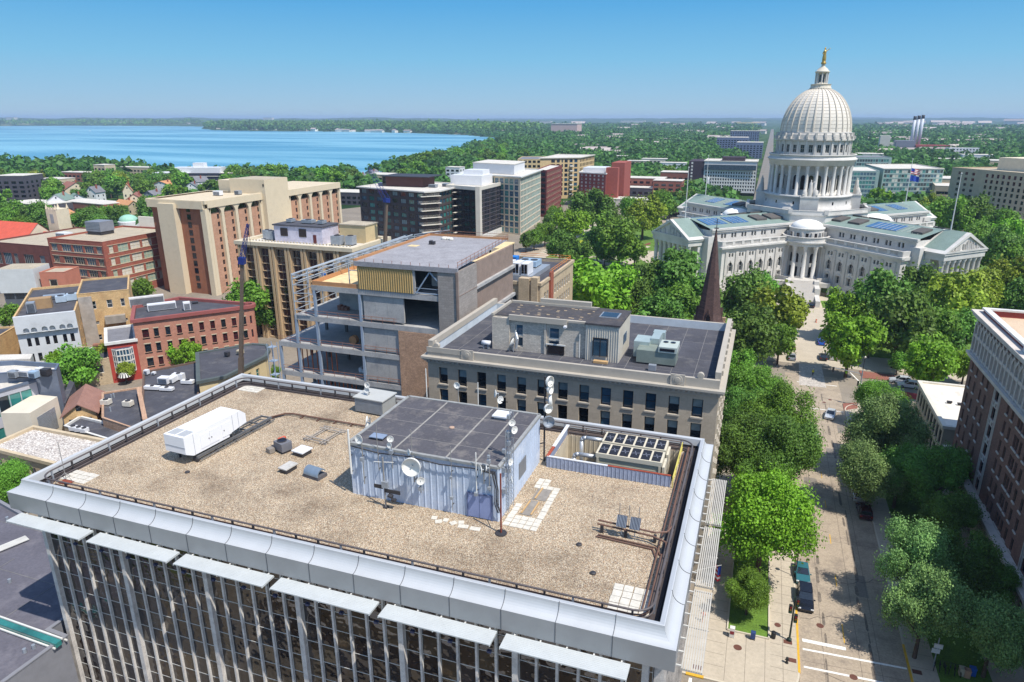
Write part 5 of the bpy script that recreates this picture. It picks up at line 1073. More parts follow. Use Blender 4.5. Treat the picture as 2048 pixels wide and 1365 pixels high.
mb.build("wall",[wb,glass_black],pb);place_windows(wins,pb,True)
mb=MB();mb.box(-33.2,-24.5,qy0-.5,qy0-.125,33.1,33.9);mb.box(-33.0,-21.6,qy0-.3,qy0+.2,33.903-.4,34.0-.2);mb.box(qx0-.1,qx0+.25,qy0-.3,qy1,33.503,33.85);mb.box(qx0,qx1,qy1-.3,qy1+.1,33.503,33.85);mb.box(-31,-23,qy1-.2,qy1+.5,33.853,34.5);mb.build("parapet",[lime2],pb)
mb=MB();mb.box(qx0+.3,qx1,qy0+.25,qy1-.35,33.2,33.52);r_=mb.build("roof",[G("patched_black_roof",(72,70,72),.95,.2,.4,.2,3,stain=((132,116,96),.9,.35))],pb)
mb=MB();rs=random.Random(5)
for k in range(26):x,y=rs.uniform(qx0+2,qx1-.5),rs.uniform(qy0+1,qy1-.8);mb.box(x,x+.45,y,y+.22,33.524,33.55)
mb.build("roof_patch",[G("tan_patch",(186,164,132),.9)],r_)
MB().box(-27.4,-24.9,qy0-.2,qy0-.06,28.5,29.9).build("dark_opening",[glass_black],pb);MB().box(-27.6,-24.7,qy0-.35,qy0-.205,29.905,30.1).build("lintel",[frame_white],pb)
mc=thing("metal_penthouse","white corrugated metal stair house with a blue window, right end of the brick penthouse","penthouse",(-19.3,94,28.35));mb=MB();
for p0,p1 in(((-21.68,90.4),(-17.0,90.4)),((-17.0,90.4),(-17.0,98.4)),((-17.0,98.4),(-21.68,98.4)),((-21.68,98.4),(-21.68,90.4))):ribbed(mb,p0,p1,28.35,33.6,.33,.07)
mb.build("wall",[G("cream_corrugated",(198,192,178),.5,.06,.6)],mc);mb=MB();mb.box(-21.85,-16.85,90.2,98.6,33.603,33.85);mb.build("roof",[G("patched_black_roof",(0,0,0))],mc)
MB().box(-20.5,-18.6,90.2,90.32,29.2,31.7).build("window",[glass_blue],mc);mb=MB();mb.box(-20.62,-18.48,90.16,90.198,31.7,31.84);[mb.box(x,x+.1,90.16,90.198,29.1,31.7)for x in(-20.6,-19.6,-18.6)];mb.build("window_frame",[frame_dark],mc);MB().box(-16.92,-16.86,93.4,95.6,30.2,31.6).build("side_window",[glass_blue],mc)
tag(MB().box(-20.3,-18.3,89.3,90.0,28.38,28.7).build("timber_stack",[G("raw_timber",(0,0,0))]),"small stack of raw timber below the blue window","timber")
sk_=thing("skylight","flat dark framed skylight on the metal stair house roof","skylight",(-19.2,95,33.86));MB().box(-20.6,-17.9,93.6,96.4,33.853,33.95).build("frame",[galv],sk_);MB().box(-20.4,-18.1,93.8,96.2,33.953,33.99).build("pane",[glass],sk_)
hu=thing("rooftop_unit","big grey-green rooftop air unit with ducts, right of the white stair house","roof unit",(-12.3,92.6,28.4));gg=G("grey_green_casing",(126,136,126),.6,.12,.6,stain=((160,160,150),.8,.3))
MB().box(-14.6,-9.2,91.2,94.2,28.6,30.4).build("casing",[gg],hu);MB().box(-11.6,-9.1,91.0,94.4,30.403,31.2).build("fan_section",[G("pale_green_casing",(178,186,176),.5,.08)],hu)
mb=MB();[mb.lathe([(.36,31.21),(.36,31.3),(.01,31.24)],(x,93.3,0),12)for x in(-10.9,-9.9)];mb.build("fan",[glass_black],hu);MB().box(-15.4,-13.2,93.4,96.6,28.6,30.9).box(-13.2,-12.0,94.4,98.0,30.0,31.2).box(-13.4,-11.7,98.0,99.4,28.5,31.1).build("duct",[G("silver_green_duct",(176,190,186),.4,.1,metal=.3)],hu);MB().box(-11.4,-9.4,90.96,90.998,30.6,31.0).build("louvre",[glass_black],hu);mb=MB();mb.box(-14.5,-9.3,91.3,94.1,28.38,28.598);mb.build("curb",[dark_metal],hu)
tag(MB().box(-12.5,-11.5,88.7,89.4,28.4,29.2).build("small_roof_unit",[galv]),"small pale box unit before the big grey-green air unit","roof unit")
ds=thing("satellite_dish","dish and bent duct on a frame against the brick penthouse wall","dish",(-32.4,90.2,28.4));MB().tube((-32.4,90.1,28.4),(-32.4,90.1,29.6),.06,6).build("pole",[galv],ds);dish(ds,(-32.4,90.0,29.8),.7,180,20);MB().path([(-32,90.2,29),(-31.8,90.2,30.4),(-32.2,90.6,31.2)],.2,8).build("duct",[G("silver_lagging",(0,0,0))],ds)
ds=thing("roof_tank","white horizontal tank unit left of the brick penthouse","roof unit",(-36.9,90.2,28.4));MB().tube((-37.4,90.3,29.3),(-36.1,90.3,29.3),.35,10).build("tank",[white_metal],ds,True);MB().box(-37.2,-37.0,90.1,90.5,28.4,29.0).box(-36.5,-36.3,90.1,90.5,28.4,29.0).build("stand",[galv],ds)
for x,z0_,z1_,lb in((-33.6,29,31.6,"thin conduit pole left on the brick penthouse front"),(-24.0,28.5,32,"white downpipe right on the brick penthouse front")):tag(MB().tube((x+1.4,90.55,z0_),(x+1.4,90.55,z1_),.07,6).build("downpipe",[frame_white]),lb,"pipe")
fl2=thing("wall_lamp","white floodlight sticking out from the top of the brick penthouse front","lamp",(-24.6,90.0,33));MB().box(-24.8,-24.4,89.7,90.3,32.9,33.15).build("lamp_head",[white_metal],fl2)
# ================================================================ CHURCH SPIRE
sx,sy=-8.5,146.;shg=G("brown_slate_spire",(96,74,68),.8,.15,1.2,.2,5,brick=(.5,.3,.3));stn=G("tan_church_stone",(176,152,120),.9,.15,.6,.15,4,brick=(.8,.4,.2))
chs=thing("church_tower","brown octagonal church spire on a tan stone belfry in front of the capitol","church tower",(sx,sy,0));mb=MB();wins=[];fpc=rect(sx-2.9,sx+2.9,sy-2.9,sy+2.9)
for i in range(4):facade(mb,wins,fpc[i],fpc[(i+1)%4],0,19.2,[(1.1,2.0),(2.4,3.4),(3.8,4.7)],[(15.4,18.0)],.4,0,SW(stn,(glass_black,),1,1,.12),None,True)
for x in(-1,1):
 for y in(-1,1):mb.box(sx+x*2.9-.45,sx+x*2.9+.45,sy+y*2.9-.45,sy+y*2.9+.45,0,20.3)
band(mb,fpc,.3,19.2,19.6);mb.face([(*p,19.6)for p in fpc]);mb.build("belfry",[stn,glass_black],chs);place_windows(wins,chs,False)
mb=MB();
def octr(r,z,rot=.3927):return[(sx+r*math.cos(rot+i*math.pi/4),sy+r*math.sin(rot+i*math.pi/4),z)for i in range(8)]
lev=[(3.4,19.6),(2.85,20.6),(2.5,21.8),(.12,39.4)]
for(r0,z0),(r1,z1)in zip(lev,lev[1:]):
 A,B=octr(r0,z0),octr(r1,z1)
 for i in range(8):j=(i+1)%8;mb.face([A[i],A[j],B[j],B[i]])
spi=mb.build("spire",[shg],chs);mb=MB();mb.tube((sx,sy,39.2),(sx,sy,41.6),.07,6);mb.tube((sx,sy,39.6),(sx,sy,39.75),.5,8);mb.tube((sx-.6,sy,40.9),(sx+.6,sy,40.9),.06,6);mb.build("finial",[dark_metal],spi)
mb=MB()
for ang in(0,90,180,270):
 M=Matrix.Translation((sx,sy,0))@Matrix.Rotation(rad(ang),4,'Z');T=lambda*p:tuple(M@Vector(p))
 mb.face([T(-.9,-2.75,20.0),T(.9,-2.75,20.0),T(0,-2.75,23.2)]);mb.face([T(-.9,-2.75,20.0),T(0,-2.75,23.2),T(0,-1.6,23.2),T(-.9,-2.0,20)]);mb.face([T(0,-2.75,23.2),T(.9,-2.75,20),T(.9,-2.0,20),T(0,-1.6,23.2)]);mb.face([T(-.4,-2.76,20.4),T(.4,-2.76,20.4),T(.4,-2.76,21.6),T(0,-2.76,22.3),T(-.4,-2.76,21.6)],1)
 mb.box(.3,.8,-1.35,-.95,28.2,29.4,M=M)
mb.build("gablet",[shg,glass_black],spi)
mb=MB();fpn=[(sx-20,sy-7),(sx-3.4,sy-7),(sx-3.4,sy+7),(sx-20,sy+7)];mb.prism(fpn,0,6,top=False,bot=False);mb.face([(sx-20,sy-7,6),(sx-3.4,sy-7,6),(sx-3.4,sy,12),(sx-20,sy,12)],1);mb.face([(sx-3.4,sy+7,6),(sx-20,sy+7,6),(sx-20,sy,12),(sx-3.4,sy,12)],1);mb.face([(sx-3.4,sy-7,6),(sx-3.4,sy+7,6),(sx-3.4,sy,12)]);mb.face([(sx-20,sy+7,6),(sx-20,sy-7,6),(sx-20,sy,12)]);mb.build("nave",[stn,shg],chs)
# ================================================================ CONSTRUCTION BUILDING
conc=G("raw_concrete",(170,168,164),.9,.12,.35,.1,4,stain=((110,112,118),.3,.5));blk=G("grey_blockwork",(158,150,142),.95,.08,.4,.12,5,brick=(.9,.4,.16));tanb=G("rough_tan_brick",(190,154,126),.95,.12,.5,.2,5,brick=(.6,.3,.2));ste=G("blue_grey_steel",(146,160,176),.5,.1,1.);ply=G("orange_plywood",(184,134,92),.8,.1,1.2);plyl=G("pale_plywood",(222,196,146),.8,.12,1.)
FY=99.;BYb=127.5;cb=thing("construction_frame","unfinished concrete and steel building shell open on its left, grey deck roof","building under construction",(-63,112,0))
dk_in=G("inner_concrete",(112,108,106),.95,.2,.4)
def part(name,m,fn,par=cb,sm=False):mb=MB();fn(mb);return mb.build(name,m if isinstance(m,list)else[m],par,sm)
slabs=[(33.3,-73.0),(27.6,-77.2),(22.2,-81.2),(16.6,-81.2),(11.0,-81.2),(5.4,-81.2)]
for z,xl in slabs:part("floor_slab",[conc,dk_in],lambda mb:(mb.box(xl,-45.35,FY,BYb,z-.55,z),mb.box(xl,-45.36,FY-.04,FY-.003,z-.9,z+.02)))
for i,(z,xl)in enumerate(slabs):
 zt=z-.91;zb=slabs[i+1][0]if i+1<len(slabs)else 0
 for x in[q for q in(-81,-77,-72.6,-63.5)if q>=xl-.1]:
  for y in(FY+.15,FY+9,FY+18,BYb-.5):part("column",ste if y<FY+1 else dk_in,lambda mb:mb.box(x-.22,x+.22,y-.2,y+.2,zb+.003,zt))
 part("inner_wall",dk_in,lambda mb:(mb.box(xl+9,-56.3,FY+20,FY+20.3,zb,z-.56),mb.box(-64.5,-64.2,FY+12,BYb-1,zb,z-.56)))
 if i<5:part("safety_rail",G("rail_rust",(150,104,84),.8,.15),lambda mb:([mb.bar((slabs[i+1][1],FY+.05,zb+h_),(-56.6,FY+.05,zb+h_),.06,.06)for h_ in(.55,1.05)],[mb.bar((x,FY+.05,zb),(x,FY+.05,zb+1.1),.05,.05)for x in np.arange(slabs[i+1][1]+.3,-56.6,2.2)]))
for(z0,z1,x0,x1)in((22.4,26.6,-63.2,-56.3),(16.8,21.2,-63.2,-56.3),(11.2,15.6,-63.2,-56.3),(28,32.3,-62.9,-55.2)):part("concrete_panel",conc,lambda mb:(mb.box(x0,x1,FY+.25,FY+.6,z0,z1),[mb.box(x,x+.05,FY+.22,FY+.247,z0,z1)for x in(x0+2.3,x0+4.6)]))
part("concrete_panel",conc,lambda mb:mb.box(-71.6,-64.2,FY+6,FY+6.3,27.7,32.7))
part("brick_wall",[tanb,blk],lambda mb:(mb.box(-56.3,-45.4,FY-.12,FY+.35,0,26.65),mb.box(-48.5,-45.3,FY-.2,FY+.5,26.7,37.5,1)))
part("side_wall",[blk,G("brown_side_wall",(142,124,112),.9,.15)],lambda mb:(mb.box(-45.35,-44.9,FY-.2,FY+7.6,0,37.6),mb.box(-46.4,-45.9,FY+7.6,BYb,0,37.2,1),[mb.box(-44.9,-44.85,FY-.2,FY+7.6,z,z+.12,1)for z in(24,29,33.5)],mb.box(-45.2,-44.8,FY-.45,FY-.22,16,37.6,1)))
# top storey box
part("deck_roof",[G("grey_deck_roof",(150,148,150),.9,.12,.3,.15,3,stain=((120,116,116),.4,.5)),ply],lambda mb:(mb.face([(-63.8,FY,38.1),(-45,FY,38.1),(-46.9,BYb,38.1),(-63.8,BYb,38.1)]),mb.box(-63.9,-44.9,FY-.35,FY-.003,37.4,38.2),mb.bar((-64,FY,38.25),(-64,BYb,38.25),.3,.5,1),mb.bar((-64,BYb,38.25),(-46.9,BYb,38.25),.3,.5,1)))
part("roof_rail",G("rail_rust",(0,0,0)),lambda mb:([mb.bar(a,b,.06,.06)for h_ in(.5,1.0)for a,b in(((-45,FY,38.1+h_),(-46.9,BYb,38.1+h_)),((-63.8,BYb,38.2+h_),(-46.9,BYb,38.2+h_)))],[mb.bar((-45-1.9*k/14,FY+(BYb-FY)*k/14,38.1),(-45-1.9*k/14,FY+(BYb-FY)*k/14,39.2),.06,.06)for k in range(15)],[mb.bar((-63.5+k*1.7,FY-.2,38.1),(-63.5+k*1.7,FY-.2,38.7),.06,.06)for k in range(11)]))
def corr(mb):ribbed(mb,(-63.5,FY-.1),(-53.1,FY-.1),33.4,37.38,.42,.14)
part("yellow_stud_wall",G("yellow_sheathing",(186,160,108),.8,.12,1.,stain=((170,130,70),1.,.4)),corr)
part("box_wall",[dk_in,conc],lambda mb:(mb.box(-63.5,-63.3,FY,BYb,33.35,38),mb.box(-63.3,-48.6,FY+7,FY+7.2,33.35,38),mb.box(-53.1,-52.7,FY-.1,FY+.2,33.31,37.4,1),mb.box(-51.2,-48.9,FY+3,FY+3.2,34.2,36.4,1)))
part("diagonal_brace",ste,lambda mb:(mb.bar((-52.6,FY,33.5),(-50.0,FY,37.2),.2,.2),mb.bar((-50.0,FY,37.2),(-48.6,FY,35.8),.2,.2),mb.bar((-52.7,FY-.02,33.6),(-48.5,FY-.02,33.6),.15,.15),mb.bar((-52.7,FY-.02,34.4),(-48.5,FY-.02,34.4),.08,.08)))
part("plywood_deck",[plyl,ply],lambda mb:(mb.face([(-72.8,FY+.1,33.34),(-63.6,FY+.1,33.34),(-63.6,BYb-.3,33.34),(-72.8,BYb-.3,33.34)]),mb.bar((-72.9,FY+.2,33.7),(-63.6,FY+.2,33.7),.12,.7,1),mb.bar((-72.9,FY+.2,33.7),(-72.9,BYb,33.7),.12,.7,1)))
def tubes(mb):
 L_=[(-76.8,88+0),(-76.8,130)]
 for z in(35.0,34.2):mb.tube((-76.6,98.5,z),(-77.6,142,z),.16,6);mb.tube((-75.2,98.5,z-.2),(-75.9,140,z-.2),.12,6)
 for k in range(10):y=98.6+k*4.4;mb.tube((-76.6-k*.1,y,27),(-76.6-k*.1,y,35),.12,6);mb.tube((-73.2,y,33.6),(-73.2,y,36.2),.09,6);mb.tube((-76.6-k*.1,y,34.9),(-73.2,y,35.0),.1,6);mb.tube((-73.2,y,36.1),(-64.5,y,37.6),.1,6)if k>1 else None
 for z in(28.6,30.1,31.6,33.1):mb.tube((-76.7,98.6,z),(-77.4,138,z),.08,6);mb.tube((-76.7,98.6,z),(-73.0,98.6,z+.3),.08,6)
 mb.tube((-73.2,98.6,36.1),(-73.6,138,36.1),.14,6);mb.tube((-66.5,FY+2,33.4),(-66.5,FY+2,37.8),.12,6);mb.tube((-66.5,FY+2,36),(-63.6,FY+2,36),.08,6);mb.tube((-66.5,FY+2,37.7),(-63.6,FY+2,37.7),.08,6)
part("steel_tube_frame",G("galvanised_tube",(176,184,190),.4,.1,metal=.3),tubes)
part("stair_tower",ste,lambda mb:([mb.box(-80.6,-79.4,FY-4,FY-2.8,17+k*2.6,17.1+k*2.6)for k in range(3)],[mb.tube((x,y,11),(x,y,23),.07,5)for x in(-80.6,-79.4)for y in(FY-4,FY-2.8)]))
def studs(mb):
 for x in np.arange(-79,-70.5,1.05):mb.box(x,x+.14,FY+2,FY+2.15,16.7,21.5)
 for x in np.arange(-75,-66,.9):mb.box(x,x+.14,FY+2,FY+2.15,11.1,15.9)
part("timber_studs",G("red_orange_timber",(176,96,56),.8,.15),studs)
for x,y,z,s_,m_,lb,ct_ in((-58.5,118,38.1,.8,dark_metal,"small dark vent box on the grey construction roof","vent"),(-58.2,123.6,38.1,1.1,G("white_tarp",(222,218,206),.8,.1),"white tarp bundle at the back of the grey construction roof","tarp"),(-61.4,115.5,38.1,.9,plyl,"pale plywood sheet left on the grey construction roof","board"),(-67.2,101.6,22.2,.8,ply,"orange cable reel on the second open floor","cable reel"),(-66,103,16.6,1.0,white_metal,"white crated units on the lower open floor","crate"),(-70.5,104.5,27.6,1.0,G("rail_rust",(0,0,0)),"rusty steel sections stacked on the upper open floor","steel stack"),(-75.0,106,33.4,.5,G("blue_toolbox",(60,110,180)),"blue box on the plywood deck","box")):
 o=thing(lb.split(" on ")[0].split(" at ")[0].split(" left")[0].replace(" ","_"),lb,ct_,(x,y,z))
 if ct_=="board":MB().box(x-s_,x+s_,y-s_,y+s_*.8,z,z+.06).build("sheet",[m_],o)
 elif ct_=="cable reel":
  for dy,r_ in((0,.8),(.15,.35),(.75,.8)):MB().tube((x,y+dy,z+.8),(x,y+dy+(.12 if r_>.5 else .6),z+.8),r_,14).build("flange" if r_>.5 else "hub",[m_],o)
 elif ct_=="tarp":
  mb=MB();rs=random.Random(3);[mb.sphere((x+rs.uniform(-1.2,1.2),y+rs.uniform(-.7,.7),z+.2),rs.uniform(.3,.6),7,5,sz=.7)for _ in range(7)];mb.build("sheet",[m_],o)
 else:[MB().box(x-s_+j*s_*.7,x-s_*.4+j*s_*.7,y-s_*.5,y+s_*.5,z,z+s_*(.9-.15*j)).build("section" if ct_=="steel stack" else "box",[m_],o)for j in range(3 if s_>.9 else 2)]
def lattice_boom(mb,a,b,w0,w1,n,r=.09,mi=0):
 a=Vector(a);b=Vector(b);d_=(b-a).normalized();s_=d_.cross(Vector((0,0,1))).normalized();u_=s_.cross(d_)
 def cor(t):w_=w0+(w1-w0)*t;c=a.lerp(b,t);return[c+s_*w_+u_*w_,c-s_*w_+u_*w_,c-s_*w_-u_*w_,c+s_*w_-u_*w_]
 for i in range(n):
  A,B=cor(i/n),cor((i+1)/n)
  for j in range(4):mb.tube(A[j],B[j],r,5,mi=mi);mb.tube(A[j],B[(j+1)%4],r*.6,4,mi=mi)
navy=G("crane_blue",(34,50,118),.5,.1);tele=G("boom_grey_brown",(104,90,78),.5,.1)
def crane(base,mid,tip,w_,label,jib=(navy,),n=9,jw=.36):
 t=thing("mobile_crane",label,"crane",tuple(base));mb=MB();A,B=Vector(base),Vector(mid);K=4
 for k in range(K):mb.bar(A.lerp(B,k/K),A.lerp(B,(k+1)/K),w_*(1-k*.16),w_*(1-k*.16))
 mb.build("telescopic_boom",[tele],t);MB().bar(B,B+(B-A).normalized()*1.2,w_*1.1,w_*1.1).build("boom_head",[navy],t);mb=MB();lattice_boom(mb,B+(B-A).normalized()*.8,tip,jw,jw*.45,n,.05);mb.build("lattice_jib",list(jib),t)
 mb=MB();mb.tube(tip,(tip[0],tip[1],tip[2]-9),.03,4);mb.build("hoist_cable",[dark_metal],t)
 mb=MB();mb.box(base[0]-1.5,base[0]+1.5,base[1]-5,base[1]+3,.9,2.4);mb.build("carrier",[navy],t)
 for sx_ in(-1.4,1.4):
  for yy in(-4,-1.5,1.5):MB().tube((base[0]+sx_-.2,base[1]+yy,.65),(base[0]+sx_+.2,base[1]+yy,.65),.65,12).build("wheel",[dark_metal],t)
 MB().box(base[0]-1.3,base[0]+.2,base[1]-6.4,base[1]-5.01,.8,2.8).build("cab",[navy],t)
def at(px,py,Y):x,z=PYf(px,py,Y);return(x,Y,z)
cbse=at(466,780,96);crane((cbse[0],96,1.5),at(484,528,97.5),at(496,448,98),.95,"nearer mobile crane whose dark boom rises before the fin-faced office",n=10)
crane((-101,168,1.5),at(773,405,172),at(738,335,174),1.3,"farther mobile crane with solid blue jib behind the grey deck roof",n=8,jw=.7)
# ================================================================ DOWNTOWN BLOCKS
def unit(x,y,z,w_,d_,h_,label,m=galv,rz=0.,fans=0,group=None,name="rooftop_unit"):
 t=thing(name,label,"roof unit",(x,y,z),group=group);M=Matrix.Translation((x,y,z))@Matrix.Rotation(rad(rz),4,'Z')
 MB().box(-w_/2,w_/2,-d_/2,d_/2,.25,h_,M=M).build("casing",[m],t);MB().box(-w_/2+.1,w_/2-.1,-d_/2+.1,d_/2-.1,0,.247,M=M).build("base",[dark_metal],t)
 for k in range(fans):MB().lathe([(min(w_/fans,d_)*.38,h_+.003),(min(w_/fans,d_)*.38,h_+.14),(.02,h_+.05)],((k+.5)*w_/fans-w_/2,0,0),12,M=M).build("fan",[dark_metal],t)
 if not fans:
  mb=MB();[mb.box(-w_/2+.15,w_/2-.15,-d_/2-.05,-d_/2-.003,.4+k*.22,.5+k*.22,M=M)for k in range(max(1,int((h_-.5)/.22)))];mb.build("louvre",[dark_metal],t)
 return t
 # annex with chillers behind the construction
tanst=G("tan_city_stone",(192,172,142),.9,.1,.4,.1,4,brick=(.8,.35,.14));yst=G("yellow_stone",(204,182,138),.9,.1,.4)
ax0,ax1,ay0,ay1=-70.5,-47.6,151.3,181
sa=SW(frame_dark,(glass,),1,2,.1)
bldg("annex_building","tan stone office with black roof and white chiller row behind the construction",rect(ax0,ax1,ay0,ay1),24,tanst,roof_black,
{0:dict(us=[(5,6.4),(7.2,8.6),(10.4,13.2),(14.2,17.0),(18.5,20)],vs=vg(20.8,5,2.3,3.9),sty=sa,sill=None),1:dict(us=ug(ay1-ay0,11,1.5,3),vs=vg(21,5,2.3,3.9),sty=SW(frame_white,(glass,),1,2,.1)),2:dict(us=ug(20,6,1.5),vs=vg(21,5,2.3,3.9),sty=sa)},par=.8,corn=(.3,.6))
for x,w_,h_ in((ax1-2.2,1.6,25.3),(ax1-5.3,2.6,25.0)):tag(MB().box(x,x+w_,ay0-.5,ay0+1.5,18,h_).build("corner_pier",[tanst]),"stepped stone pier on the near corner of the tan annex" if w_<2 else "wider stone pier beside the near corner of the tan annex","pier")
tag(MB().box(ax1+.003,ax1+.5,158.3,160.6,0,25.2).build("brick_chimney",[G("red_city_brick",(162,92,70),.9,.12,.5,.1,4,brick=(.6,.3,.2))]),"red brick chimney strip on the bright side of the tan annex","chimney")
cg="white chiller towers on the tan annex roof"
for k in range(4):
 u_=thing("chiller_tower","white slatted chiller tower in the row on the tan annex roof","chiller",(-60.5+k*2.3,159,23.2),group=cg);MB().box(-61.3+k*2.3,-59.5+k*2.3,157.4-k*.2,161.6-k*.2,24.4,27.2).build("casing",[white_metal],u_);MB().box(-61.1+k*2.3,-60.5+k*2.3,157.32-k*.2,157.39-k*.2,24.8,27).box(-60.3+k*2.3,-59.7+k*2.3,157.32-k*.2,157.39-k*.2,24.8,27).build("louvre",[glass_black],u_)
tag(MB().box(-62.5,-51.5,156.5,172,23.23,24.3).build("equipment_platform",[galv]),"grey equipment platform under the chillers on the tan annex","platform");unit(-56,168.5,24.31,5,5,1.6,"flat blue-grey air unit behind the chiller towers",G("blue_grey_unit",(150,172,190),.4,.1),fans=2);unit(-61,169,24.31,3,2.4,2.2,"bright blue tarped unit behind the chiller towers",G("blue_tarp",(40,120,196),.6))
t=thing("timber_platform","raised pale plywood deck with orange rail between construction and annex","platform",(-67,172,24));MB().box(-71,-63.5,168,178,28.2,28.5).build("deck",[plyl],t);mb=MB();[mb.box(x-.2,x+.2,y-.2,y+.2,23.3,28.198)for x in(-70.6,-63.9)for y in(168.5,177.5)];mb.build("post",[dark_metal],t)
mb=MB()
for k in range(4):lattice_boom(mb,(-68+k*1.6,130,30-k),(-68+k*1.6,165,29-k),.45,.45,14,.07)
tag(mb.build("steel_joists",[G("red_oxide_steel",(128,74,62),.7,.1)]),"red oxide steel joists spanning between the construction and the tan annex","steel joists");tag(MB().box(-61.5,-60.4,131,166,29.7,29.85).build("walkway_planks",[plyl]),"pale plank walkway along the red joists","walkway")
mb=MB()
for z in(.6,1.15):mb.path([(ax1-.6,ay0+10,24.1+z),(ax1-.6,ay1-.5,24.1+z),(ax0+8,ay1-.5,24.1+z)],.06,5)
for k in range(10):mb.tube((ax1-.6,ay0+10+k*2.1,24.1),(ax1-.6,ay0+10+k*2.1,25.3),.05,5)
tag(mb.build("orange_guard_rail",[G("orange_rail",(206,130,60),.7)]),"orange guard rail along the far edges of the tan annex roof","railing")
# fin-faced tan office
fc=G("tan_concrete_fin",(190,164,128),.85,.12,.5,.06,4,stain=((150,124,96),.5,.4));fx0,fx1,fy0,fy1=-139.2,-102.5,157.5,176.5;FH=28.0
t=bldg("fin_office","tan concrete office with tall vertical fins and dark window strips",rect(fx0,fx1,fy0,fy1),FH,G("tan_slab_wall",(180,156,124),.9,.1),roof_pale,
{0:dict(us=[(2.0+k*5.25,5.3+k*5.25)for k in range(7)],vs=vg(26.3,12,2.1,2.15),sty=SW(G("pink_tan_mullion",(196,168,140),.8),(glass_black,G("maroon_spandrel",(66,42,42),.3)),3,1,.07),depth=.6),1:dict(us=ug(19,5,2.2),vs=vg(26.3,6,2.8,4.2),sty=SW(fc,(glass,glass_black),2,1,.12))},corn=(.9,.9),cmat=G("pale_tan_cornice",(208,194,166),.85,.08))
for k in range(8):
 x=fx0+.35+k*5.25
 for dx in(0,1.0):MB().box(x+dx-.33,x+dx+.33,fy0-.7,fy0-.003,0,27.05).build("fin",[fc],t)
p_=thing("mechanical_penthouse","white-grey mechanical penthouse on the fin-faced office roof","penthouse",(-122,167,FH));MB().box(-131,-115,163,171,FH-.65,FH+4).build("wall",[G("purple_white_siding",(196,192,204),.6,.12,.8,stain=((140,128,140),.7,.4))],p_);MB().box(-131.3,-114.7,162.7,171.3,FH+4.003,FH+4.35).build("roof",[roof_black],p_)
mb=MB();[mb.box(x,x+2.4,162.9,162.997,FH+1.1,FH+3.4)for x in(-128.8,-122.6)];mb.build("louvre",[glass_black],p_);MB().box(-118,-117,162.9,162.997,FH-.5,FH+1.9).build("door",[G("maroon_door",(98,46,44),.6)],p_)
p_=thing("tan_penthouse","plain tan stair penthouse at the back of the fin-faced office roof","penthouse",(-108,172,FH));MB().box(-113,-104.5,168.5,175,FH-.65,FH+4.2).build("wall",[yst],p_);MB().box(-113.2,-104.3,168.3,175.2,FH+4.203,FH+4.5).build("roof",[roof_tan],p_)
for x,y,w_,lb in((-110.8,164,3,"pale cooling unit before the tan stair penthouse"),(-107.2,165,2.2,"round-fan unit at the right of the fin-faced office roof"),(-133.6,165,2.4,"grey unit cluster at the left of the fin-faced office roof"),(-136.2,166.4,1.6,"small grey unit at the left edge of the fin-faced office roof")):unit(x,y,FH-.65,w_,2.4,2.6,lb,galv,0,1)
for x,w_,lb in((-128,1.6,"white dome vent left on the mechanical penthouse roof"),(-122,3.4,"grey fan bank in the middle of the mechanical penthouse roof"),(-117.5,1.6,"round vent right on the mechanical penthouse roof")):unit(x,167,FH+4.35,w_,2.2,1.1,lb,galv,0,1)
mb=MB()
for k in range(34):x=fx0+1+k*1.05;mb.box(x,x+.35,fy0+.9,fy0+1.2,FH+.125,FH+.5)
tag(mb.build("roof_edge_blocks",[frame_tan]),"row of small blocks along the front edge of the fin-faced office roof","roof blocks")
# brick hotel with arched bay heads
hb=G("orange_hotel_brick",(190,146,118),.9,.1,.4,.12,3,brick=(1.2,.5,.14));hc=G("cream_hotel_concrete",(214,198,168),.85,.07,.3,stain=((176,158,130),.3,.35));hbd=G("brown_hotel_brick",(150,98,72),.9,.12,.4,.12,3)
HH=33.;hx0,hx1,hy0,hy1=-207.5,-183.5,193.4,222
t=thing("brick_hotel","orange brick high-rise with cream arched bay heads, front wing","building",((hx0+hx1)/2,(hy0+hy1)/2,0));wins=[];mb=MB()
def bays(mb,wins,p0,p1,n_,cream_w,ztop,both=True):
 p0=Vector(p0);p1=Vector(p1);d_=(p1-p0);L_=d_.length;d_.normalize();nn=Vector((d_.y,-d_.x));bw=L_/n_;M0=Matrix(((d_.x,-nn.x,0,p0.x),(d_.y,-nn.y,0,p0.y),(0,0,1,0),(0,0,0,1)))
 us=[]
 for k in range(n_):us+=[(k*bw+cream_w/2+.25,k*bw+cream_w/2+1.35),((k+1)*bw-cream_w/2-1.35,(k+1)*bw-cream_w/2-.25)]
 facade(mb,wins,p0,p1,0,ztop,us,vg(ztop-4.6,10,1.7,2.75),.3,0,SW(frame_dark,(glass,glass_black),1,1,.12))
 for k in range(n_+1):u=min(max(k*bw,cream_w/2),L_-cream_w/2);mb.box(u-cream_w/2,u+cream_w/2,-1.0,-.003,0,ztop-.8,2,M0)
 mb.box(0,L_,-1.3,-.003,ztop-1.9,ztop+.5,2,M0)
 for k in range(n_):
  ua,ub=k*bw+cream_w/2,(k+1)*bw-cream_w/2
  mb.box(ua,ub,-.06,-.003,ztop-3.9,ztop-1.9,1,M0)
  for u,s_ in((ua,1),(ub,-1)):
   for q in range(4):w_=(1.3,.75,.4,.15)[q];mb.box(min(u,u+s_*w_),max(u,u+s_*w_),-1.0,-.07,ztop-1.9-.42*(q+1),ztop-1.9-.42*q,2,M0)
bays(mb,wins,(hx1,hy0),(hx1,hy1),4,1.3,HH)
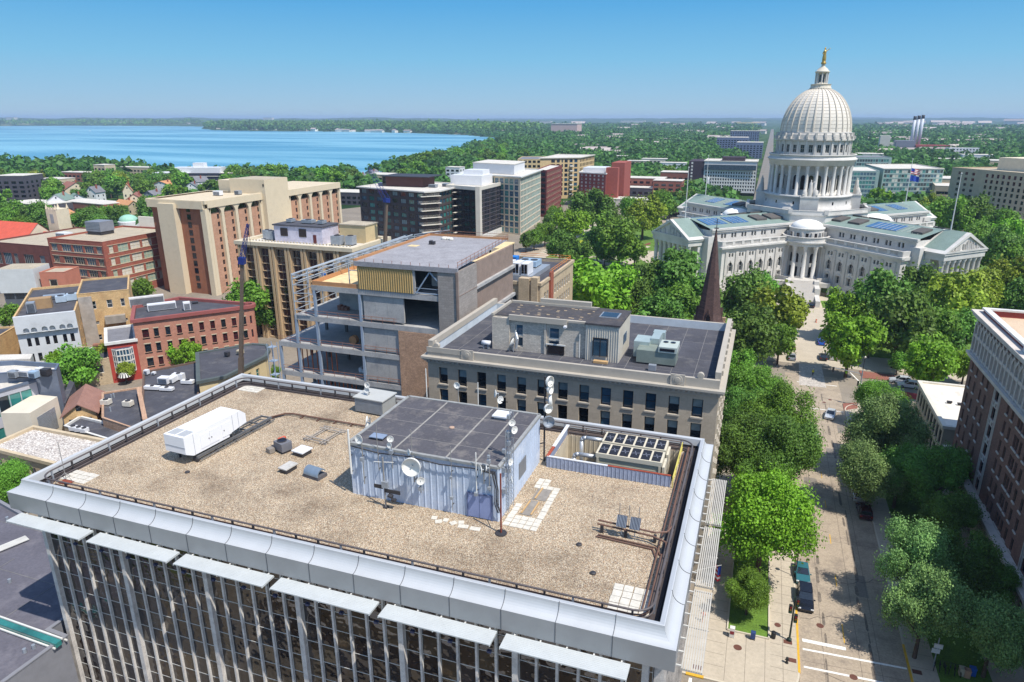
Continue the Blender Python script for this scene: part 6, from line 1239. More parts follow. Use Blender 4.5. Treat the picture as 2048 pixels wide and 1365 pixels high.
for p0,p1 in(((hx0,hy0),(hx1,hy0)),((hx1,hy1),(hx0,hy1)),((hx0,hy1),(hx0,hy0))):facade(mb,wins,p0,p1,0,HH-.1,mi=3)if False else mb.face([(*p0,0),(*p1,0),(*p1,HH),(*p0,HH)],3)
mb.box(hx0-.6,hx1+.2,hy0-1.4,hy0-.003,HH-2.2,HH+.5,2);mb.box(hx0+5.2,hx0+12.5,hy0-2.6,hy0-.003,0,HH-.6,2);mb.box(hx1-1.2,hx1+.9,hy0-1.2,hy0-.003,0,HH-2.21,2)
for k in range(11):mb.box(hx0+15.6,hx0+17.2,hy0-.08,hy0-.003,2+k*2.75,3.9+k*2.75,1)
mb.build("wall",[hb,glass_black,hc,hbd],t);place_windows(wins,t)
MB().box(hx0,hx1,hy0,hy1,HH+.003,HH+.2).build("roof",[G("tan_flat_roof",(204,188,160),.95,.07,.3,.08,2)],t);mb=MB();band(mb,rect(hx0,hx1,hy0,hy1),1.2,HH-.5,HH+.7);mb.build("parapet",[hc],t)
t=thing("hotel_core","plain cream concrete lift tower of the brick high-rise","building",(-190,228,0));MB().box(-197,-180.6,222.01,236,0,HH+5.5).box(-206,-197.003,226,236,0,HH+4.6).build("wall",[hc],t);MB().box(-196.7,-180.9,222.3,235.7,HH+5.503,HH+5.6).build("roof",[roof_tan],t);MB().box(-181.5,-180.9,221.9,222.005,HH+3,HH+4).build("window",[glass_black],t)
t=thing("brick_hotel_wing","orange brick high-rise with cream arched bay heads, rear wing","building",(-192,254,0));wins=[];mb=MB();bays(mb,wins,(-182,236.01),(-182,273),5,1.3,HH);mb.face([(-206,236.01,0),(-182,236.01,0),(-182,236.01,HH),(-206,236.01,HH)],2);mb.face([(-182,273,0),(-206,273,0),(-206,273,HH),(-182,273,HH)],2);mb.face([(-206,273,0),(-206,236.01,0),(-206,236.01,HH),(-206,273,HH)],2)
mb.build("wall",[hb,glass_black,hc],t);place_windows(wins,t,limit=80);MB().box(-206,-182,236.02,273,HH+.003,HH+.4).build("roof",[MATS["tan_flat_roof"]],t)
unit(-194,212,HH+.2,3,2,1.8,"white hooded unit on the brick high-rise roof",white_metal);unit(-189,217,HH+.2,2,2,1.6,"grey unit beside the lift tower of the brick high-rise",galv)
tag(MB().box(-180.5,-172,232,242,0,21).build("low_block",[yst]),"low yellow stone block at the foot of the brick high-rise's lift tower","building")
# red brick school block
rbk=G("red_school_brick",(158,92,74),.9,.12,.4,.12,3,brick=(1.,.45,.14));rbd=G("dark_school_brick",(112,66,58),.9,.12,.4,.12,3)
SX0,SX1,SY0,SY1=-239.5,-213.5,176.0,208;SH=20.3
tri=SW(frame_tan,(glass,glass_blue),4,2,.14);trb=SW(frame_tan,(pale_blind,G("green_blind",(150,168,150),.5,.1)),3,2,.16)
t=bldg("school_building","red brick building with cream window bands and white rooftop screen",rect(SX0,SX1,SY0,SY1),SH,rbk,roof_tan,
{0:dict(us=[(1.2,4.2),(6.2,10.8),(11.6,16.2),(17,21.4),(22.6,25.2)],vs=vg(18.6,4,2.6,4.3),sty=tri,depth=.3),1:dict(us=[(2.2,4),(5.8,10.2),(11,15.4),(16.2,20.6),(21.6,25.8),(26.8,31)],vs=vg(18.6,4,2.7,4.3),sty=trb,skip=lambda i,a:i>3 and a>11)},par=.5)
mb=MB()
for z in[18.7,15.85,14.4,11.55,10.1,7.2,5.8,2.9]:mb.box(SX0+1,SX1-.5,SY0-.1,SY0-.003,z,z+.16);mb.box(SX1+.003,SX1+.1,SY0+1.5,SY1-.5,z,z+.16)
mb.build("window_band",[frame_tan],t)
tag(MB().box(-231,-206,209,228,0,22).build("white_screen_block",[G("white_render",(224,216,200),.9,.05)]),"long white blank block above the red brick building's roof","building");tag(MB().box(-231,-206.5,208.01,208.9,SH,SH+4).build("roof_screen",[MATS["white_render"]]),"white screen wall along the back of the red brick building's roof","screen wall")
ct=thing("cooling_tower","grey louvred cooling tower on the red brick building's roof","cooling tower",(-232,192,SH));MB().box(-236,-229,189,195,SH+.8,SH+4.4).build("casing",[G("grey_louvre",(128,132,140),.5,.1)],ct);mb=MB();[mb.box(-236.1,-228.9,188.9,188.997,SH+1.8+k*.5,SH+2+k*.5)for k in range(5)];mb.build("louvre",[galv],ct);MB().box(-235.8,-229.2,189.2,194.8,SH-.4,SH+.797).build("base",[dark_metal],ct)
t=bldg("school_annex","lower dark brick wing with tan roof left of the red brick building",rect(-272,-240,176.5,214),17.2,rbd,roof_tan,{0:dict(us=[(2,6.4),(7.4,11.8),(12.8,15),(18,23),(26,28.6)],vs=[(9.2,13.6),(3,7.2)],sty=SW(frame_grey,(glass,glass_blue),5,1,.14),depth=.3)},par=.4)
unit(-249,190,16.8,4.5,3.5,3,"pale box unit on the tan roof of the lower brick wing",white_metal)
bxt=thing("white_box_stair","blank blue-white boxy upper floor raised above a window strip","building",(-219,154,0));M=Matrix.Translation((-221,152.5,0))@Matrix.Rotation(rad(24),4,'Z');MB().box(-5.6,5.6,-4.5,4.5,8.4,16,M=M).build("wall",[G("pale_panel_cladding",(206,208,204),.7,.06,.4,brick=(3.2,1.9,.06))],bxt);MB().box(-5,5.2,-4,4,0,8.397,M=M).build("window_strip",[G("dark_under_wall",(92,96,100),.5)],bxt);MB().box(-5.4,5.4,-4.3,4.3,16.003,16.1,M=M).build("roof",[roof_tan],bxt)
mb=MB();[mb.box(-4.6+k*3.1,-2+k*3.1,-4.06,-4.003,6.4,8.1,M=M)for k in range(3)];mb.build("window",[glass],bxt)
bldg("pink_corner_building","salmon brick stub with one cream-framed window beside the blue-white box",[(-213.5,152),(-206.5,155),(-210,163),(-217,160)],14.6,G("salmon_brick",(190,122,98),.9,.1),roof_tan,{0:dict(us=[(2.4,5)],vs=[(10,12.4),(4,6.4)],sty=SW(frame_tan,(glass_black,),1,1,.3))},par=.3)
# arched white-fronted building and its yellow brick backs
M3=math.atan2(9.2,8.6)
A0=Vector((-168.7,111.7));A1=Vector((-160.1,120.9));dA=(A1-A0).normalized();nA=Vector((-dA.y,dA.x));A0=A1-dA*12.8;A1=A1+dA*0
fpA=[tuple(A0),tuple(A1),tuple(A1+nA*34),tuple(A0+nA*34)];ys=G("yellow_brick",(206,172,122),.9,.12,.5,.14,4,brick=(.9,.4,.12),stain=((168,124,84),.4,.45));wp=G("pale_blue_render",(202,204,204),.85,.06,.4,stain=((160,160,162),.3,.3))
wa=MB()
def arcwall(mb,wins,p0,p1):
 us=[]
 for c in(2.1,3.7,5.9,7.5,9.6,11.2):us.append((c-.42,c+.42))
 facade(mb,wins,p0,p1,0,10.9,us,[(7.2,9.4),(3.2,5.4),(.4,2.2)],.35,2,SW(frame_dark,(glass_black,),1,2,.1));facade(mb,wins,p0,p1,10.9,15,[(u[0]-.12,u[1]+.12)for u in us],[(10.95,12.0)],.7,2,None,None,True)
 d_=(Vector(p1)-Vector(p0)).normalized();n_=Vector((d_.y,-d_.x));q0=Vector(p0)+n_*.9;q1=Vector(p1)+n_*.9
 facade(mb,wins,q0,q1,10.9,15.2,[(u[0]-.2,u[1]+.2)for u in us],[(10.95,12.2)],.85,2,None,None,True);mb.face([(*q0,15.2),(*q1,15.2),(*p1,15.2),(*p0,15.2)],2);mb.face([(*p0,10.9),(*p1,10.9),(*q1,10.9),(*q0,10.9)],2)
bldg("arched_front_building","pale building whose top edge is cut by small arches, black roof behind",fpA,15,ys,roof_black,{0:arcwall,1:dict(us=[(4,5.2),(9,10.2)],vs=[(9,11),(5,7)],sty=SW(frame_tan,(glass_black,),1,2,.15))},par=.5,wmats=None,sillm=wp)
def q2(u,v):p=A1+dA*u+nA*v;return(p.x,p.y)
t=bldg("yellow_brick_backs","tall yellow brick rear walls with patched plaster and odd small windows",[q2(.02,10),q2(12,10),q2(12,30),q2(.02,30)],17,ys,roof_black,{0:dict(us=[(2.6,3.9),(6.4,7.7),(9.6,10.6)],vs=[(12.6,14.8),(8.4,9.3),(4,5.6)],sty=SW(frame_white,(glass,),1,2,.12)),1:dict(us=ug(20,5,1.2),vs=[(12,14),(8,10)],sty=SW(frame_white,(glass,),1,2,.12))},par=.4)
MB().box(0,1,0,1,0,1)if False else None
M=Matrix(((dA.x,nA.x,0,A1.x),(dA.y,nA.y,0,A1.y),(0,0,1,0),(0,0,0,1)));tag(MB().box(5.4,10.2,8.2,9.99,8.6,10.6,M=M).build("lean_to",[G("grey_leanto",(150,142,130),.8,.15)]),"small grey lean-to box on the yellow brick rear wall","lean-to");tag(MB().box(.1,3.2,9.7,9.99,3,16.2,M=M).build("grey_plaster_strip",[G("grey_plaster",(164,156,146),.9,.2,.6)]),"tall grey plastered strip on the yellow brick rear wall","wall strip")
for u,v,z,w_,h_,lb,m_ in((-4,14,14.5,2.4,1.8,"blue-white air handler on stilts on the black roof, left one",G("pale_blue_unit",(170,186,200),.5,.1)),(-1.6,15,14.5,2.4,1.9,"blue-white air handler on stilts on the black roof, right one",MATS["pale_blue_unit"]if "pale_blue_unit" in MATS else None),(-9.5,5,14.5,1.8,2.8,"white tapering metal hood near the front of the black roof",galv),(-6,19,14.5,5,1.2,"flat pale unit at the back of the black roof",galv)):x,y=q2(u,v);unit(x,y,z,w_,2,h_,lb,m_ or galv,math.degrees(M3),1 if w_==2.4 else 0)
x,y=q2(-8,10);tag(MB().box(-2.4,2.4,-1.4,1.4,0,2.6,M=Matrix.Translation((x,y,14.5))@Matrix.Rotation(M3,4,'Z')).build("brick_stair_box",[G("brown_yellow_brick",(162,132,96),.9,.15)]),"brown brick stair box on the black roof of the arched-front building","stair box")
bldg("tan_gable_building","small old tan brick building at the far left behind trees",[(-183,104),(-174,109),(-180,119),(-189,114)],9.5,ys,roof_black,{0:dict(us=[(2,3.2),(6,7.2)],vs=[(5.5,7.5)],sty=SW(frame_white,(glass,),1,2,.12))},par=.3)
# flatiron brick building with rounded end
fb=G("flatiron_brick",(182,128,106),.9,.1,.4,.12,4,brick=(.8,.35,.12));R0=Vector((-139.8,119.4));R1=Vector((-121.9,140.2));dR=(R1-R0).normalized();nR=Vector((-dR.y,dR.x));R1=R1-dR*1.2
B1=R1+nR*3.4;cR=(R1+B1)/2;cap_pts=[tuple(cR+dR*1.7*math.sin(t)-nR*1.7*math.cos(t))for t in np.linspace(0,math.pi,8)][1:-1]
fpF=[tuple(R0),tuple(R1)]+cap_pts+[tuple(B1),(-146.2,140.4),(-150.0,129.5)]
LR=(R1-R0).length;fs_=SW(frame_dark,(glass,G("maroon_glass",(66,30,34),.1,.2)),1,2,.12);lst=frame_tan
fac={0:dict(us=[(1.6,3.0)]+[(4.1+k*2.55,5.15+k*2.55)for k in range(8)]+[(24.4,25.4)],vs=[(10.2,12.3),(6.5,8.6),(2.9,5)],sty=fs_,sill=1)}
for i in range(1,8,2):fac[i]=dict(us=[(.22,.55)]if False else[(.12,.62)],vs=[(10.2,12.3),(6.5,8.6)],sty=SW(G("red_frame",(132,40,44),.6),(glass,),1,2,.06))
bldg("flatiron_building","wedge-shaped salmon brick building with maroon cornice and rounded corner",fpF,15,fb,roof_black,fac,par=.6,corn=(.5,.7),cmat=G("maroon_cornice",(148,84,78),.7,.1))
mb=MB()
for p0,p1 in[(fpF[0],fpF[1])]:
 d_=dR;n_=Vector((d_.y,-d_.x));M=Matrix(((d_.x,-n_.x,0,R0.x),(d_.y,-n_.y,0,R0.y),(0,0,1,0),(0,0,0,1)))
 for u in fac[0]['us']:
  for v in fac[0]['vs']:mb.box(u[0]-.12,u[1]+.12,-.12,-.003,v[0]-.2,v[0],M=M);mb.box(u[0]-.1,u[1]+.1,-.06,-.003,v[1]+.002,v[1]+.25,M=M)
tag(mb.build("window_sills",[frame_tan],bpy.data.objects["flatiron_building"]),None,None)
def offp(P0,d_,n_,u,v):q=P0+d_*u+n_*v;return q.x,q.y
for u,v,w_,h_,lb,m_ in((7,9,6.5,1.9,"long white ribbed air duct on the wedge building's roof",white_metal),(12.5,5.5,1.6,2.2,"pair of tall white vent boxes on the wedge building's roof",white_metal),(15,12,1.4,.5,"small dark stub behind the white vent boxes",dark_metal),(4,15.5,8,2.6,"white duct house behind the wedge building",G("dirty_white",(204,200,194),.8,.15))):x,y=offp(R0,dR,nR,u,v);unit(x,y,14.4,w_,1.6,h_,lb,m_,math.degrees(math.atan2(dR.y,dR.x)))
# red bay-window building between
P0=R0-dR*6.2;fpG=[tuple(P0),tuple(R0-dR*.02),tuple(R0-dR*.02+nR*14),tuple(P0+nR*14)]
t=bldg("bay_window_building","narrow red and white building with a big gridded bay window",fpG,10.2,G("bright_red_brick",(170,66,54),.85,.1),roof_grey,{},par=.3,corn=(.4,.5),cmat=frame_white)
M=Matrix(((dR.x,nR.x,0,P0.x),(dR.y,nR.y,0,P0.y),(0,0,1,0),(0,0,0,1)));mb=MB();mb.prism([(.9,-.003),(1.7,-1.1),(4.4,-1.1),(5.2,-.003)],2.6,8.6,0);mb.v=[tuple(M@Vector(p))for p in mb.v];bw_=mb.build("bay_window",[glass_blue],t)
mb=MB()
for z in(2.6,4.0,5.4,6.9,8.4):[mb.bar(M@Vector((*a,z)),M@Vector((*b,z)),.14,.28)for a,b in(((.9,0),(1.7,-1.15)),((1.7,-1.15),(4.4,-1.15)),((4.4,-1.15),(5.2,0)))]
for a in((.9,-.02),(1.3,-.6),(1.7,-1.15),(2.4,-1.15),(3.05,-1.15),(3.7,-1.15),(4.4,-1.15),(4.8,-.6),(5.2,-.02)):mb.bar(M@Vector((*a,2.5)),M@Vector((*a,8.6)),.16,.16)
mb.build("bay_frame",[frame_white],bw_)
M2=M@Matrix.Translation((2.6,-2.6,0));aw_=thing("striped_awning","round black and white striped awning over the shop door under the bay window","awning",tuple(M2@Vector((0,0,0))));mb=MB()
for k in range(14):
 a0,a1=math.pi*k/14+math.pi,math.pi*(k+1)/14+math.pi;c_=[(1.5*math.cos(a),1.5*math.sin(a),2.2)for a in(a0,a1)];m_=[(1.0*math.cos(a),1.0*math.sin(a),3.0)for a in(a0,a1)];mb.face([tuple(M2@Vector(p))for p in(c_[0],c_[1],m_[1],m_[0])],k%2);mb.face([tuple(M2@Vector(p))for p in(m_[0],m_[1],(0,0,3.4))],k%2)
mb.build("canopy",[frame_white,dark_metal],aw_);MB().tube(M2@Vector((0,.5,0)),M2@Vector((0,.5,3.2)),.06,6).build("post",[dark_metal],aw_)
P1_=P0-dR*8;fpH=[tuple(P1_),tuple(P0-dR*.02),tuple(P0-dR*.02+nR*13),tuple(P1_+nR*13)]
bldg("low_shop","low dark-roofed shop with cluttered roof left of the red bay-window building",fpH,6.4,tanst,roof_black,{0:dict(us=[(1,3),(4.5,6.5)],vs=[(3,5)],sty=SW(frame_white,(glass,),1,1,.12))},par=.3)
for k,(u,v,lb)in enumerate(((-5,4,"blue-grey roof unit on the low shop, front one"),(-4,8.5,"white roof unit on the low shop, middle one"),(-2.5,11.5,"rusty roof unit on the low shop, rear one"))):x,y=offp(P0,dR,nR,u,v);unit(x,y,6.1,1.6,1.2,1.1,lb,(MATS["blue_grey_unit"],white_metal,G("rail_rust",(0,0,0)))[k],40,k==0)
# triangular dark roof building in front and flat black roof
fpT=[P(397,762,10),P(450,752,10),P(530,712,10),P(537,700,10),P(533,690,10),P(505,688,10),P(395,706,10)]
bldg("triangle_building","wedge-shaped cream building with dark rounded roof beyond the near roof's corner",fpT,10,G("cream_old_wall",(210,190,146),.9,.1,.4,stain=((170,140,100),.5,.3)),roof_black,{1:dict(us=ug(12,4,1.1),vs=[(6,8),(2,4)],sty=SW(frame_tan,(glass_green,),1,2,.1)),0:dict(us=[(2,3.1)],vs=[(6,8)],sty=SW(frame_tan,(glass,),1,2,.1))},par=.15,corn=(.45,.5),cmat=G("dark_green_grey_edge",(84,92,90),.7))
for px,py,w_,lb,m_ in((455,712,.9,"dark box unit on the wedge roof, left of the crane boom",dark_metal),(481,708,1.2,"tan box unit on the wedge roof beside the crane boom",frame_tan)):x,y=P(px,py,10);unit(x,y,9.9,w_,w_,1.1,lb,m_)
fpD=[P(283,838,7.2),P(398,838,7.2),P(398,722,7.2),P(286,744,7.2)]
bldg("black_roof_building","flat black roof crowded with white ducts behind the near roof",fpD,7.2,G("dark_brick",(104,84,72),.9,.15),roof_black,{},par=.25)
for px,py,w_,d_,h_,lb in((330,766,2.2,1.6,1.6,"white duct box on the black roof, left in the cluster"),(346,762,1.6,2.6,1.3,"white box unit on the black roof, middle of the cluster"),(358,758,2.4,1.2,1.5,"white unit with blue side on the black roof, back of the cluster"),(376,766,2.6,1.2,.9,"low slatted white unit on the black roof, right in the cluster"),(305,778,3.2,1.0,.9,"white and blue rail unit lying at the front left of the black roof"),(334,780,2.8,1.1,.8,"row of five small white frames on the black roof"),(294,748,.9,.9,1.2,"small white vent box at the left rear of the black roof"),(308,748,.7,.7,.7,"tiny grey vent box at the left rear of the black roof")):
 x,y=P(px,py,7.2);unit(x,y,7.0,w_,d_,h_,lb,white_metal,12,1 if w_>2.3 else 0)
t=thing("wall_pier","tan and dark brick party wall end between two black roofs","wall",(*P(280,810,7),0));mb=MB();mb.bar((*P(277,775,8),4),(*P(290,838,8),4),.8,8);mb.build("wall",[tanb],t)
fpE=[P(204,836,6.5),P(300,868,6.5),P(284,774,6.5),P(204,786,6.5)];bldg("membrane_roof_building","low dark membrane roof with two pale condensers beside the brown gable",fpE,6.5,tanb,roof_black,{},par=.2)
for px,py,lb in((213,808,"left of the two pale condensers on the dark membrane roof"),(257,811,"right of the two pale condensers on the dark membrane roof")):x,y=P(px,py,6.5);unit(x,y,6.3,1.7,1.3,1.2,lb,G("cream_unit",(214,206,190),.6),10,1)
for px,py,lb in((228,793,"stub pipe vent near the back of the dark membrane roof"),(223,795,"second stub vent near the back of the dark membrane roof"),(221,821,"grey stub vent near the front of the dark membrane roof")):x,y=P(px,py,6.5);tag(MB().tube((x,y,6.3),(x,y,7.2),.16,8).build("vent_stub",[galv]),lb,"vent")
# brown gabled house in the block
def house(x,y,w_,d_,h_,rh,rz,wm_,rm,label,group=None,wn_=True,name="gabled_house",chim=False):
 t=thing(name,label,"house",(x,y,0),group=group);M=Matrix.Translation((x,y,0))@Matrix.Rotation(rad(rz),4,'Z');T=lambda*p:tuple(M@Vector(p));mb=MB();a,b=w_/2,d_/2
 mb.box(-a,a,-b,b,0,h_,M=M,bot=False);mb.face([T(-a,-b,h_),T(a,-b,h_),T(0,-b,h_+rh)]);mb.face([T(a,b,h_),T(-a,b,h_),T(0,b,h_+rh)]);mb.build("wall",[wm_],t)
 o=.5;mb=MB();e=rh*o/a
 for s_ in(-1,1):
  q=[T(s_*(a+o),-b-o,h_-e+.05),T(s_*(a+o),b+o,h_-e+.05),T(0,b+o,h_+rh+.08),T(0,-b-o,h_+rh+.08)];mb.face(q if s_>0 else q[::-1]);q=[(p[0],p[1],p[2]-.2)for p in q];mb.face(q[::-1]if s_>0 else q);mb.face([T(s_*(a+o),-b-o,h_-e-.15),T(s_*(a+o),-b-o,h_-e+.05),T(0,-b-o,h_+rh+.08),T(0,-b-o,h_+rh-.12)])
 rf_=mb.build("roof",[rm],t)
 if chim:MB().box(a*.3,a*.3+.9,-.5,.5,h_+rh*.3,h_+rh+1.2,M=M).build("chimney",[rbk],rf_)
 if wn_:
  for s_ in(-1,1):
   for x_ in(-a*.5,a*.5):
    for z in([1.2,h_*.55]if h_>5 else[1.4]):MB().box(x_-.5,x_+.5,*sorted((s_*b+s_*.003,s_*b+s_*.06)),z,z+1.5,M=M).build("window",[glass],t)
   for y_ in(-b*.5,b*.5):
    for z in([1.2,h_*.55]if h_>5 else[1.4]):MB().box(*sorted((s_*a+s_*.003,s_*a+s_*.06)),y_-.5,y_+.5,z,z+1.5,M=M).build("window",[glass],t)
   MB().box(-.45,.45,*sorted((s_*b+s_*.003,s_*b+s_*.06)),h_+rh*.25,h_+rh*.25+1.1,M=M).build("window",[glass],t)
 return t
house(-126.6,93.4,5.6,11,5.8,2.0,43,ys,G("brown_shingle",(150,112,98),.9,.1,.8,.15,6),"brown shingled gable house front squeezed among black roofs")
tag(MB().prism([P(132,812,5),P(150,770,5),P(140,765,5),P(122,812,5)][::-1],0,5.6).build("dark_side_roof",[roof_black]),"narrow dark roof strip left of the brown shingled gable","roof")
fpS=[P(128,852,5),P(262,893,5),P(285,862,5),P(160,832,5)];bldg("low_black_roof","lowest black roof with white coping and three fan units",fpS,5,tanst,roof_black,{},par=.3,cmat=frame_white)
for k in range(3):x,y=P(147+11*k,857+2*k,5.3);unit(x,y,4.8,1.1,1.1,1.0,("left","middle","right")[k]+" one of three small fan cubes on the lowest black roof",white_metal,10,1)
# modern glass building and its gravel roof
gs=G("blue_grey_standing_seam",(112,120,134),.5,.1,.5,metal=.2)
fpM=[P(-160,835,12),P(60,768,12),P(82,700+68,12),P(112,738,12),P(30,735,12),P(-160,745,12)]
bldg("modern_glass_building","modern building with slate-blue metal corner, green glass front and white roof",[P(-200,760,13),P(112,740,13),P(118,728,13),P(30,722,13),P(-200,735,13)],13,gs,roof_pale,{},par=.8,cmat=G("slate_blue_edge",(96,108,126),.6))
t=thing("glass_wing","green glass wing with pale roof in front of the slate-blue block","building",(-128,80,0));a0,a1=Vector(P(-220,845,11)),Vector(P(72,762,11));mb=MB();wins=[];facade(mb,wins,a0,a1,0,11,[(i*2.0+.1,i*2.0+1.95)for i in range(int((a1-a0).length/2.0))],[(5.9,9.8),(1.0,3.7)],.15,0,SW(G("green_mullion",(88,140,122),.4),(glass_green,glass),1,1,.07));d_=(a1-a0).normalized();n_=Vector((-d_.y,d_.x));b1_,b0_=a1+n_*9,a0+n_*9
for p0,p1 in((a1,b1_),(b1_,b0_),(b0_,a0)):mb.face([(*p0,0),(*p1,0),(*p1,11),(*p0,11)])
mb.build("wall",[G("zinc_panel",(178,178,184),.5,.05),glass_black],t);place_windows(wins,t,True);mb=MB();mb.face([(*p,11.0)for p in(a0,a1,b1_,b0_)]);mb.build("roof",[roof_pale],t);mb=MB();[mb.bar((*p,11.1),(*q,11.1),.4,.5)for p,q in((a0,a1),(a1,b1_))];mb.build("roof_edge",[MATS["slate_blue_edge"]],t)
t=thing("concrete_corner","cream concrete end wall with a grey louvre panel beside the glass wing","building",(*P(95,830,6),0));c0_,c1_,c2_=Vector(P(60,828,8)),Vector(P(115,795,8)),Vector(P(140,755,10));mb=MB();dd_=(c1_-c0_).normalized();nn_=Vector((-dd_.y,dd_.x))
mb.prism([tuple(c0_),tuple(c1_),tuple(c1_+nn_*5.5+dd_*1.2),tuple(c0_+nn_*5.5)],0,8.2);mb.build("wall",[G("cream_concrete",(214,204,184),.85,.06,.4)],t);M=Matrix(((dd_.x,-nn_.x*-1,0,c0_.x),(dd_.y,nn_.y,0,c0_.y),(0,0,1,0),(0,0,0,1)));L_=(c1_-c0_).length;mb=MB();[mb.box(L_*.18,L_*.82,-.06,-.003,2.2+k*.3,2.4+k*.3,M=M)for k in range(15)];mb.build("louvre",[galv],t)
for px,py,w_,m_,lb in((28,748,1.8,galv,"left of the white roof units on the slate-blue block"),(48,746,2.8,white_metal,"long pale duct unit on the slate-blue block"),(68,749,1.5,MATS["blue_grey_unit"],"blue-white unit on the slate-blue block"),(80,742,1.0,white_metal,"tall white vent on the slate-blue block"),(92,744,1.6,dark_metal,"dark caged unit at the right end of the slate-blue block")):x,y=P(px,py,13);unit(x,y,12.2,w_,1.2,1.5,lb,m_,10)
tag(MB().prism([P(-200,735,12),P(0,718,12),P(60,716,12),P(65,706,12),P(-200,712,12)],0,11.8).build("speckled_roof_block",[roof_pale]),"flat speckled white roof behind the slate-blue block","building")
grv2=gravel_mat("pale_roof_gravel",[(206,200,190),(176,168,160),(150,140,134),(224,218,208),(190,180,168)],5,(130,112,100),.25)
fpR=[P(-330,965,9),P(105,940,9),P(150,960,9),P(240,880,9),P(70,851,9),P(-330,1000,9)]
fpR=[P(-300,880,9),P(110,945,9),P(232,890,9),P(70,852,9),P(-300,790,9)]
fpR=[(-150,60),(-98.5,60.5),(-98.5,77.2),(-118.6,77.2),(-150,70)]
bldg("gravel_roof_building","low building with pale speckled gravel roof left of the near tower",[P(-25,893,6),P(172,942,6),P(240,886,6),P(66,853,6)],6,tanst,grv2,{0:dict(us=ug((Vector(P(-25,893,6))-Vector(P(172,942,6))).length,8,1.8),vs=[(2,4)],sty=SW(frame_white,(glass,),2,1,.12))},par=.4,corn=(.3,.5),cmat=G("tan_edge",(196,178,148),.8))
dkr=G("dark_grey_roof",(104,102,108),.9,.12,.2,.12,3,brick=(5.5,50,.0))
fpBL=[(-120,28),(-61.0,28),(-61.0,38.4),(-63.5,38.5),(-63.5,48),(-120,60)]
t=bldg("dark_roof_building","low wide dark grey roof below the near tower's left side with a glass clerestory strip",fpBL,12,G("grey_wall_panel",(130,130,134),.7),G("dark_grey_membrane",(96,94,102),.9,.12,.2,.12,3,stain=((136,132,136),.3,.4)),{},par=.3)
t=thing("clerestory","long green glass clerestory with white edges across the dark roof","clerestory",(-92,42,11.7));c0_,c1_=P(-60,1226,12),P(118,1290,12);mb=MB();mb.bar((*c0_,12.1),(*c1_,12.1),.6,.5);mb.build("glazing",[glass_green],t);mb=MB();dv=(Vector(c1_)-Vector(c0_)).normalized();pv_=Vector((-dv.y,dv.x));[mb.bar((*(Vector(c0_)+pv_*o),z),(*(Vector(c1_)+pv_*o),z),.16,.14)for o,z in((.42,12.4),(-.42,11.9),(.8,11.9))];mb.build("frame",[frame_white],t)
c0_,c1_=P(-40,1118,12),P(58,1078,12);mb=MB();dv=(Vector(c1_)-Vector(c0_)).normalized();pv_=Vector((-dv.y,dv.x));[mb.bar((*(Vector(c0_)+pv_*.22*o),12.0),(*(Vector(c1_)+pv_*.22*o),12.0),.12,.1)for o in range(6)];tag(mb.build("roof_conduits",[frame_white]),"bundle of pale conduits running over the dark grey roof","conduits")
mb=MB()
for y in range(30,58,7):mb.box(-119.4,-64,y,y+.08,11.703,11.72)
for x in range(-115,-63,9):mb.box(x,x+.08,28.5,46,11.703,11.725)
tag(mb.build("roof_seams",[G("seam_grey",(0,0,0))],bpy.data.objects["dark_roof_building"]),None,None)
for i,(px,py)in enumerate(((15,1040),(38,1045),(20,1165),(50,1305),(68,1297))):x,y=P(px,py,11.7);tag(MB().tube((x,y,11.7),(x,y,12.15),.18,8).build("vent_stub",[galv]),("left","right","middle","front","front right")[i]+" stub vent on the wide dark grey roof","vent")
# ================================================================ RIGHT SIDE: HOTEL AND LOW BLOCK
brn=G("brown_purple_brick",(140,106,92),.9,.12,.5,.14,4,brick=(.5,.18,.2));pst=G("pale_carved_stone",(206,196,184),.8,.08,.6,stain=((160,148,138),1.,.35))
kx,ky0,ky1,KH=35.5,10.,128.3,31.
t=thing("tall_brick_hotel","tall purple-brown brick hotel with carved pale stone arches along its top","building",(52,70,0));mb=MB();wins=[]
def U(y):return ky1-y
cols=[];strips=[]
for base in(0.,24.,48.,72.):
 for c in(3.2,6.4):pass
ys_=[126.4,123.6,120.2,117.6,107.4,105.4-.2,102.6,100.2]
def shiftcols(k):return[y-22.*k for y in ys_]
us=[]
for k in range(5):
 for y in shiftcols(k):us.append((U(y)-.42,U(y)+.42))
 us.append((U(112.4-22*k)-1.25+.35,U(112.4-22*k)+1.25-.35))
us=sorted(u for u in us if u[0]>.3 and u[1]<ky1-ky0-.4)
us2=[]
for u in us:
 if not us2 or u[0]>us2[-1][1]+.1:us2.append(u)
hs_=SW(frame_dark,(glass,glass_black),1,2,.08)
facade(mb,wins,(kx,ky1),(kx,ky0),5.9,23.9,us2,vg(23.0,6,1.9,2.95),.25,0,hs_,sill=2)
facade(mb,wins,(kx,ky1),(kx,ky0),0,5.9,[(1.5+k*5.2,5.0+k*5.2)for k in range(22)],[(.8,4.6)],.5,2,SW(frame_dark,(glass_black,),3,2,.1))
facade(mb,wins,(kx,ky1),(kx,ky0),23.9,30.2,[(.6+k*1.75,1.5+k*1.75)for k in range(66)],[(24.7,26.5),(27.1,28.9)],.3,0,hs_)
facade(mb,wins,(kx+34,ky1),(kx,ky1),0,30.2,ug(34,9,1.0,2),vg(23,6,1.9,2.95),.25,0,hs_)
for p0,p1 in(((kx,ky0),(kx+34,ky0)),((kx+34,ky0),(kx+34,ky1))):mb.face([(*p0,0),(*p1,0),(*p1,30.2),(*p0,30.2)])
wall=mb.build("wall",[brn,glass_black,pst],t);place_windows(wins,t,True)
mb=MB()
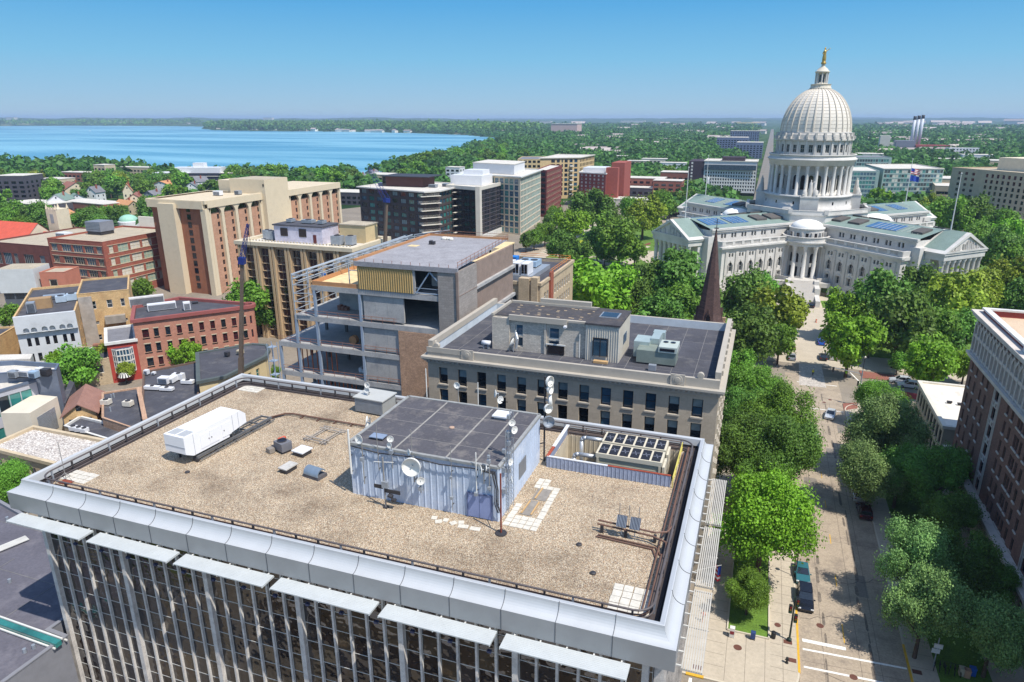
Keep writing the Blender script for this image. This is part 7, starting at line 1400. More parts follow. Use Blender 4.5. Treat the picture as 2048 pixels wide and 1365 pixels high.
mb.box(kx-.8,kx-.003,ky0,ky1+.5,23.5,23.9);mb.box(kx-.55,kx-.003,ky0,ky1+.3,23.1,23.497);mb.box(kx-1.3,kx-.003,ky0,ky1+.8,5.6,6.1);mb.box(kx-.7,kx-.003,ky0,ky1+.4,5.0,5.597)
for x0_,z0_,z1_ in((.5,29.6,30.0),(.85,30.003,30.5),(1.1,30.503,30.8)):mb.box(kx-x0_,kx+.3,ky0,ky1+x0_,z0_,z1_);mb.box(kx+.303,kx+34,ky1-.3,ky1+x0_,z0_,z1_)
mb.build("cornice",[pst],t)
mb=MB()
for k in range(67):  # upper arcade: colonnettes and pointed gablets
 y=ky1-.2-k*1.75;mb.box(kx-.38,kx-.003,y-.16,y+.16,23.92,28.9);ym=y-.87
 mb.box(kx-.22,kx-.003,ym-.06,ym+.06,24,29.0)if k<66 else None
 if k<66:
  mb.face([(kx-.4,y-.1,28.4),(kx-.4,ym,29.55),(kx-.4,y-1.65,28.4),(kx-.4,y-1.45,28.2),(kx-.4,ym,29.1),(kx-.4,y-.3,28.2)]);mb.box(kx-.3,kx-.003,y-1.6,y-.16,26.55,27.05);mb.box(kx-.3,kx-.003,y-1.6,y-.16,24.0,24.3);mb.tube((kx-.2,y,28.9),(kx-.2,y,29.5),.13,5,.02)
mb.build("arcade_tracery",[pst],t);mb=MB()
for k in range(5):
 y=112.4-22*k
 for s_ in(-1.5,-.95,.95,1.5):mb.box(kx-.12,kx-.003,y+s_-.09,y+s_+.09,6.2,23.0)
 for j in range(6):z=23.0-2.95*j;mb.box(kx-.1,kx-.003,y-.94,y+.94,z+.05,z+.2);mb.box(kx-.1,kx-.003,y-.94,y+.94,z-2.15,z-1.95);mb.box(kx-.14,kx-.003,y-.3,y+.3,z+.35,z+.8)if j else None
mb.build("stone_strip",[pst],t)
mb=MB()
for k in range(23):y=ky1-.9-k*5.2;mb.box(kx-.9,kx-.003,y-.5,y+.5,0,4.99)
mb.build("base_pier",[pst],t)
mb=MB();mb.box(kx+.4,kx+33.6,ky0+.4,ky1-.4,30.0,30.22);mb.build("roof",[G("salmon_gravel",(204,180,152),.95,.08,.4,.12,4)],t);mb=MB();[mb.box(*q)for q in((kx+.31,kx+.8,ky0,ky1-.3,30.2,31.2),(kx+.803,kx+34,ky1-.8,ky1-.303,30.2,31.2))];mb.build("red_parapet_lining",[G("red_parapet",(146,66,58),.8,.1)],t);mb=MB();[mb.box(*q)for q in((kx+.1,kx+1.0,ky0,ky1-.1,31.203,31.5),(kx+1.003,kx+34,ky1-1,ky1-.1,31.203,31.5))];mb.box(kx-.2,kx+1.3,104.5,106.5,30.81,32.3);mb.build("coping",[frame_white],t)
unit(kx+7,108,30.22,4,3,1.6,"dark metal unit on the tall hotel's salmon roof",dark_metal)
for y,lb in((98.5,"left of two lanterns hanging on the hotel's stone ground floor"),(83,"right of two lanterns hanging on the hotel's stone ground floor")):
 t=thing("wall_lantern",lb,"lamp",(kx-1.6,y,3.4));MB().lathe([(.2,3.0),(.42,3.2),(.42,4.2),(.15,4.6),(.01,4.8)],(kx-1.8,y,0),8).build("lantern",[G("green_lantern",(70,92,92),.3)],t);MB().bar((kx-.9,y,4.9),(kx-1.8,y,4.9),.08,.08).build("bracket",[dark_metal],t)
flagpole_=thing("hung_flag","red white and blue flag hanging over the hotel's pavement","flag",(kx-2,80.5,4));MB().tube((kx-.9,80.5,4.6),(kx-3.0,80.5,5.6),.05,6).build("pole",[frame_white],flagpole_)
def hang(par,X,Y,z,w_,h_,ang):
 mb=MB();K=8;d_=(math.cos(ang),math.sin(ang))
 for i in range(K):
  for j in range(7):f1=lambda a,b:(X+d_[0]*w_*a/K,Y+d_[1]*w_*a/K+.08*math.sin(a*1.4),z-h_*b/7-.25*math.sin(math.pi*a/K));mb.face([f1(i,j),f1(i+1,j),f1(i+1,j+1),f1(i,j+1)],2 if(i<4 and j<4)else j%2)
 mb.build("flag",[red_c,wht_c,blu_c],par,True)
hang(flagpole_,kx-3.0,80.5,5.4,1.9,1.3,0)
t=thing("hung_flag","striped flag on a slanted pole at the near tower's right side above the pavement","flag",(-2.6,80,5));MB().tube((-3.6,79.5,5),(-.4,79.5,6.6),.05,6).build("pole",[frame_white],t);hang(t,-.4,79.5,6.4,.9,2.2,math.pi*.85)
# low block behind the hotel
bldg("low_pale_roof_building","low tan building with patched white roof and column-like window bays",rect(34.3,44.5,130.5,153.6),9,G("tan_office_stone",(176,166,146),.85,.08,.4),G("white_patched_roof",(226,218,202),.9,.06,.4,stain=((150,134,116),.5,.3)),
{3:dict(us=ug(23.1,9,1.5,.9),vs=[(1.0,4),(4.9,7.6)],sty=SW(frame_dark,(glass,),1,2,.1)),0:dict(us=[(5,7.6)],vs=[(4.8,6.6)],sty=SW(frame_dark,(glass_black,),2,1,.1)),2:dict(us=ug(10,4,1.5,.9),vs=[(4.9,7.6)],sty=SW(frame_dark,(glass,),1,2,.1))},par=.25,corn=(.35,.45),cmat=G("cream_coping",(216,208,190),.7))
for x,y,lb in((37.6,143,"left small vent on the patched white roof"),(39.3,142.6,"right small vent on the patched white roof"),(43.3,137.5,"dark vent at the hotel side of the patched white roof")):unit(x,y,8.75,.9,.5,.5,lb,dark_metal)
tag(MB().box(36.2,40.4,129,130.2,3.2,3.6).box(36.4,36.7,129.1,129.4,0,3.19).build("white_canopy",[white_metal]),"white canopy at the foot of the low pale-roofed building by the hotel","canopy")
# ================================================================ BUILDINGS BEYOND THE SQUARE
gw=G("pale_precast",(206,200,186),.85,.06,.3);
t=bldg("dark_apartment_block","dark framed apartment block with balconies and a flat overhanging pale roof",[(-203,324),(-158,311),(-153.5,318),(-155,357),(-200,365)],26.5,G("dark_apartment_brick",(72,62,60),.8,.15),roof_pale,
{0:dict(us=[(1.5+k*5.7,5.2+k*5.7)for k in range(8)],vs=vg(25.5,7,2.2,3.5),sty=SW(frame_dark,(glass_green,glass_blue,glass,blind),3,1,.12)),2:dict(us=[(.8+k*4.2,4.0+k*4.2)for k in range(9)],vs=vg(25.5,7,2.3,3.5),sty=SW(G("green_frame",(70,92,76),.5),(glass_green,glass_blue),2,1,.2)),1:dict(us=[(1,7)],vs=vg(25.5,7,2.3,3.5),sty=SW(frame_dark,(glass,),2,1,.2))},par=.3,corn=(1.2,.5),cmat=G("pale_fascia",(200,196,186),.8))
for k in range(7):
 z=3.2+k*3.5;mb=MB();mb.bar((-159.2,308.8,z),(-152.2,316.8,z),2.0,.25);[mb.bar((-160,308.2,z+h_),(-152.6,315.2+1.2,z+h_),.06,.06)for h_ in(.6,1.1)];mb.build("balcony",[gw],t);MB().bar((-152.6,333,z),(-152.6,336,z),1.6,.2).build("balcony",[gw],t)
t=thing("brown_penthouse","brown roof pavilion with overhanging dark roof on the dark apartment block","penthouse",(-182,340,26.5));MB().box(-192,-170,333,347,26.2,31.4).build("wall",[G("brown_penthouse_wall",(96,62,54),.8,.1)],t);MB().box(-194,-166,331,349,31.403,31.8).build("roof",[dark_metal],t);MB().box(-194,-192.003,333,339,26.2,31.4).build("window",[glass],t)
for x,y,w_,lb in((-165,335,4,"pale unit cluster right of the brown roof pavilion"),(-161,342,3,"grey unit at the right end of the dark apartment block roof"),(-196,336,3,"pale unit left of the brown roof pavilion")):unit(x,y,26.2,w_,3,1.6,lb,galv)
t=bldg("black_glass_office","black mirrored office with white corner pillar and white roof band",[(-158.5,338),(-137,330.5),(-137,372),(-158,378)],27.5,G("black_wall",(36,32,38),.4),roof_pale,{0:dict(us=[(.6+k*1.9,2.4+k*1.9)for k in range(10)],vs=vg(25.6,11,2.0,2.15),sty=SW(frame_dark,(glass_black,),1,1,.05),depth=.05),1:dict(us=[(1.2+k*2.0,3.1+k*2.0)for k in range(20)],vs=vg(25.4,11,2.0,2.1),sty=SW(G("silver_mullion",(130,126,130),.4),(glass_black,),1,1,.05),depth=.05)},par=.6,corn=(.4,1.6),cmat=gw)
MB().box(-138.6,-136.2,329.0,331.8,0,28).build("corner_pillar",[gw],t);MB().box(-136.9,-136.3,332,371.5,0,3).build("base_band",[frame_white],t)
p_=thing("white_penthouse","white two-step penthouse on the black mirrored office","penthouse",(-150,355,27.5));MB().box(-160,-142,346,362,27,32).box(-154,-143,350,360,32.003,34.5).build("wall",[white_metal],p_)
t=bldg("green_glass_tower","tall green-blue glass office with cream piers and white stepped roof",[(-165.5,371),(-124,356.5),(-130,412),(-172,425)],31.2,G("cream_pier_stone",(206,192,168),.85,.06),roof_pale,
{0:dict(us=[(2+k*3.45,4.6+k*3.45)for k in range(12)],vs=vg(29.8,9,2.7,3.3),sty=SW(G("white_green_mullion",(190,200,196),.4),(glass_blue,glass_green),3,2,.06),depth=.2),1:dict(us=[(1.4+k*3.6,4.4+k*3.6)for k in range(15)],vs=vg(29.8,9,2.7,3.3),sty=SW(MATS["white_green_mullion"],(glass_green,),3,2,.07),depth=.15)},par=.4,corn=(1.0,.5),cmat=frame_white)
p_=thing("white_penthouse","wide white penthouse box on the green-blue glass office","penthouse",(-148,392,31));MB().prism([(-162,382),(-133,372),(-137,402),(-164,411)],30.9,36.2).build("wall",[white_metal],p_);MB().prism([(-162.3,381.7),(-132.7,371.6),(-136.7,402.3),(-164.3,411.4)],36.203,36.5).build("roof",[roof_pale],p_)
MB().box(-150,-147,381,382,32,34.5).build("louvre",[glass_black],p_)
bldg("dark_red_office","dark red building with stacked dark openings beside the green-blue glass office",[(-140,432),(-131.5,429),(-136,480),(-146,484)],29.5,G("dark_red_cladding",(124,62,56),.8,.1),roof_pale,{0:dict(us=[(1,7.8)],vs=vg(28,8,2.2,3.4),sty=SW(frame_dark,(glass_black,),3,1,.1)),1:dict(us=ug(50,12,3,1),vs=vg(28,8,2.2,3.4),sty=SW(frame_tan,(glass_black,),2,1,.15))},par=.4)
t=bldg("tan_balcony_tower","tan residential tower with recessed balconies and glassy top floor",[(-167,527),(-140,545),(-140,546),(-140,590),(-170,590)][:2]+[(-139,590),(-170,590)],31.5,G("tan_tower_brick",(206,178,130),.85,.08),roof_pale,{0:dict(us=[(9,12),(13.5,16),(17.5,18.6),(20,22.5),(24,26.6),(28,30.6)],vs=vg(30.3,8,2.5,3.6),sty=SW(frame_dark,(glass,glass_blue),2,1,.12)),1:dict(us=ug(44,10,2.6),vs=vg(30.3,8,2.4,3.6),sty=SW(frame_dark,(glass,),2,1,.1))},par=.5,corn=(.8,.4),cmat=gw)
for k in range(7):MB().bar((-146.5,539.6,3.5+k*3.6),(-144.2,541.2,3.5+k*3.6),2.2,1.0).build("balcony",[gw],t)
bldg("pale_office_behind","pale office block half hidden behind the green-blue glass office",[(-190,540),(-168,548),(-176,590),(-200,580)],29.5,yst,roof_grey,{0:dict(us=ug(23,6,2.4),vs=vg(28.5,7,2,3.6),sty=SW(frame_dark,(glass,),2,1,.1))},par=.3)
t=bldg("red_tower","red brick hotel tower with white roof house and tall side slab",[(-126.5,492),(-105.5,484.5),(-108.5,516),(-130,522)],24.2,G("bright_brick_tower",(134,70,62),.85,.1,.5),roof_pale,{0:dict(us=ug(22.3,6,1.5,1.6),vs=vg(23,9,1.4,2.5),sty=SW(frame_white,(glass,frame_white),1,1,.3)),1:dict(us=[],vs=[])},par=.4,corn=(.4,.6),cmat=frame_white)
MB().box(-124,-108,493,512,24,27.4).build("roof_house",[white_metal],t);MB().box(-106.5,-98,489,494,0,28).box(-106,-96.5,505,530,0,30.5).build("side_slab",[G("red_slab",(156,84,70),.85,.1)],t)
t=bldg("grid_facade_building","long block with a white gridded front over dark ground floor and dark left end",[(-49.5,606),(-8,607),(-8,640),(-49.5,640)],27.5,G("dark_purple_wall",(66,54,60),.8,.1),roof_pale,{0:dict(us=[(1.2+k*2.02,2.55+k*2.02)for k in range(20)],vs=vg(19,6,1.9,2.7),sty=SW(frame_white,(glass_black,),1,1,.2),depth=.3,mi=2)},par=.4,corn=(.5,.5),cmat=gw,sillm=G("white_grid_concrete",(216,214,208),.8,.05))
MB().box(-49,-8.5,604.9,605.9,20.4,24.4).build("upper_glazing",[G("upper_glass",(70,84,96),.15,.3,.8,.3,1.2)],t);MB().box(-62,-49.503,606,640,0,27).build("end_block",[MATS["dark_purple_wall"]],t);mb=MB();[mb.box(-60,-58.6,605.9,605.997,z,z+1.6)for z in np.arange(3,25,2.7)];mb.build("end_windows",[frame_white],t);MB().box(-36,-18,612,630,27.2,30.2).build("roof_house",[MATS["dark_purple_wall"]],t);MB().box(-49,-8,604.8,605.9,0,2.4).build("dark_base",[glass_black],t)
gg2=G("pale_green_spandrel",(150,170,162),.5,.1)
t=bldg("glass_government_block","wide blue-green glass block right of the capitol dome",[(80,574),(121.5,589),(112,640),(74,628)],26,gg2,roof_pale,{0:dict(us=[(.8+k*2.15,2.85+k*2.15)for k in range(20)],vs=vg(25,8,2.3,3.1),sty=SW(G("pale_mullion",(176,190,184),.5),(glass_green,glass_blue,glass_black,pale_blind),3,1,.12),depth=.1)},par=.4,corn=(.3,.4),cmat=gw)
t=bldg("glass_government_wing","lower blue-green glass wing directly right of the capitol dome",[(52,556),(76,562),(74,610),(46,600)],25,gg2,roof_pale,{0:dict(us=[(.6+k*2.2,2.65+k*2.2)for k in range(10)],vs=vg(24,8,2.3,3.0),sty=SW(MATS["pale_mullion"],(glass_green,glass_blue),3,1,.12),depth=.1),1:dict(us=ug(48,16,2.4),vs=vg(24,8,2.3,3.0),sty=SW(MATS["pale_mullion"],(glass_green,),3,1,.12),depth=.1)},par=.4)
bldg("glass_link_block","taller dark glass block between the two blue-green glass blocks",[(70,660),(98,668),(94,700),(66,692)],29.5,gg2,roof_grey,{0:dict(us=[(.6+k*2.2,2.65+k*2.2)for k in range(12)],vs=vg(28,8,2.3,3.0),sty=SW(MATS["pale_mullion"],(glass,glass_green),3,1,.12),depth=.1)},par=.4)
ofs=G("tan_office_limestone",(190,172,146),.85,.08,.4,stain=((160,142,122),.3,.3))
t=bldg("stone_office_tower","massive tan stone office with dark vertical window strips at the right edge",[(118,474),(137,445),(190,475),(165,520),(106,493)],32.5,ofs,roof_tan,{0:dict(us=ug(34,9,1.6,2),vs=vg(30.5,9,2.0,3.2),sty=SW(frame_dark,(glass_black,),1,2,.1)),1:dict(us=[(2,3.6)]+[(6.5+k*5,9.2+k*5)for k in range(10)],vs=vg(29.5,9,2.2,3.2),sty=SW(frame_dark,(glass_black,glass),2,1,.1)),4:dict(us=ug(22,3,2.0,5),vs=vg(30.5,9,1.6,3.2),sty=SW(frame_dark,(glass_black,),1,1,.1))},par=.6)
p_=thing("cream_penthouse","cream mechanical penthouse on top of the massive stone office","penthouse",(150,495,32));MB().prism([(128,488),(142,470),(163,482),(150,502)],31.9,39).build("wall",[G("cream_penthouse_wall",(222,208,180),.85,.06)],p_)
bldg("parking_block","low tan parking block between the glass block and the stone office",[(112,560),(135,556),(140,590),(116,592)],16,ofs,roof_pale,{0:dict(us=[(1,22)],vs=[(10,12.4),(4,6.5)],sty=SW(frame_tan,(glass_black,),4,1,.2))},par=.4)
# chimneys and plant
pw=thing("power_plant","grey and red brick heating plant under the tall chimneys","building",(240,1400,0));MB().box(205,235,1380,1410,0,24).build("wall",[G("grey_plant_wall",(128,130,140),.8)],pw);MB().box(235.01,285,1370,1410,0,17).build("brick_wall",[G("plant_red_brick",(142,66,60),.85,.1)],pw);MB().box(196,204.99,1385,1400,0,20).box(180,195.9,1385,1400,0,32).build("pale_block",[gw],pw)
for k,x in enumerate((231,237,243)):
 t=thing("chimney_stack",("left","middle","right")[k]+" one of three silver chimneys with black tops, far right of the dome","chimney",(x,1400,0),group="silver chimneys of the heating plant");MB().tube((x,1400,17),(x,1400,58+k),2.5,14).build("shaft",[G("silver_shaft",(196,200,206),.4,.06)],t,True);MB().tube((x,1400,58.01+k),(x,1400,64+k),2.6,14).build("dark_top",[dark_metal],t,True)
bldg("white_slab_flats","white slab of flats with a grid of dark windows in the trees, far right",[(262,1262),(308,1266),(306,1282),(260,1278)],17,white_metal,roof_pale,{0:dict(us=ug(46,10,2.6,1.5),vs=vg(15.6,4,2.2,3.6),sty=SW(frame_grey,(glass_black,),1,1,.3))},par=.4)
# buildings along the far avenue
rs=random.Random(21);BL=G("far_blue_grey",(112,122,146),.7,.15);col_far=[BL,gw,G("far_brick",(150,96,80),.85,.1),G("far_tan",(192,176,148),.85,.1),white_metal,G("far_dark",(84,80,86),.8,.1)]
def farb(px,py,w_,d_,h_,m_,label,rz=0,group=None,n_=None,roof=roof_pale,name="distant_building",nz=None):
 """block whose roof front edge sits at the surveyed sight line"""
 x,y=P(px,py,h_);t=thing(name,label,"building",(x,y+d_/2,0),group=group);M=Matrix.Translation((x,y+d_/2,0))@Matrix.Rotation(rad(rz),4,'Z')
 MB().box(-w_/2,w_/2,-d_/2,d_/2,0,h_,M=M).build("wall",[m_],t);mb=MB();mb.box(-w_/2-.2,w_/2+.2,-d_/2-.2,d_/2+.2,h_+.003,h_+.35,M=M);mb.build("roof",[roof],t)
 n_=n_ or max(2,int(w_/4.5));nz=nz or max(1,int((h_-1)/3.3))
 for j in range(nz):
  mb=MB();z=1.2+j*3.3
  for i in range(n_):xx=-w_/2+w_*(i+.5)/n_;mb.box(xx-w_/n_*.3,xx+w_/n_*.3,-d_/2-.05,-d_/2-.003,z,z+1.7,M=M)
  for i in range(max(2,int(d_/4.5))):yy=-d_/2+d_*(i+.5)/max(2,int(d_/4.5));mb.box(w_/2+.003,w_/2+.05,yy-1.1,yy+1.1,z,z+1.7,M=M)
  mb.build("window_row",[glass_black],t)
 return t
FB=[(1290,357,30,18,15,2,"dark low apartment row with terraces left of the gridded block"),(1335,362,22,16,15,2,"red brick low block beside the gridded block"),(1275,376,46,14,9,5,"dark low building with long flat roof behind the square's trees"),(1350,345,26,20,14,2,"brown brick block with small roof house, left behind the gridded block"),(1270,400,36,16,7,1,"pale low building with white roof unit behind the park trees"),(1490,262,60,40,34,0,"blue-grey high-rise under construction with tower crane, by the far avenue"),(1465,275,50,40,30,0,"left lower blue-grey apartment block by the far avenue"),(1500,285,40,36,24,0,"right stepped blue-grey apartment block by the far avenue"),(1345,326,30,16,12,4,"white apartment building in the trees left of the gridded block"),(1310,318,34,16,12,1,"pale apartment block with balconies among the trees"),(1275,322,26,14,11,3,"tan block with a brick stair tower among the trees"),(1240,312,18,14,10,3,"small tan building left of the balcony block"),(1185,296,34,20,12,3,"pink-tan villa standing in the woods beyond the red tower"),(1215,303,30,14,10,3,"tan villa right of the pink-tan one in the woods"),(1725,316,40,30,18,5,"dark flat roofed hall right behind the dome"),(1745,308,60,30,14,1,"long white roofed hall right behind the dome"),(1900,318,60,20,10,3,"low tan row behind the stone office"),(1960,310,40,24,14,4,"white block behind the stone office roof"),(2010,322,50,30,14,3,"tan flat block at the right border"),(1898,358,22,30,14,3,"tan hotel annex between glass block and stone office"),
(760,240+108,24,14,9,3,"low brown roofed house before the shoreline trees"),(690,385,36,20,9,5,"dark brown flat block right of the brick high-rise"),(775,350,30,16,12,3,"brown building with pale roof rim near the shore, behind the dark apartments"),(905,335,14,12,18,4,"white narrow tower block with balconies near the shore"),(198,330,16,12,16,3,"tan brick block rising from the shoreline trees"),(275,335,50,14,9,3,"long low tan block in the shoreline trees"),(150,345,40,14,9,2,"brown roofed block in the shoreline trees"),(98,358,24,16,9,3,"yellow mansion with dark mansard roof in the left trees"),(20,372,60,30,9,5,"dark flat roofed block at the left border in the trees"),(48,408,40,20,7,5,"long dark brick block with pale roof before the white house"),(165,406,46,16,7,2,"low red brick building with grey roof between the tree clumps")]
for px,py,w_,d_,h_,c_,lb in FB:farb(px,py,w_,d_,h_,col_far[c_],lb,rs.uniform(-8,8)if px<1000 else 0)
t=farb(8,352,22,22,20,col_far[5],"dark glass block at the far left edge above the trees",20);farb(30,368,26,14,13,yst,"yellow and cream stepped block at the left border",8)
t=thing("tower_crane","thin tower crane over the blue-grey high-rise by the far avenue","crane",(*P(1505,300,0),0));x,y=P(1505,262,34);mb=MB();lattice_boom(mb,(x,y+20,0),(x,y+20,52),1,1,18,.25);lattice_boom(mb,(x-34,y+20,51),(x+14,y+20,51),1,.7,16,.25);mb.build("lattice",[G("crane_cream",(222,206,160),.6)],t)
# lakeside office
t=thing("lakeside_office","white-topped dark office with stepped terraces on the lake shore","building",(*P(400,345,10),0));ax,ay=P(400,345,12);M=Matrix.Translation((ax,ay,0))@Matrix.Rotation(rad(20),4,'Z')
MB().box(-38,44,-9,9,0,12,M=M).build("dark_floors",[G("dark_glass_floors",(52,54,66),.4,.2)],t);MB().box(-22,22,-7,7,12.003,17,M=M).box(-4,6,-4,4,17.003,21,M=M).box(-40,-6,-10,8,12.003,12.5,M=M).build("white_storey",[white_metal],t);mb=MB();[mb.box(22,46,-11,10,z,z+.4,M=M)for z in(3,6,9,12.003)];[mb.box(-40,40,-9.6,-9.003,z,z+.5,M=M)for z in(5,9)];mb.build("terrace_slab",[gw],t)
# church with red roof, tower
t=thing("red_roof_church","stone church with bright red-orange gabled roof at the left edge","church",(-345,240,0));c0_,c1_=Vector(P(-60,446,12)),Vector(P(75,447,14));
dC=(c1_-c0_).normalized();nC=Vector((-dC.y,dC.x));L_=(c1_-c0_).length;M=Matrix(((dC.x,nC.x,0,c0_.x),(dC.y,nC.y,0,c0_.y),(0,0,1,0),(0,0,0,1)));T=lambda*p:tuple(M@Vector(p));orr=G("red_orange_tiles",(206,92,70),.85,.1,.6);cst=G("cream_church_stone",(214,200,172),.9,.08)
mb=MB();mb.box(0,L_,-8,8,0,7,M=M);mb.face([T(L_,-8,7),T(L_,8,7),T(L_,0,14)]);mb.face([T(0,8,7),T(0,-8,7),T(0,0,14)]);mb.build("wall",[cst],t);mb=MB();mb.face([T(0,-8.6,6.6),T(L_+.3,-8.6,6.6),T(L_+.3,0,14.2),T(0,0,14.2)]);mb.face([T(L_+.3,8.6,6.6),T(0,8.6,6.6),T(0,0,14.2),T(L_+.3,0,14.2)]);mb.build("roof",[orr],t)
mb=MB();mb.face([T(L_+1,-6,5),T(L_+12,-6,5),T(L_+9,0,10.5),T(L_+3,0,10.5)]);mb.face([T(L_+12,6,5),T(L_+1,6,5),T(L_+3,0,10.5),T(L_+9,0,10.5)]);mb.face([T(L_+12,-6,5),T(L_+12,6,5),T(L_+9,0,10.5)]);mb.build("hipped_roof",[orr],t);MB().box(L_+1.2,L_+11.8,-5.8,5.8,0,4.97,M=M).build("hall",[cst],t)
x,y=P(60,455,9);t=thing("stone_bell_tower","pale stone bell tower with pinnacles beside the red-roofed church","church tower",(x,y+16,0));y+=16;mb=MB();mb.box(x-3.6,x+3.6,y-3.6,y+3.6,0,16.5);[mb.tube((x+a*3.2,y+b*3.2,16.5),(x+a*3.2,y+b*3.2,19),.7,5,.05)for a in(-1,1)for b in(-1,1)];[mb.box(x+k*1.8-.5,x+k*1.8+.5,y-3.6,y-3.2,16.503,17.5)for k in(-1,0,1)];mb.build("tower",[cst],t);MB().box(x-1.1,x+1.1,y-3.7,y-3.603,9.5,14).build("belfry_opening",[frame_grey],t)
for k,(px,py,w_,m_,lb)in enumerate(((28,470,34,cst,"pale flat-roofed church hall in front of the red roof"),(70,478,26,yst,"yellow walled low hall right of the church hall"))):farb(px,py,w_,10,6,m_,lb,30)
x,y=P(257,440,6);t=thing("green_dome_hall","round white hall with a pale green copper dome among the trees","domed building",(x,y,0));MB().lathe([(5.6,0),(5.6,5.4),(5.3,5.6),(5,5.7)],(x,y,0),24).build("drum",[white_metal],t);MB().lathe([(5*math.cos(a_),5.7+3.4*math.sin(a_))for a_ in np.linspace(0,1.56,8)],(x,y,0),24).build("dome",[G("pale_green_copper",(150,196,174),.6,.06)],t,True)
# houses on the left
HS=[(122,398,9,12,8,4,30,white_metal,G("green_shingle",(120,140,128),.9,.1),"white house with green-grey gabled roof, biggest in the left trees"),(152,395,8,8,6,3,60,white_metal,MATS["green_shingle"],"small white house right of the green-roofed white house"),(145,376,14,14,7,5,70,cst,G("red_brown_shingle",(146,98,84),.9,.1),"large house with red-brown roof behind the green-roofed one"),(70,383,9,10,6,4,20,G("grey_siding",(150,154,160),.8),roof_grey,"small grey gabled house at the left in the trees"),(122,430,8,12,5,3,20,tanst,G("orange_shingle",(196,142,98),.9,.1),"house with pale orange roof before the tree clump"),(128,446,7,10,4,3,-70,tanst,MATS["red_brown_shingle"],"house with dusty pink roof below the pale orange one"),(272,400,11,12,7,5,40,cst,MATS["red_brown_shingle"],"brown-roofed house with a pointed dormer in the trees"),(254,412,9,14,5,4,75,tanst,MATS["orange_shingle"],"long orange-roofed house left of the green dome"),(255,380,5,5,10,5,45,cst,MATS["orange_shingle"],"narrow turret house with steep pyramid roof in the trees"),(330,368,14,10,6,3,10,white_metal,MATS["orange_shingle"],"pale orange roofed long house behind the big tree clump"),(385,374,9,9,7,4,30,white_metal,roof_grey,"white-fronted house near the brick high-rise"),(400,362,8,9,7,4,-20,white_metal,roof_grey,"small white gable in the trees left of the high-rise"),(310,388,9,10,6,3,0,G("grey_siding",(0,0,0)),roof_grey,"grey roofed house right of the big tree clump"),(420,385,9,9,6,3,40,cst,roof_grey,"pale house just above the red brick building"),(190,383,7,8,8,4,10,white_metal,roof_grey,"white gable peeking out behind the red-brown roof"),(722,352,10,9,5,3,15,white_metal,roof_grey,"white gabled house between the high-rise wing and the dark apartments"),(700,360,9,9,5,3,60,tanst,MATS["red_brown_shingle"],"brown gabled house right of the high-rise wing"),(745,345,9,9,5,3,-10,cst,roof_grey,"grey gabled house left above the dark apartments")]
for px,py,w_,d_,h_,rh,rz,wm_,rm,lb in HS:x,y=P(px,py,h_);k_=1.25;house(x,y,w_*k_,d_*k_,h_,rh,rz,wm_,rm,lb,chim=True)
x,y=P(320,412,10);tag(MB().box(x-.8,x+.8,y-.8,y+.8,0,16).build("brick_chimney",[rbk]),"lone red brick chimney left of the brick high-rise","chimney")
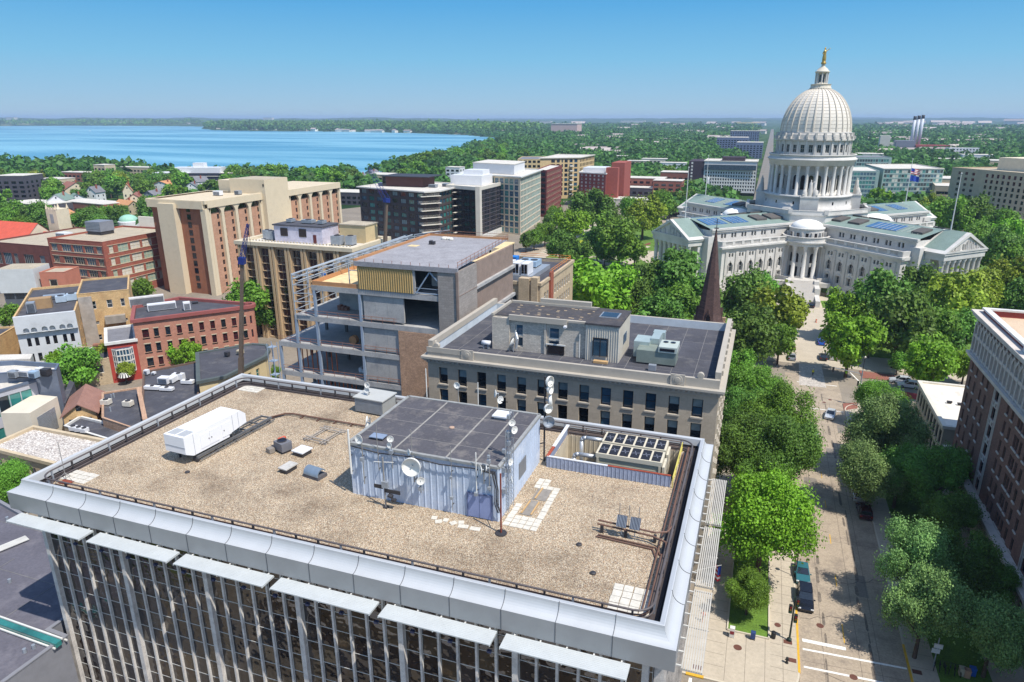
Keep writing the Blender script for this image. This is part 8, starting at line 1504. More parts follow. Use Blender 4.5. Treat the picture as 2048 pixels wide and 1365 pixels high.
# ================================================================ STREET TREES AND PARK TREES
NT=[  # px, py of the crown, crown radius in px, kind, label
(1528,1040,84,'L',"big lime-green tree with lacy leaves on the left pavement, nearest in the left row"),(1498,1178,38,'M',"small tree standing on the fenced corner lawn"),
(1566,915,66,'D',"dark tree right behind the big lime-green one, street side"),(1483,905,58,'D',"dark tree behind the big lime-green one, bank side"),(1530,965,50,'D',"dark tree squeezed between the lime-green tree and the dark row"),(1560,845,58,'M',"third tree of the left street row, leaning over the kerb"),(1490,835,50,'D',"tree close to the limestone block's corner in the left street row"),(1518,785,50,'M',"last tree of the left street row, by the crossing"),(1582,870,40,'D',"smaller dark crown over the kerb in the left street row"),
(1772,868,58,'G',"leafy tree on the right pavement, in the middle of the right row"),(1745,942,52,'G',"grey-green tree over the dark red car on the right pavement"),(1762,800,36,'M',"small flowering tree at the right corner of the crossing"),(1800,945,48,'D',"shaded tree behind the grey-green tree on the right"),(1862,960,56,'D',"dark tree in the hotel's shade, beside its ground floor"),(1890,945,42,'D',"dark shaded tree at the foot of the low pale-roofed building"),
(1828,1125,56,'G',"sunlit pale green tree at the right kerb, upper of the near pair"),(1850,1215,62,'G',"sunlit pale green tree with forked bare trunk at the right kerb"),(1990,1258,60,'G',"broad low pale green tree at the lower right"),(1925,1130,58,'D',"large tree lost in the hotel's shade, lower right"),(1985,1170,44,'D',"dark tree under the hotel's lantern, lower right"),(1900,1040,46,'D',"dark tree beside the shaded walk to the hotel"),
(1480,722,24,'M',"small tree beside the limestone block's far corner"),(1488,600,44,'D',"dark tree right of the church spire"),(1545,622,50,'Y',"two-tone yellow-green tree left of the capitol drive"),(1502,672,46,'D',"dark tree left of the capitol drive, near the crossing"),(1560,680,30,'M',"mid green tree at the left kerb of the capitol drive"),(1520,580,30,'M',"small tree before the capitol's left arm, right of the spire"),
(1350,560,52,'D',"dark tree left of the church spire, before the capitol portico"),(1382,612,42,'M',"green tree just left of the church spire"),(1300,570,40,'D',"dark tree between the lime tree and the spire"),(1322,632,40,'D',"dark tree behind the limestone block's roof edge, left of the spire"),(1194,580,60,'L',"big bright lime tree beside the tan annex"),(1262,600,36,'D',"dark tree right of the big bright lime tree"),(1255,652,26,'M',"low bush-like tree behind the metal stair house"),(1365,655,26,'M',"low tree at the foot of the church belfry"),
(1692,622,36,'L',"round bright tree just right of the capitol steps"),(1702,680,46,'L',"round bright tree at the right kerb of the capitol drive"),(1765,605,50,'D',"large dark tree before the capitol's right arm"),(1800,650,52,'D',"large dark tree right of the capitol drive, nearer one"),(1745,660,34,'M',"mid green tree between the bright kerb tree and the big dark trees"),(1840,590,44,'D',"dark tree before the right end of the capitol's right arm"),(1862,655,46,'M',"mid green tree left of the tall hotel's top corner"),(1900,598,52,'Y',"broad yellow-green tree before the right portico"),(1955,590,40,'Y',"yellow-green tree right of the right portico"),(1915,668,36,'D',"dark tree touching the tall hotel's cornice"),(1866,728,42,'L',"bright tree standing behind the low pale roof"),(1797,722,18,'M',"young tree in the red brick planting strip"),(1932,728,26,'L',"small bright tree between low roof and tall hotel"),
(2012,560,44,'Y',"yellow-green tree at the right border above the hotel roof"),(2000,505,38,'D',"dark tree at the right border beyond the hotel roof"),(2035,470,34,'L',"bright tree at the right border under the stone office"),(1990,450,30,'M',"green tree before the stone office"),(1945,432,30,'D',"dark tree at the foot of the stone office"),(1900,425,34,'M',"green tree behind the capitol's far right arm"),(2040,520,34,'M',"mid green tree at the right border"),(1870,412,22,'Y',"small brownish tree behind the capitol's far right arm"),(1935,378+20,18,'D',"very dark tree in the stone office's shadow"),(1760,398,18,'L',"bright tree before the lower glass wing"),(1965,480,30,'M',"green tree right of the capitol's right arm"),(2035,600,34,'D',"dark tree right above the hotel roof"),
(1150,447,30,'L',"bright round tree at the left of the park"),(1186,420,34,'D',"tall dark tree in front of the red tower"),(1240,468,42,'M',"wide green tree in the middle of the park lawn"),(1195,485,26,'D',"small dark tree on the park lawn"),(1218,432,22,'D',"dark tree behind the wide green park tree"),(1287,425,34,'Y',"yellowish tree near the capitol's far left arm"),(1315,405,26,'M',"brownish green tree left of the capitol's far left arm"),(1252,415,22,'M',"green tree before the pale low building"),(1120,490,26,'D',"dark tree left at the park corner"),(1150,505,24,'D',"dark tree beside the yellow flower bed"),(1090,462,20,'M',"street tree beside the left square street, first"),(1068,475,16,'M',"street tree beside the left square street, second"),(1100,440,16,'D',"street tree beside the left square street, third"),(1112,425,14,'M',"street tree beside the left square street, farthest"),(1052,482,14,'D',"small tree at the foot of the black mirrored office"),(1270,500,22,'M',"small tree by the path to the left portico"),(1210,508,16,'D',"little tree at the path crossing"),(1340,428-14,16,'D',"dark small tree behind the far left arm"),(1170,395+12,18,'M',"green tree at the foot of the tan balcony tower"),
(512,605,44,'M',"big green tree between the wedge building and the fin-faced office"),(530,632,26,'D',"smaller tree below the fin-faced office"),(275,578,22,'M',"small tree before the red brick building's corner"),(338,700,26,'L',"lime tree before the wedge building, left one"),(372,708,24,'L',"lime tree before the wedge building, middle one"),(402,690,24,'M',"green tree before the wedge building, right one"),(155,728,38,'M',"bushy green tree before the arched-front building"),(120,722,20,'L',"lime tree left before the arched-front building"),(222,712,24,'Y',"thin yellow-green tree by the red bay-window building"),(250,742,16,'Y',"small yellowish street tree by the striped awning"),(305,718,16,'L',"small lime tree at the wedge building's left foot"),(17,965,44,'M',"large tree left of the near tower's front corner"),(238,858,10,'M',"little green bush beyond the near roof's left rail"),(548,743,12,'M',"little green tree by the wedge roof's right end"),(14,632,22,'M',"tree at the left edge beside the arched-front building"),(8,560,16,'M',"tree at the left edge under the blue-white box")]
for px,py,rp,kd,lb in NT:treepx(px,py,rp*(1.18 if py>740 else 1.22),kd,lb,None,1.38 if kd=='G' and py>1000 else 1.15 if px>1400 else 1.05)
# residential trees on the left and along the shore: one by one, scattered between the houses
houses=[o for o in C.objects if o.parent is None and o.get('category')in('house','building','church','domed building','church tower','chimney')]
houses=[o for o in houses if math.hypot(o.location.x,o.location.y)>60]
hp_=[(o.location.x,o.location.y,9 if o['category']=='house' else 16)for o in houses]
def hides(x,y,r,a,b,q):
 L_=math.hypot(a,b);ux,uy=a/L_,b/L_;al=x*ux+y*uy;la=abs(-x*uy+y*ux);return la<r*.7+(4 if q==9 else 9)and L_-(52 if q==9 else 60)<al<L_+3
LM=[];USED={};ORD=["nearest","second nearest","third nearest","fourth nearest","fifth nearest","sixth nearest","seventh nearest","eighth nearest","ninth nearest","tenth nearest"]
for o in houses:
 lb=o['label']
 for cut in(" in the "," behind "," beside "," before "," with "," among "," right "," left "," at the "," above ",","," by the "," near "," of "," standing "," between "," whose "," peeking "," just "):
  if cut in lb and len(lb.split(cut)[0].split())>2:lb=lb.split(cut)[0]
 LM.append((o.location.x,o.location.y," ".join(lb.split()[:6])))
TONE={'D':'dark','M':'green','L':'lime','Y':'yellow-green','G':'pale'}
def tree_label(x,y,k):
 for a,b,nm in sorted(LM,key=lambda q:(q[0]-x)**2+(q[1]-y)**2)[:14]:
  L_=math.hypot(a,b);ux,uy=a/L_,b/L_;al=x*ux+y*uy-L_;la=x*uy-y*ux-(a*uy-b*ux)
  side="right of" if la>abs(al)else "left of" if-la>abs(al)else "behind" if al>0 else "in front of";n_=USED.get((nm,side),0)
  if n_<10:USED[(nm,side)]=n_+1;return "%s tree %s the %s, %s there"%(TONE[k],side," ".join(nm.split()[:5]),ORD[n_])
 return "%s tree in the dense belt"%TONE[k]
def region_trees(polypx,n_,rmin,rmax,kinds,label,group,zc=8,clear=True,gap=1.5,prot=()):
 poly=[P(*p,zc)for p in polypx];xs=[p[0]for p in poly];ys=[p[1]for p in poly];pts=[];tries=0
 while len(pts)<n_ and tries<n_*60:
  tries+=1;x,y=random.uniform(min(xs),max(xs)),random.uniform(min(ys),max(ys));r=random.uniform(rmin,rmax)
  if not bool(pin(poly,np.array([x]),np.array([y]))[0]):continue
  if any((x-a)**2+(y-b)**2<((r+q)*gap*.5)**2 for a,b,q in pts):continue
  if clear and any((x-a)**2+(y-b)**2<(q*.8+r*.6)**2 for a,b,q in hp_):continue
  if clear and any(hides(x,y,r,a,b,q)for a,b,q in hp_):continue
  pts.append((x,y,r))
 for x,y,r in sorted(pts,key=lambda q:q[1]):k_=random.choice(kinds);tree(x,y,r,k_,tree_label(x,y,k_),group,random.uniform(.95,1.15))
region_trees([(-40,352),(0,350),(180,352),(330,352),(340,380),(330,420),(200,440),(150,470),(60,440),(-40,470)],88,5.,8.,"DDMDMY","broad green tree among the houses on the left, below the lake","trees among the left houses")
region_trees([(-30,470),(40,450),(130,430),(240,440),(300,430),(300,455),(110,478),(40,470)],20,5,7.5,"DMM","dense tree between the red-roofed church and the red brick building","trees behind the church")
region_trees([(330,350),(470,352),(480,372),(440,385),(335,395)],26,5,8,"DM","dense tree above the brick high-rise's left end","trees behind the high-rise")
region_trees([(470,350),(640,350),(760,345),(740,372),(680,395),(560,372),(470,365)],38,6,9,"DM","dense green tree in the belt between the high-rise and the lake","shore belt trees behind the high-rise")
region_trees([(760,338),(860,320),(960,296),(1010,290),(1060,320),(930,345),(780,360)],34,7,11,"DM","dense tree on the curving shore above the black mirrored office","shore trees right")
region_trees([(1185,372),(1400,345),(1400,400),(1250,412),(1190,400)],22,5,8,"DMY","street tree among the low brown blocks beyond the park","trees among the low brown blocks",gap=2)
region_trees([(1740,405),(1900,405),(1920,430),(1890,440)],5,5,7,"DM","tree behind the capitol's far right arm","trees behind the far right arm")
# ---- far woods: one mass of small crowns
def woods(name,pts,m,seed,leafs=46):
 r=np.random.RandomState(seed);cen=np.array([(p[0],p[1],p[2])for p in pts]);R=np.array([p[3]for p in pts]);n_=len(pts);k=leafs
 nb=5;sub=r.normal(size=(n_,nb,3))*np.array([.42,.42,.22]);d=r.normal(size=(n_,k,3));d[...,2]=np.abs(d[...,2])*.9;d/=np.linalg.norm(d,axis=2)[...,None]
 b=r.randint(0,nb,(n_,k));base=np.take_along_axis(sub,b[...,None].repeat(3,2),1);p=base+d*r.uniform(.42,.62,(n_,k,1));p[...,2]+=.75
 nn=d+r.normal(size=(n_,k,3))*.35;nn/=np.linalg.norm(nn,axis=2)[...,None];t=np.cross(nn,r.normal(size=(n_,k,3)));t/=np.linalg.norm(t,axis=2)[...,None];u=np.cross(nn,t);s=r.uniform(.16,.3,(n_,k,1))
 P4=np.stack([p-t*s,p-u*s,p+t*s,p+u*s],2)*R[:,None,None,None]+cen[:,None,None,:]
 tone=np.clip(.5+r.normal(size=(n_,1))*.22+r.normal(size=(n_,k))*.12,0,1).reshape(-1)
 v=P4.reshape(-1,3);return link(name,np_mesh(name,v,np.arange(len(v)).reshape(-1,4),[m],False,tone))
def gz(x,y):
 R_=math.hypot(x,y);rp_=max(0,min(1,(R_-3800)/7000))**1.2;return rp_*(46+16*float(fnoise(x,y,.45))+9*float(fnoise(x+900,y,1.7)))-R_**2/1.9e7*.75
wp_=[];rw=np.random.RandomState(5);keepout=[(o.location.x,o.location.y)for o in houses if o.location.y>380];keepout_r=[(o.location.x,o.location.y,26)for o in houses if o.location.y>380]
KX=np.array([k[0]for k in keepout]);KY=np.array([k[1]for k in keepout]);LK=LAKE
park=[(-108,150),(150,150),(150,442),(-108,442)]
for i in range(60000):
 rr_=430*math.exp(rw.uniform(0,1)**.9*math.log(4600/430));a_=YAW+rw.uniform(-rad(43),rad(43));x,y=-math.sin(a_)*rr_,math.cos(a_)*rr_
 r_=rw.uniform(4.5,8.5)*(1+rr_/2600)
 wp_.append((x,y,rr_,r_))
WA=np.array(wp_);inl=pin(LK,WA[:,0],WA[:,1]);city=pin([(-330,0),(160,0),(200,300),(180,445),(20,450),(-115,460),(-215,520),(-300,420)],WA[:,0],WA[:,1]);
ave=(np.abs(WA[:,0]-1)<20+WA[:,2]*.012)&(WA[:,1]>430)
resid=pin([P(*p,6)for p in[(-60,349),(345,349),(480,356),(480,380),(430,400),(330,430),(300,470),(100,500),(-60,520)]],WA[:,0],WA[:,1])
ok=~inl&~city&~ave&~resid
nearshore=pin([P(*p,.4)for p in[(-700,345),(0,343),(250,348),(480,368),(640,366),(740,360),(800,348),(860,334),(905,318),(960,300),(1010,292),(1010,282),(850,300),(400,320),(-700,300)]],WA[:,0],WA[:,1])
dm_=np.full(len(WA),1e9)
for kx_,ky_ in keepout:dm_=np.minimum(dm_,np.hypot(WA[:,0]-kx_,(WA[:,1]-ky_)+6))
front=np.zeros(len(WA),bool)
for kx_,ky_ in keepout:L__=math.hypot(kx_,ky_);ux,uy=kx_/L__,ky_/L__;al=WA[:,0]*ux+WA[:,1]*uy;la=np.abs(-WA[:,0]*uy+WA[:,1]*ux);front|=(la<17)&(al>L__-45-L__*.03)&(al<L__+4)
ok&=(dm_>24)&~front&~((nearshore)&(rw.uniform(size=len(WA))<.2))
# thin the near part so crowns overlap but do not pile up
WA=WA[ok];near_=WA[:,2]<900;keep_=(~near_)|(rw.uniform(size=len(WA))<.62);WA=WA[keep_]
clr=fnoise(WA[:,0]*3,WA[:,1]*3,1.);WA=WA[~((clr>1.35)&(WA[:,2]>700))][:17000*2]
sel=rw.permutation(len(WA))[:20000];WA=WA[sel]
tag(woods("woods",[(x,y,gz(x,y)-r_*.1,r_)for x,y,_,r_ in WA],leaf_mat("woods_leaves",(78,114,48),.55),8),"unbroken green woods covering the land to the horizon","woods",kind="stuff")
sp_pts=[]
while len(sp_pts)<2600:
 x,y=random.uniform(min(p[0]for p in spit),max(p[0]for p in spit)),random.uniform(min(p[1]for p in spit),max(p[1]for p in spit))
 if pin(spit,np.array([x]),np.array([y]))[0]:sp_pts.append((x,y,4-math.hypot(x,y)**2/1.9e7*.75+6,random.uniform(14,24)))
for k in range(1500):
 t_=k/1500;px=-700+t_*1100;x,y=P(px,251.5-random.random()*2.5,0);sp_pts.append((x,y,-math.hypot(x,y)**2/1.9e7*.75+3,random.uniform(18,34)))
tag(woods("shore_woods",sp_pts,LEAF['D'],9,26),"dark woods along the far lake shore and the wooded spit","woods",kind="stuff")
# far houses and roofs showing in the woods
fh=None;GRP="pale roofs scattered in the far woods"
def far_house(x,y,s_,label,group,m_=None):
 global fh
 z=gz(x,y)
 if fh is None:
  fh=thing("distant_house",label,"house",(x,y,z),0,group,s_);MB().box(-1,1,-.7,.7,0,1.1).build("wall",[G("far_white_wall",(220,214,200),.85,.05,rand=.15)]).parent=fh
  mb=MB();mb.face([(-1.1,-.8,1.05),(1.1,-.8,1.05),(1.1,0,1.6),(-1.1,0,1.6)]);mb.face([(1.1,.8,1.05),(-1.1,.8,1.05),(-1.1,0,1.6),(1.1,0,1.6)]);mb.build("roof",[G("far_roof",(168,156,148),.9,.05,rand=.35)]).parent=fh
  return fh
 return copytree(fh,(x,y,z),random.uniform(-.6,.6),s_,label,group)
for i in range(140):
 px=random.uniform(1000,2048);py=250+62*random.random()**1.6
 if 1520<px<1740:px+=230
 x,y=P(px,py,10);
 if abs(x)<40:x+=90
 s_=random.uniform(5,9)*(1+y/2400);far_house(x,y,(s_*random.uniform(1,2.2),s_,s_*.8),"pale roof showing between the trees of the far woods",GRP)
for i in range(46):
 px=random.choice([random.uniform(170,405),random.uniform(430,1000),random.uniform(430,1000)]);py=250.8 if px<410 else 258.5+(px-430)*.018
 x,y=P(px,py,0);y-=25;s_=random.uniform(7,13);far_house(x,y,(s_*random.uniform(1,2),s_,s_*.8),"white lakeside house on the far shore","white houses along the far lake shore")
for i,(px,py,w_,d_,h_,lb)in enumerate(((1080,246,190,60,20,"long white industrial hall near the horizon, left of the dome"),(1128,248,90,60,42,"pink and white tall sheds near the horizon"),(1190,262,260,50,16,"long low grey hall in the far woods"),(1265,245,240,60,18,"white hall strip near the horizon left of the far avenue"),(535,236,120,40,26,"pale institution on the wooded spit's hill"),(20,238,110,40,26,"white sheds on the far left shore"),(1790,262,120,50,18,"flat grey hall right of the dome in the far woods"),(1360,250,110,50,18,"pale sheds near the horizon right of the white hall strip"))):
 x,y=P(px,py,h_);d0=math.hypot(x,y)
 if d0>9000:x*=9000/d0;y*=9000/d0
 z=max(gz(x,y),-10);t=thing("distant_hall",lb,"building",(x,y,z));MB().box(x-w_/2,x+w_/2,y,y+d_,z-5,z+h_).build("wall",[gw if i!=1 else G("pink_white",(206,176,166),.8)],t);MB().box(x-w_/2-1,x+w_/2+1,y-1,y+d_+1,z+h_+.01,z+h_+1.5).build("roof",[roof_pale],t)
x,y=P(548,232,60);s_=8200/math.hypot(x,y);x*=s_;y*=s_;t=thing("water_tower","white water tower on the wooded spit's skyline","water tower",(x,y,30));MB().tube((x,y,20),(x,y,78),5,8).build("stem",[white_metal],t);MB().sphere((x,y,84),13,12,8).build("tank",[white_metal],t,True)
for k,px in enumerate((85,610,1075-100,180)):
 x,y=P(px,258 if k!=3 else 262,0);t=thing("boat",("tiny white boat far out on the left of the lake","tiny white boat just off the wooded spit","tiny white boat near the right shore","second tiny white boat on the left of the lake")[k],"boat",(x,y,0));zz=.3-(x*x+y*y)/1.9e7*.75;M=Matrix.Translation((x,y,zz));mb=MB();mb.prism([(-4,-1.6),(3,-1.6),(6,0),(3,1.6),(-4,1.6)],0,1.6);mb.v=[tuple(M@Vector(p))for p in mb.v];mb.build("hull",[white_metal],t);MB().box(-2,1,-1,1,1.6,3,M=M).build("cabin",[white_metal],t)
 # ================================================================ CARS
cgl=G("car_glass",(30,38,46),.05,.05,spec=1.);tyre=G("tyre_rubber",(32,32,34),.9);rimm=G("alloy_rim",(170,172,176),.3,metal=.6);lampm=G("headlight_lens",(226,228,226),.15);redl=G("tail_lens",(150,24,24),.3)
def paintm(n_,c):return G("car_paint_"+n_,c,.18,.02,spec=.8,metal=.15)
def car(label,x,y,rz,m_,kind="sedan",group=None):
 """x forward along local +Y; widths and lengths of a real car, wheel arches cut into the side, tumblehome on the cabin"""
 t=thing("parked_car",label,"car",(x,y,.06),rad(rz),group);L_,W_,=(4.7,1.82)if kind=="sedan" else((4.75,1.92)if kind=="suv" else(5.6,2.05));hb_=.92 if kind=="sedan" else 1.05
 low=[(-.5,.3),(-.49,.62),(-.46,hb_-.04),(-.3,hb_)]if kind=="sedan" else[(-.5,.35),(-.5,.8),(-.49,hb_),(-.3,hb_)]
 top=low+[(.12,hb_+.01),(.34,hb_-.1),(.47,hb_-.26),(.5,.58),(.5,.3)]
 def arch_pts(c):return[(c+.36*math.cos(a_)/L_,.32+.36*math.sin(a_))for a_ in np.linspace(0,math.pi,7)]
 und=[(.5,.24)]+arch_pts(.31)+arch_pts(-.29)+[(-.5,.24)]
 prof2=top+und;mb=MB();secs=[]
 for xx,sc_ in((-1,.97),(-.93,1.0),(.93,1.0),(1,.97)):secs.append([(xx*W_/2,p[0]*L_*sc_,p[1]if abs(xx)<.95 else .3+(p[1]-.3)*.94)for p in prof2])
 n_=len(prof2)
 for a_,b_ in zip(secs,secs[1:]):
  for i in range(n_):j=(i+1)%n_;mb.face([a_[i],a_[j],b_[j],b_[i]])
  # side walls as a fan of strips from the belt line down to the sill and arches
 for sec,sg in((secs[0],-1),(secs[-1],1)):
  xw=sec[0][0];ys2=sorted(set([round(q[1],4)for q in sec]));
  def zt(yv):
   tp_=[(q[1],q[2])for q in sec[:len(top)]];
   for(ya,za),(yb,zb)in zip(tp_,tp_[1:]):
    if ya-1e-6<=yv<=yb+1e-6 and yb-ya>1e-6:return za+(zb-za)*(yv-ya)/(yb-ya)
   return tp_[0][1]
  def zb_(yv):
   bp_=[(q[1],q[2])for q in sec[len(top):]][::-1]
   for(ya,za),(yb,zb)in zip(bp_,bp_[1:]):
    if ya-1e-6<=yv<=yb+1e-6 and yb-ya>1e-6:return za+(zb-za)*(yv-ya)/(yb-ya)
   return .24
  for ya,yb in zip(ys2,ys2[1:]):
   q=[(xw,ya,zb_(ya)),(xw,yb,zb_(yb)),(xw,yb,zt(yb)),(xw,ya,zt(ya))];mb.face(q if sg>0 else q[::-1])
 body=mb.build("body",[m_]);body.parent=t
 if kind=="sedan":cab=[(-.36,hb_-.01),(-.23,1.4),(.02,1.44),(.2,hb_)]
 elif kind=="suv":cab=[(-.47,hb_-.01),(-.42,1.66),(.02,1.7),(.19,hb_)]
 else:cab=[(-.495,hb_-.01),(-.49,2.0),(.2,2.05),(.36,hb_)]
 wi_,wo_=W_/2*.78,W_/2*.92;mb=MB();A=[((-wo_ if p[1]<hb_+.05 else-wi_),p[0]*L_,p[1])for p in cab];B=[(-p[0],p[1],p[2])for p in A]
 mb.face(A);mb.face(B[::-1])
 for i in range(3):mb.face([A[i+1],A[i],B[i],B[i+1]])
 g=mb.build("cabin_glass",[cgl]);g.parent=t
 mb=MB();r0,r1=cab[1],cab[2];mb.box(-wi_-.01,wi_+.01,r0[0]*L_-.05,r1[0]*L_+.08,r1[1]-.06,r1[1]+.025)
 for s_ in(-1,1):
  for a_,b_ in((cab[0],cab[1]),(cab[3],cab[2])):mb.bar((s_*wo_*.99,a_[0]*L_,a_[1]),(s_*wi_,b_[0]*L_,b_[1]),.09,.07)
  ym=(cab[1][0]+cab[2][0])/2*L_-.1;mb.bar((s_*wo_*1.0,ym,hb_),(s_*(wi_+.01),ym,r1[1]),.08,.05)
 o=mb.build("roof",[m_]);o.parent=t
 for yy in(.31,-.29):
  for s_ in(-1,1):
   wh=MB().tube((s_*(W_/2-.24),yy*L_,.32),(s_*(W_/2-.01),yy*L_,.32),.32,14).build("wheel",[tyre]);wh.parent=t;rm_=MB().tube((s_*(W_/2-.009),yy*L_,.32),(s_*(W_/2+.005),yy*L_,.32),.2,10).build("rim",[rimm]);rm_.parent=wh
 for s_ in(-1,1):
  o=MB().box(s_*W_*.4-.17,s_*W_*.4+.17,L_/2-.12,L_/2+.012,.58,.72).build("headlight",[lampm]);o.parent=t;o=MB().box(s_*W_*.4-.16,s_*W_*.4+.16,-L_/2-.012,-L_/2+.1,.68,.84).build("taillight",[redl]);o.parent=t
  o=MB().box(s_*(W_/2+.1)-.1,s_*(W_/2+.1)+.1,.16*L_,.16*L_+.14,hb_-.02,hb_+.12).build("mirror",[m_]);o.parent=t
 o=MB().box(-.55,.55,L_/2-.02,L_/2+.008,.42,.56).build("grille",[dark_metal]);o.parent=t
 return t
cpx=lambda px,py:P(px,py,.5)
CARS=[(1604,1146,182,paintm("teal",(52,110,116)),"sedan","teal sedan parked at the left kerb under the big lime tree"),(1610,1198,180,paintm("black",(24,24,30)),"suv","black SUV parked at the left kerb, nearest to the crossing"),(1600,1062,180,paintm("white",(222,224,226)),"sedan","white car at the left kerb half hidden by the big lime tree"),(1598,1030,180,paintm("green",(78,128,118)),"sedan","pale teal car at the left kerb just beyond the half hidden white one"),
(1627,882,180,paintm("white",(0,0,0)),"suv","white SUV at the left kerb beside the dark tree row"),(1661,829,168,paintm("silver",(198,202,206)),"sedan","silver-white car driving just past the crossing"),(1728,1022,2,paintm("maroon",(70,22,34)),"suv","dark red SUV in the shade at the right kerb"),(1716,985,2,paintm("white",(0,0,0)),"van","white van in the shade at the right kerb behind the dark red SUV"),
(1642,684,0,paintm("blue",(34,86,178)),"sedan","bright blue car at the right side of the capitol drive"),(1584,714,0,paintm("grey",(140,146,152)),"sedan","grey car at the left of the capitol drive, nearest the crossing"),(1583,693,0,paintm("red",(104,30,36)),"sedan","dark red car at the left of the capitol drive"),(1583,676,0,paintm("white",(0,0,0)),"suv","white SUV at the left of the capitol drive behind the dark red car"),(1583,662,0,paintm("silver",(0,0,0)),"sedan","silver car farthest along the left of the capitol drive"),
(1646,714,0,paintm("dark",(52,54,60)),"sedan","dark car in tree shade at the right of the capitol drive"),(1665,713,0,paintm("silver",(0,0,0)),"suv","silver SUV half under the bright kerb tree"),(1622,611,0,paintm("black",(0,0,0)),"suv","black SUV standing at the foot of the capitol steps"),(1800,762,88,paintm("silver",(0,0,0)),"suv","silver SUV behind the white SUV on the square's side street"),(1817,771,88,paintm("white",(0,0,0)),"suv","white SUV on the square's side street before the low pale roof"),(1655,660,0,paintm("dark",(0,0,0)),"suv","dark SUV in shade farther up the right of the capitol drive")]
for px,py,rz,m_,kd,lb in CARS:x,y=cpx(px,py);car(lb,x,y,rz,m_,kd)
for i in range(9):x,y=P(1108+i*9,466-i*9,.5);car(("silver","dark","white")[i%3]+" car number in the row".replace(" number","")+" along the left square street, place %s from the near end"%("one two three four five six seven eight nine".split()[i]),x+1,y,0,(paintm("silver",(0,0,0)),paintm("dark",(0,0,0)),paintm("white",(0,0,0)))[i%3],"sedan","cars parked along the left square street")
# red food cart near the wedge building
x,y=P(541,668,0);t=thing("food_cart","red cart with white roof between wedge building and construction","cart",(x,y,0));MB().box(x-1.3,x+1.3,y-1,y+1,.4,2.3).build("body",[G("cart_red",(196,44,52),.5)],t);mb=MB();mb.box(x-1.7,x+1.7,y-1.4,y+1.4,2.303,2.5);mb.tube((x,y,2.5),(x,y,3.3),1.4,8,.4);mb.build("roof",[frame_white],t);[MB().tube((x+s_*1.31,y-.1,.35),(x+s_*1.31,y+.1,.35),.34,10).build("wheel",[tyre],t)for s_ in(-1,1)]
# ================================================================ STREET FURNITURE AND PEOPLE
blackm=G("street_black",(34,36,38),.5)
x,y=P(1578,1283);t=thing("traffic_signal","black corner signal post with hanging signal heads at the left corner","traffic light",(x,y,.15));mb=MB();mb.lathe([(.28,0),(.28,.3),(.12,.45),(.09,6.4),(.01,6.5)],(x,y,.15),10);mb.build("pole",[G("dark_green_pole",(36,56,50),.5)],t)
for z,dx in((5.3,.35),(4.2,-.35),(3.0,.35)):h_=MB().box(x+dx-.2,x+dx+.2,y-.2,y+.2,z,z+1.05).build("signal_head",[blackm],t);[MB().tube((x+dx,y-.2,z+.2+k*.32),(x+dx,y-.29,z+.2+k*.32),.12,8).build("lens",[G("lens_"+c_,v_,.3)],h_)for k,(c_,v_)in enumerate((("green",(30,80,60)),("amber",(120,90,20)),("red",(120,24,24))))]
x,y=P(1714,812);t=thing("traffic_signal","tall mast with sign boards at the far right corner of the crossing","traffic light",(x,y,.15));MB().tube((x,y,.15),(x,y,8.4),.13,8).build("pole",[galv],t);MB().tube((x,y,7.6),(x-5.5,y+1.5,7.9),.07,6).build("mast_arm",[galv],t);MB().box(x-.45,x+.45,y-.12,y-.05,3.2,4.6).box(x+.2,x+.7,y-.1,y-.03,1.9,2.9).build("sign_board",[frame_white],t);MB().box(x-5.9,x-5.5,y+1.3,y+1.7,6.9,8.0).build("signal_head",[blackm],t)
for dz in(0,.6):MB().box(x-.7,x-.35,y-.2,y+.15,4.8+dz,5.3+dz).build("signal_head",[blackm],t)
x,y=P(1866,1335);t=thing("sign_post","post with two white signs under the forked tree at the right corner","sign",(x,y,.15));MB().tube((x,y,.15),(x,y,4.2),.07,6).build("post",[galv],t);MB().box(x-.4,x+.5,y-.1,y-.04,2.8,3.4).build("sign_board",[frame_white],t);MB().box(x-.55,x+.3,y-.1,y-.04,2.1,2.7).build("sign_board",[frame_white],t)
for px,py,lb in((1573,1328,"black hydrant near the left corner kerb"),):x,y=P(px,py);t=thing("fire_hydrant",lb,"hydrant",(x,y,.15));MB().lathe([(.2,0),(.2,.08),(.13,.1),(.13,.6),(.17,.62),(.14,.78),(.03,.88),(.01,.9)],(x,y,.15),10).build("body",[blackm],t);MB().tube((x-.26,y,.63),(x+.26,y,.63),.07,8).build("outlet",[blackm],t)
x,y=P(1463,1275);t=thing("newspaper_box","white and red box at the lawn's near left corner","box",(x,y,.15));MB().box(x-.3,x+.3,y-.28,y+.28,.2,1.55).build("body",[frame_white],t);MB().box(x-.24,x+.24,y-.3,y-.283,.7,1.15).build("red_panel",[G("panel_maroon",(130,40,50),.5)],t)
x,y=P(1505,1280);t=thing("mailbox","blue mailbox at the near edge of the fenced lawn","mailbox",(x,y,.15));mb=MB();mb.box(x-.27,x+.27,y-.25,y+.25,.35,1.1);K=6
for k in range(K):a0,a1=math.pi*k/K,math.pi*(k+1)/K;mb.face([(x-.27,y-.25*math.cos(a0),1.1+.25*math.sin(a0)),(x+.27,y-.25*math.cos(a0),1.1+.25*math.sin(a0)),(x+.27,y-.25*math.cos(a1),1.1+.25*math.sin(a1)),(x-.27,y-.25*math.cos(a1),1.1+.25*math.sin(a1))][::-1])
mb.build("body",[G("mail_blue",(42,66,120),.4)],t);[MB().box(x+a*.22-.04,x+a*.22+.04,y+b*.2-.04,y+b*.2+.04,.15,.349).build("leg",[blackm],t)for a in(-1,1)for b in(-1,1)]
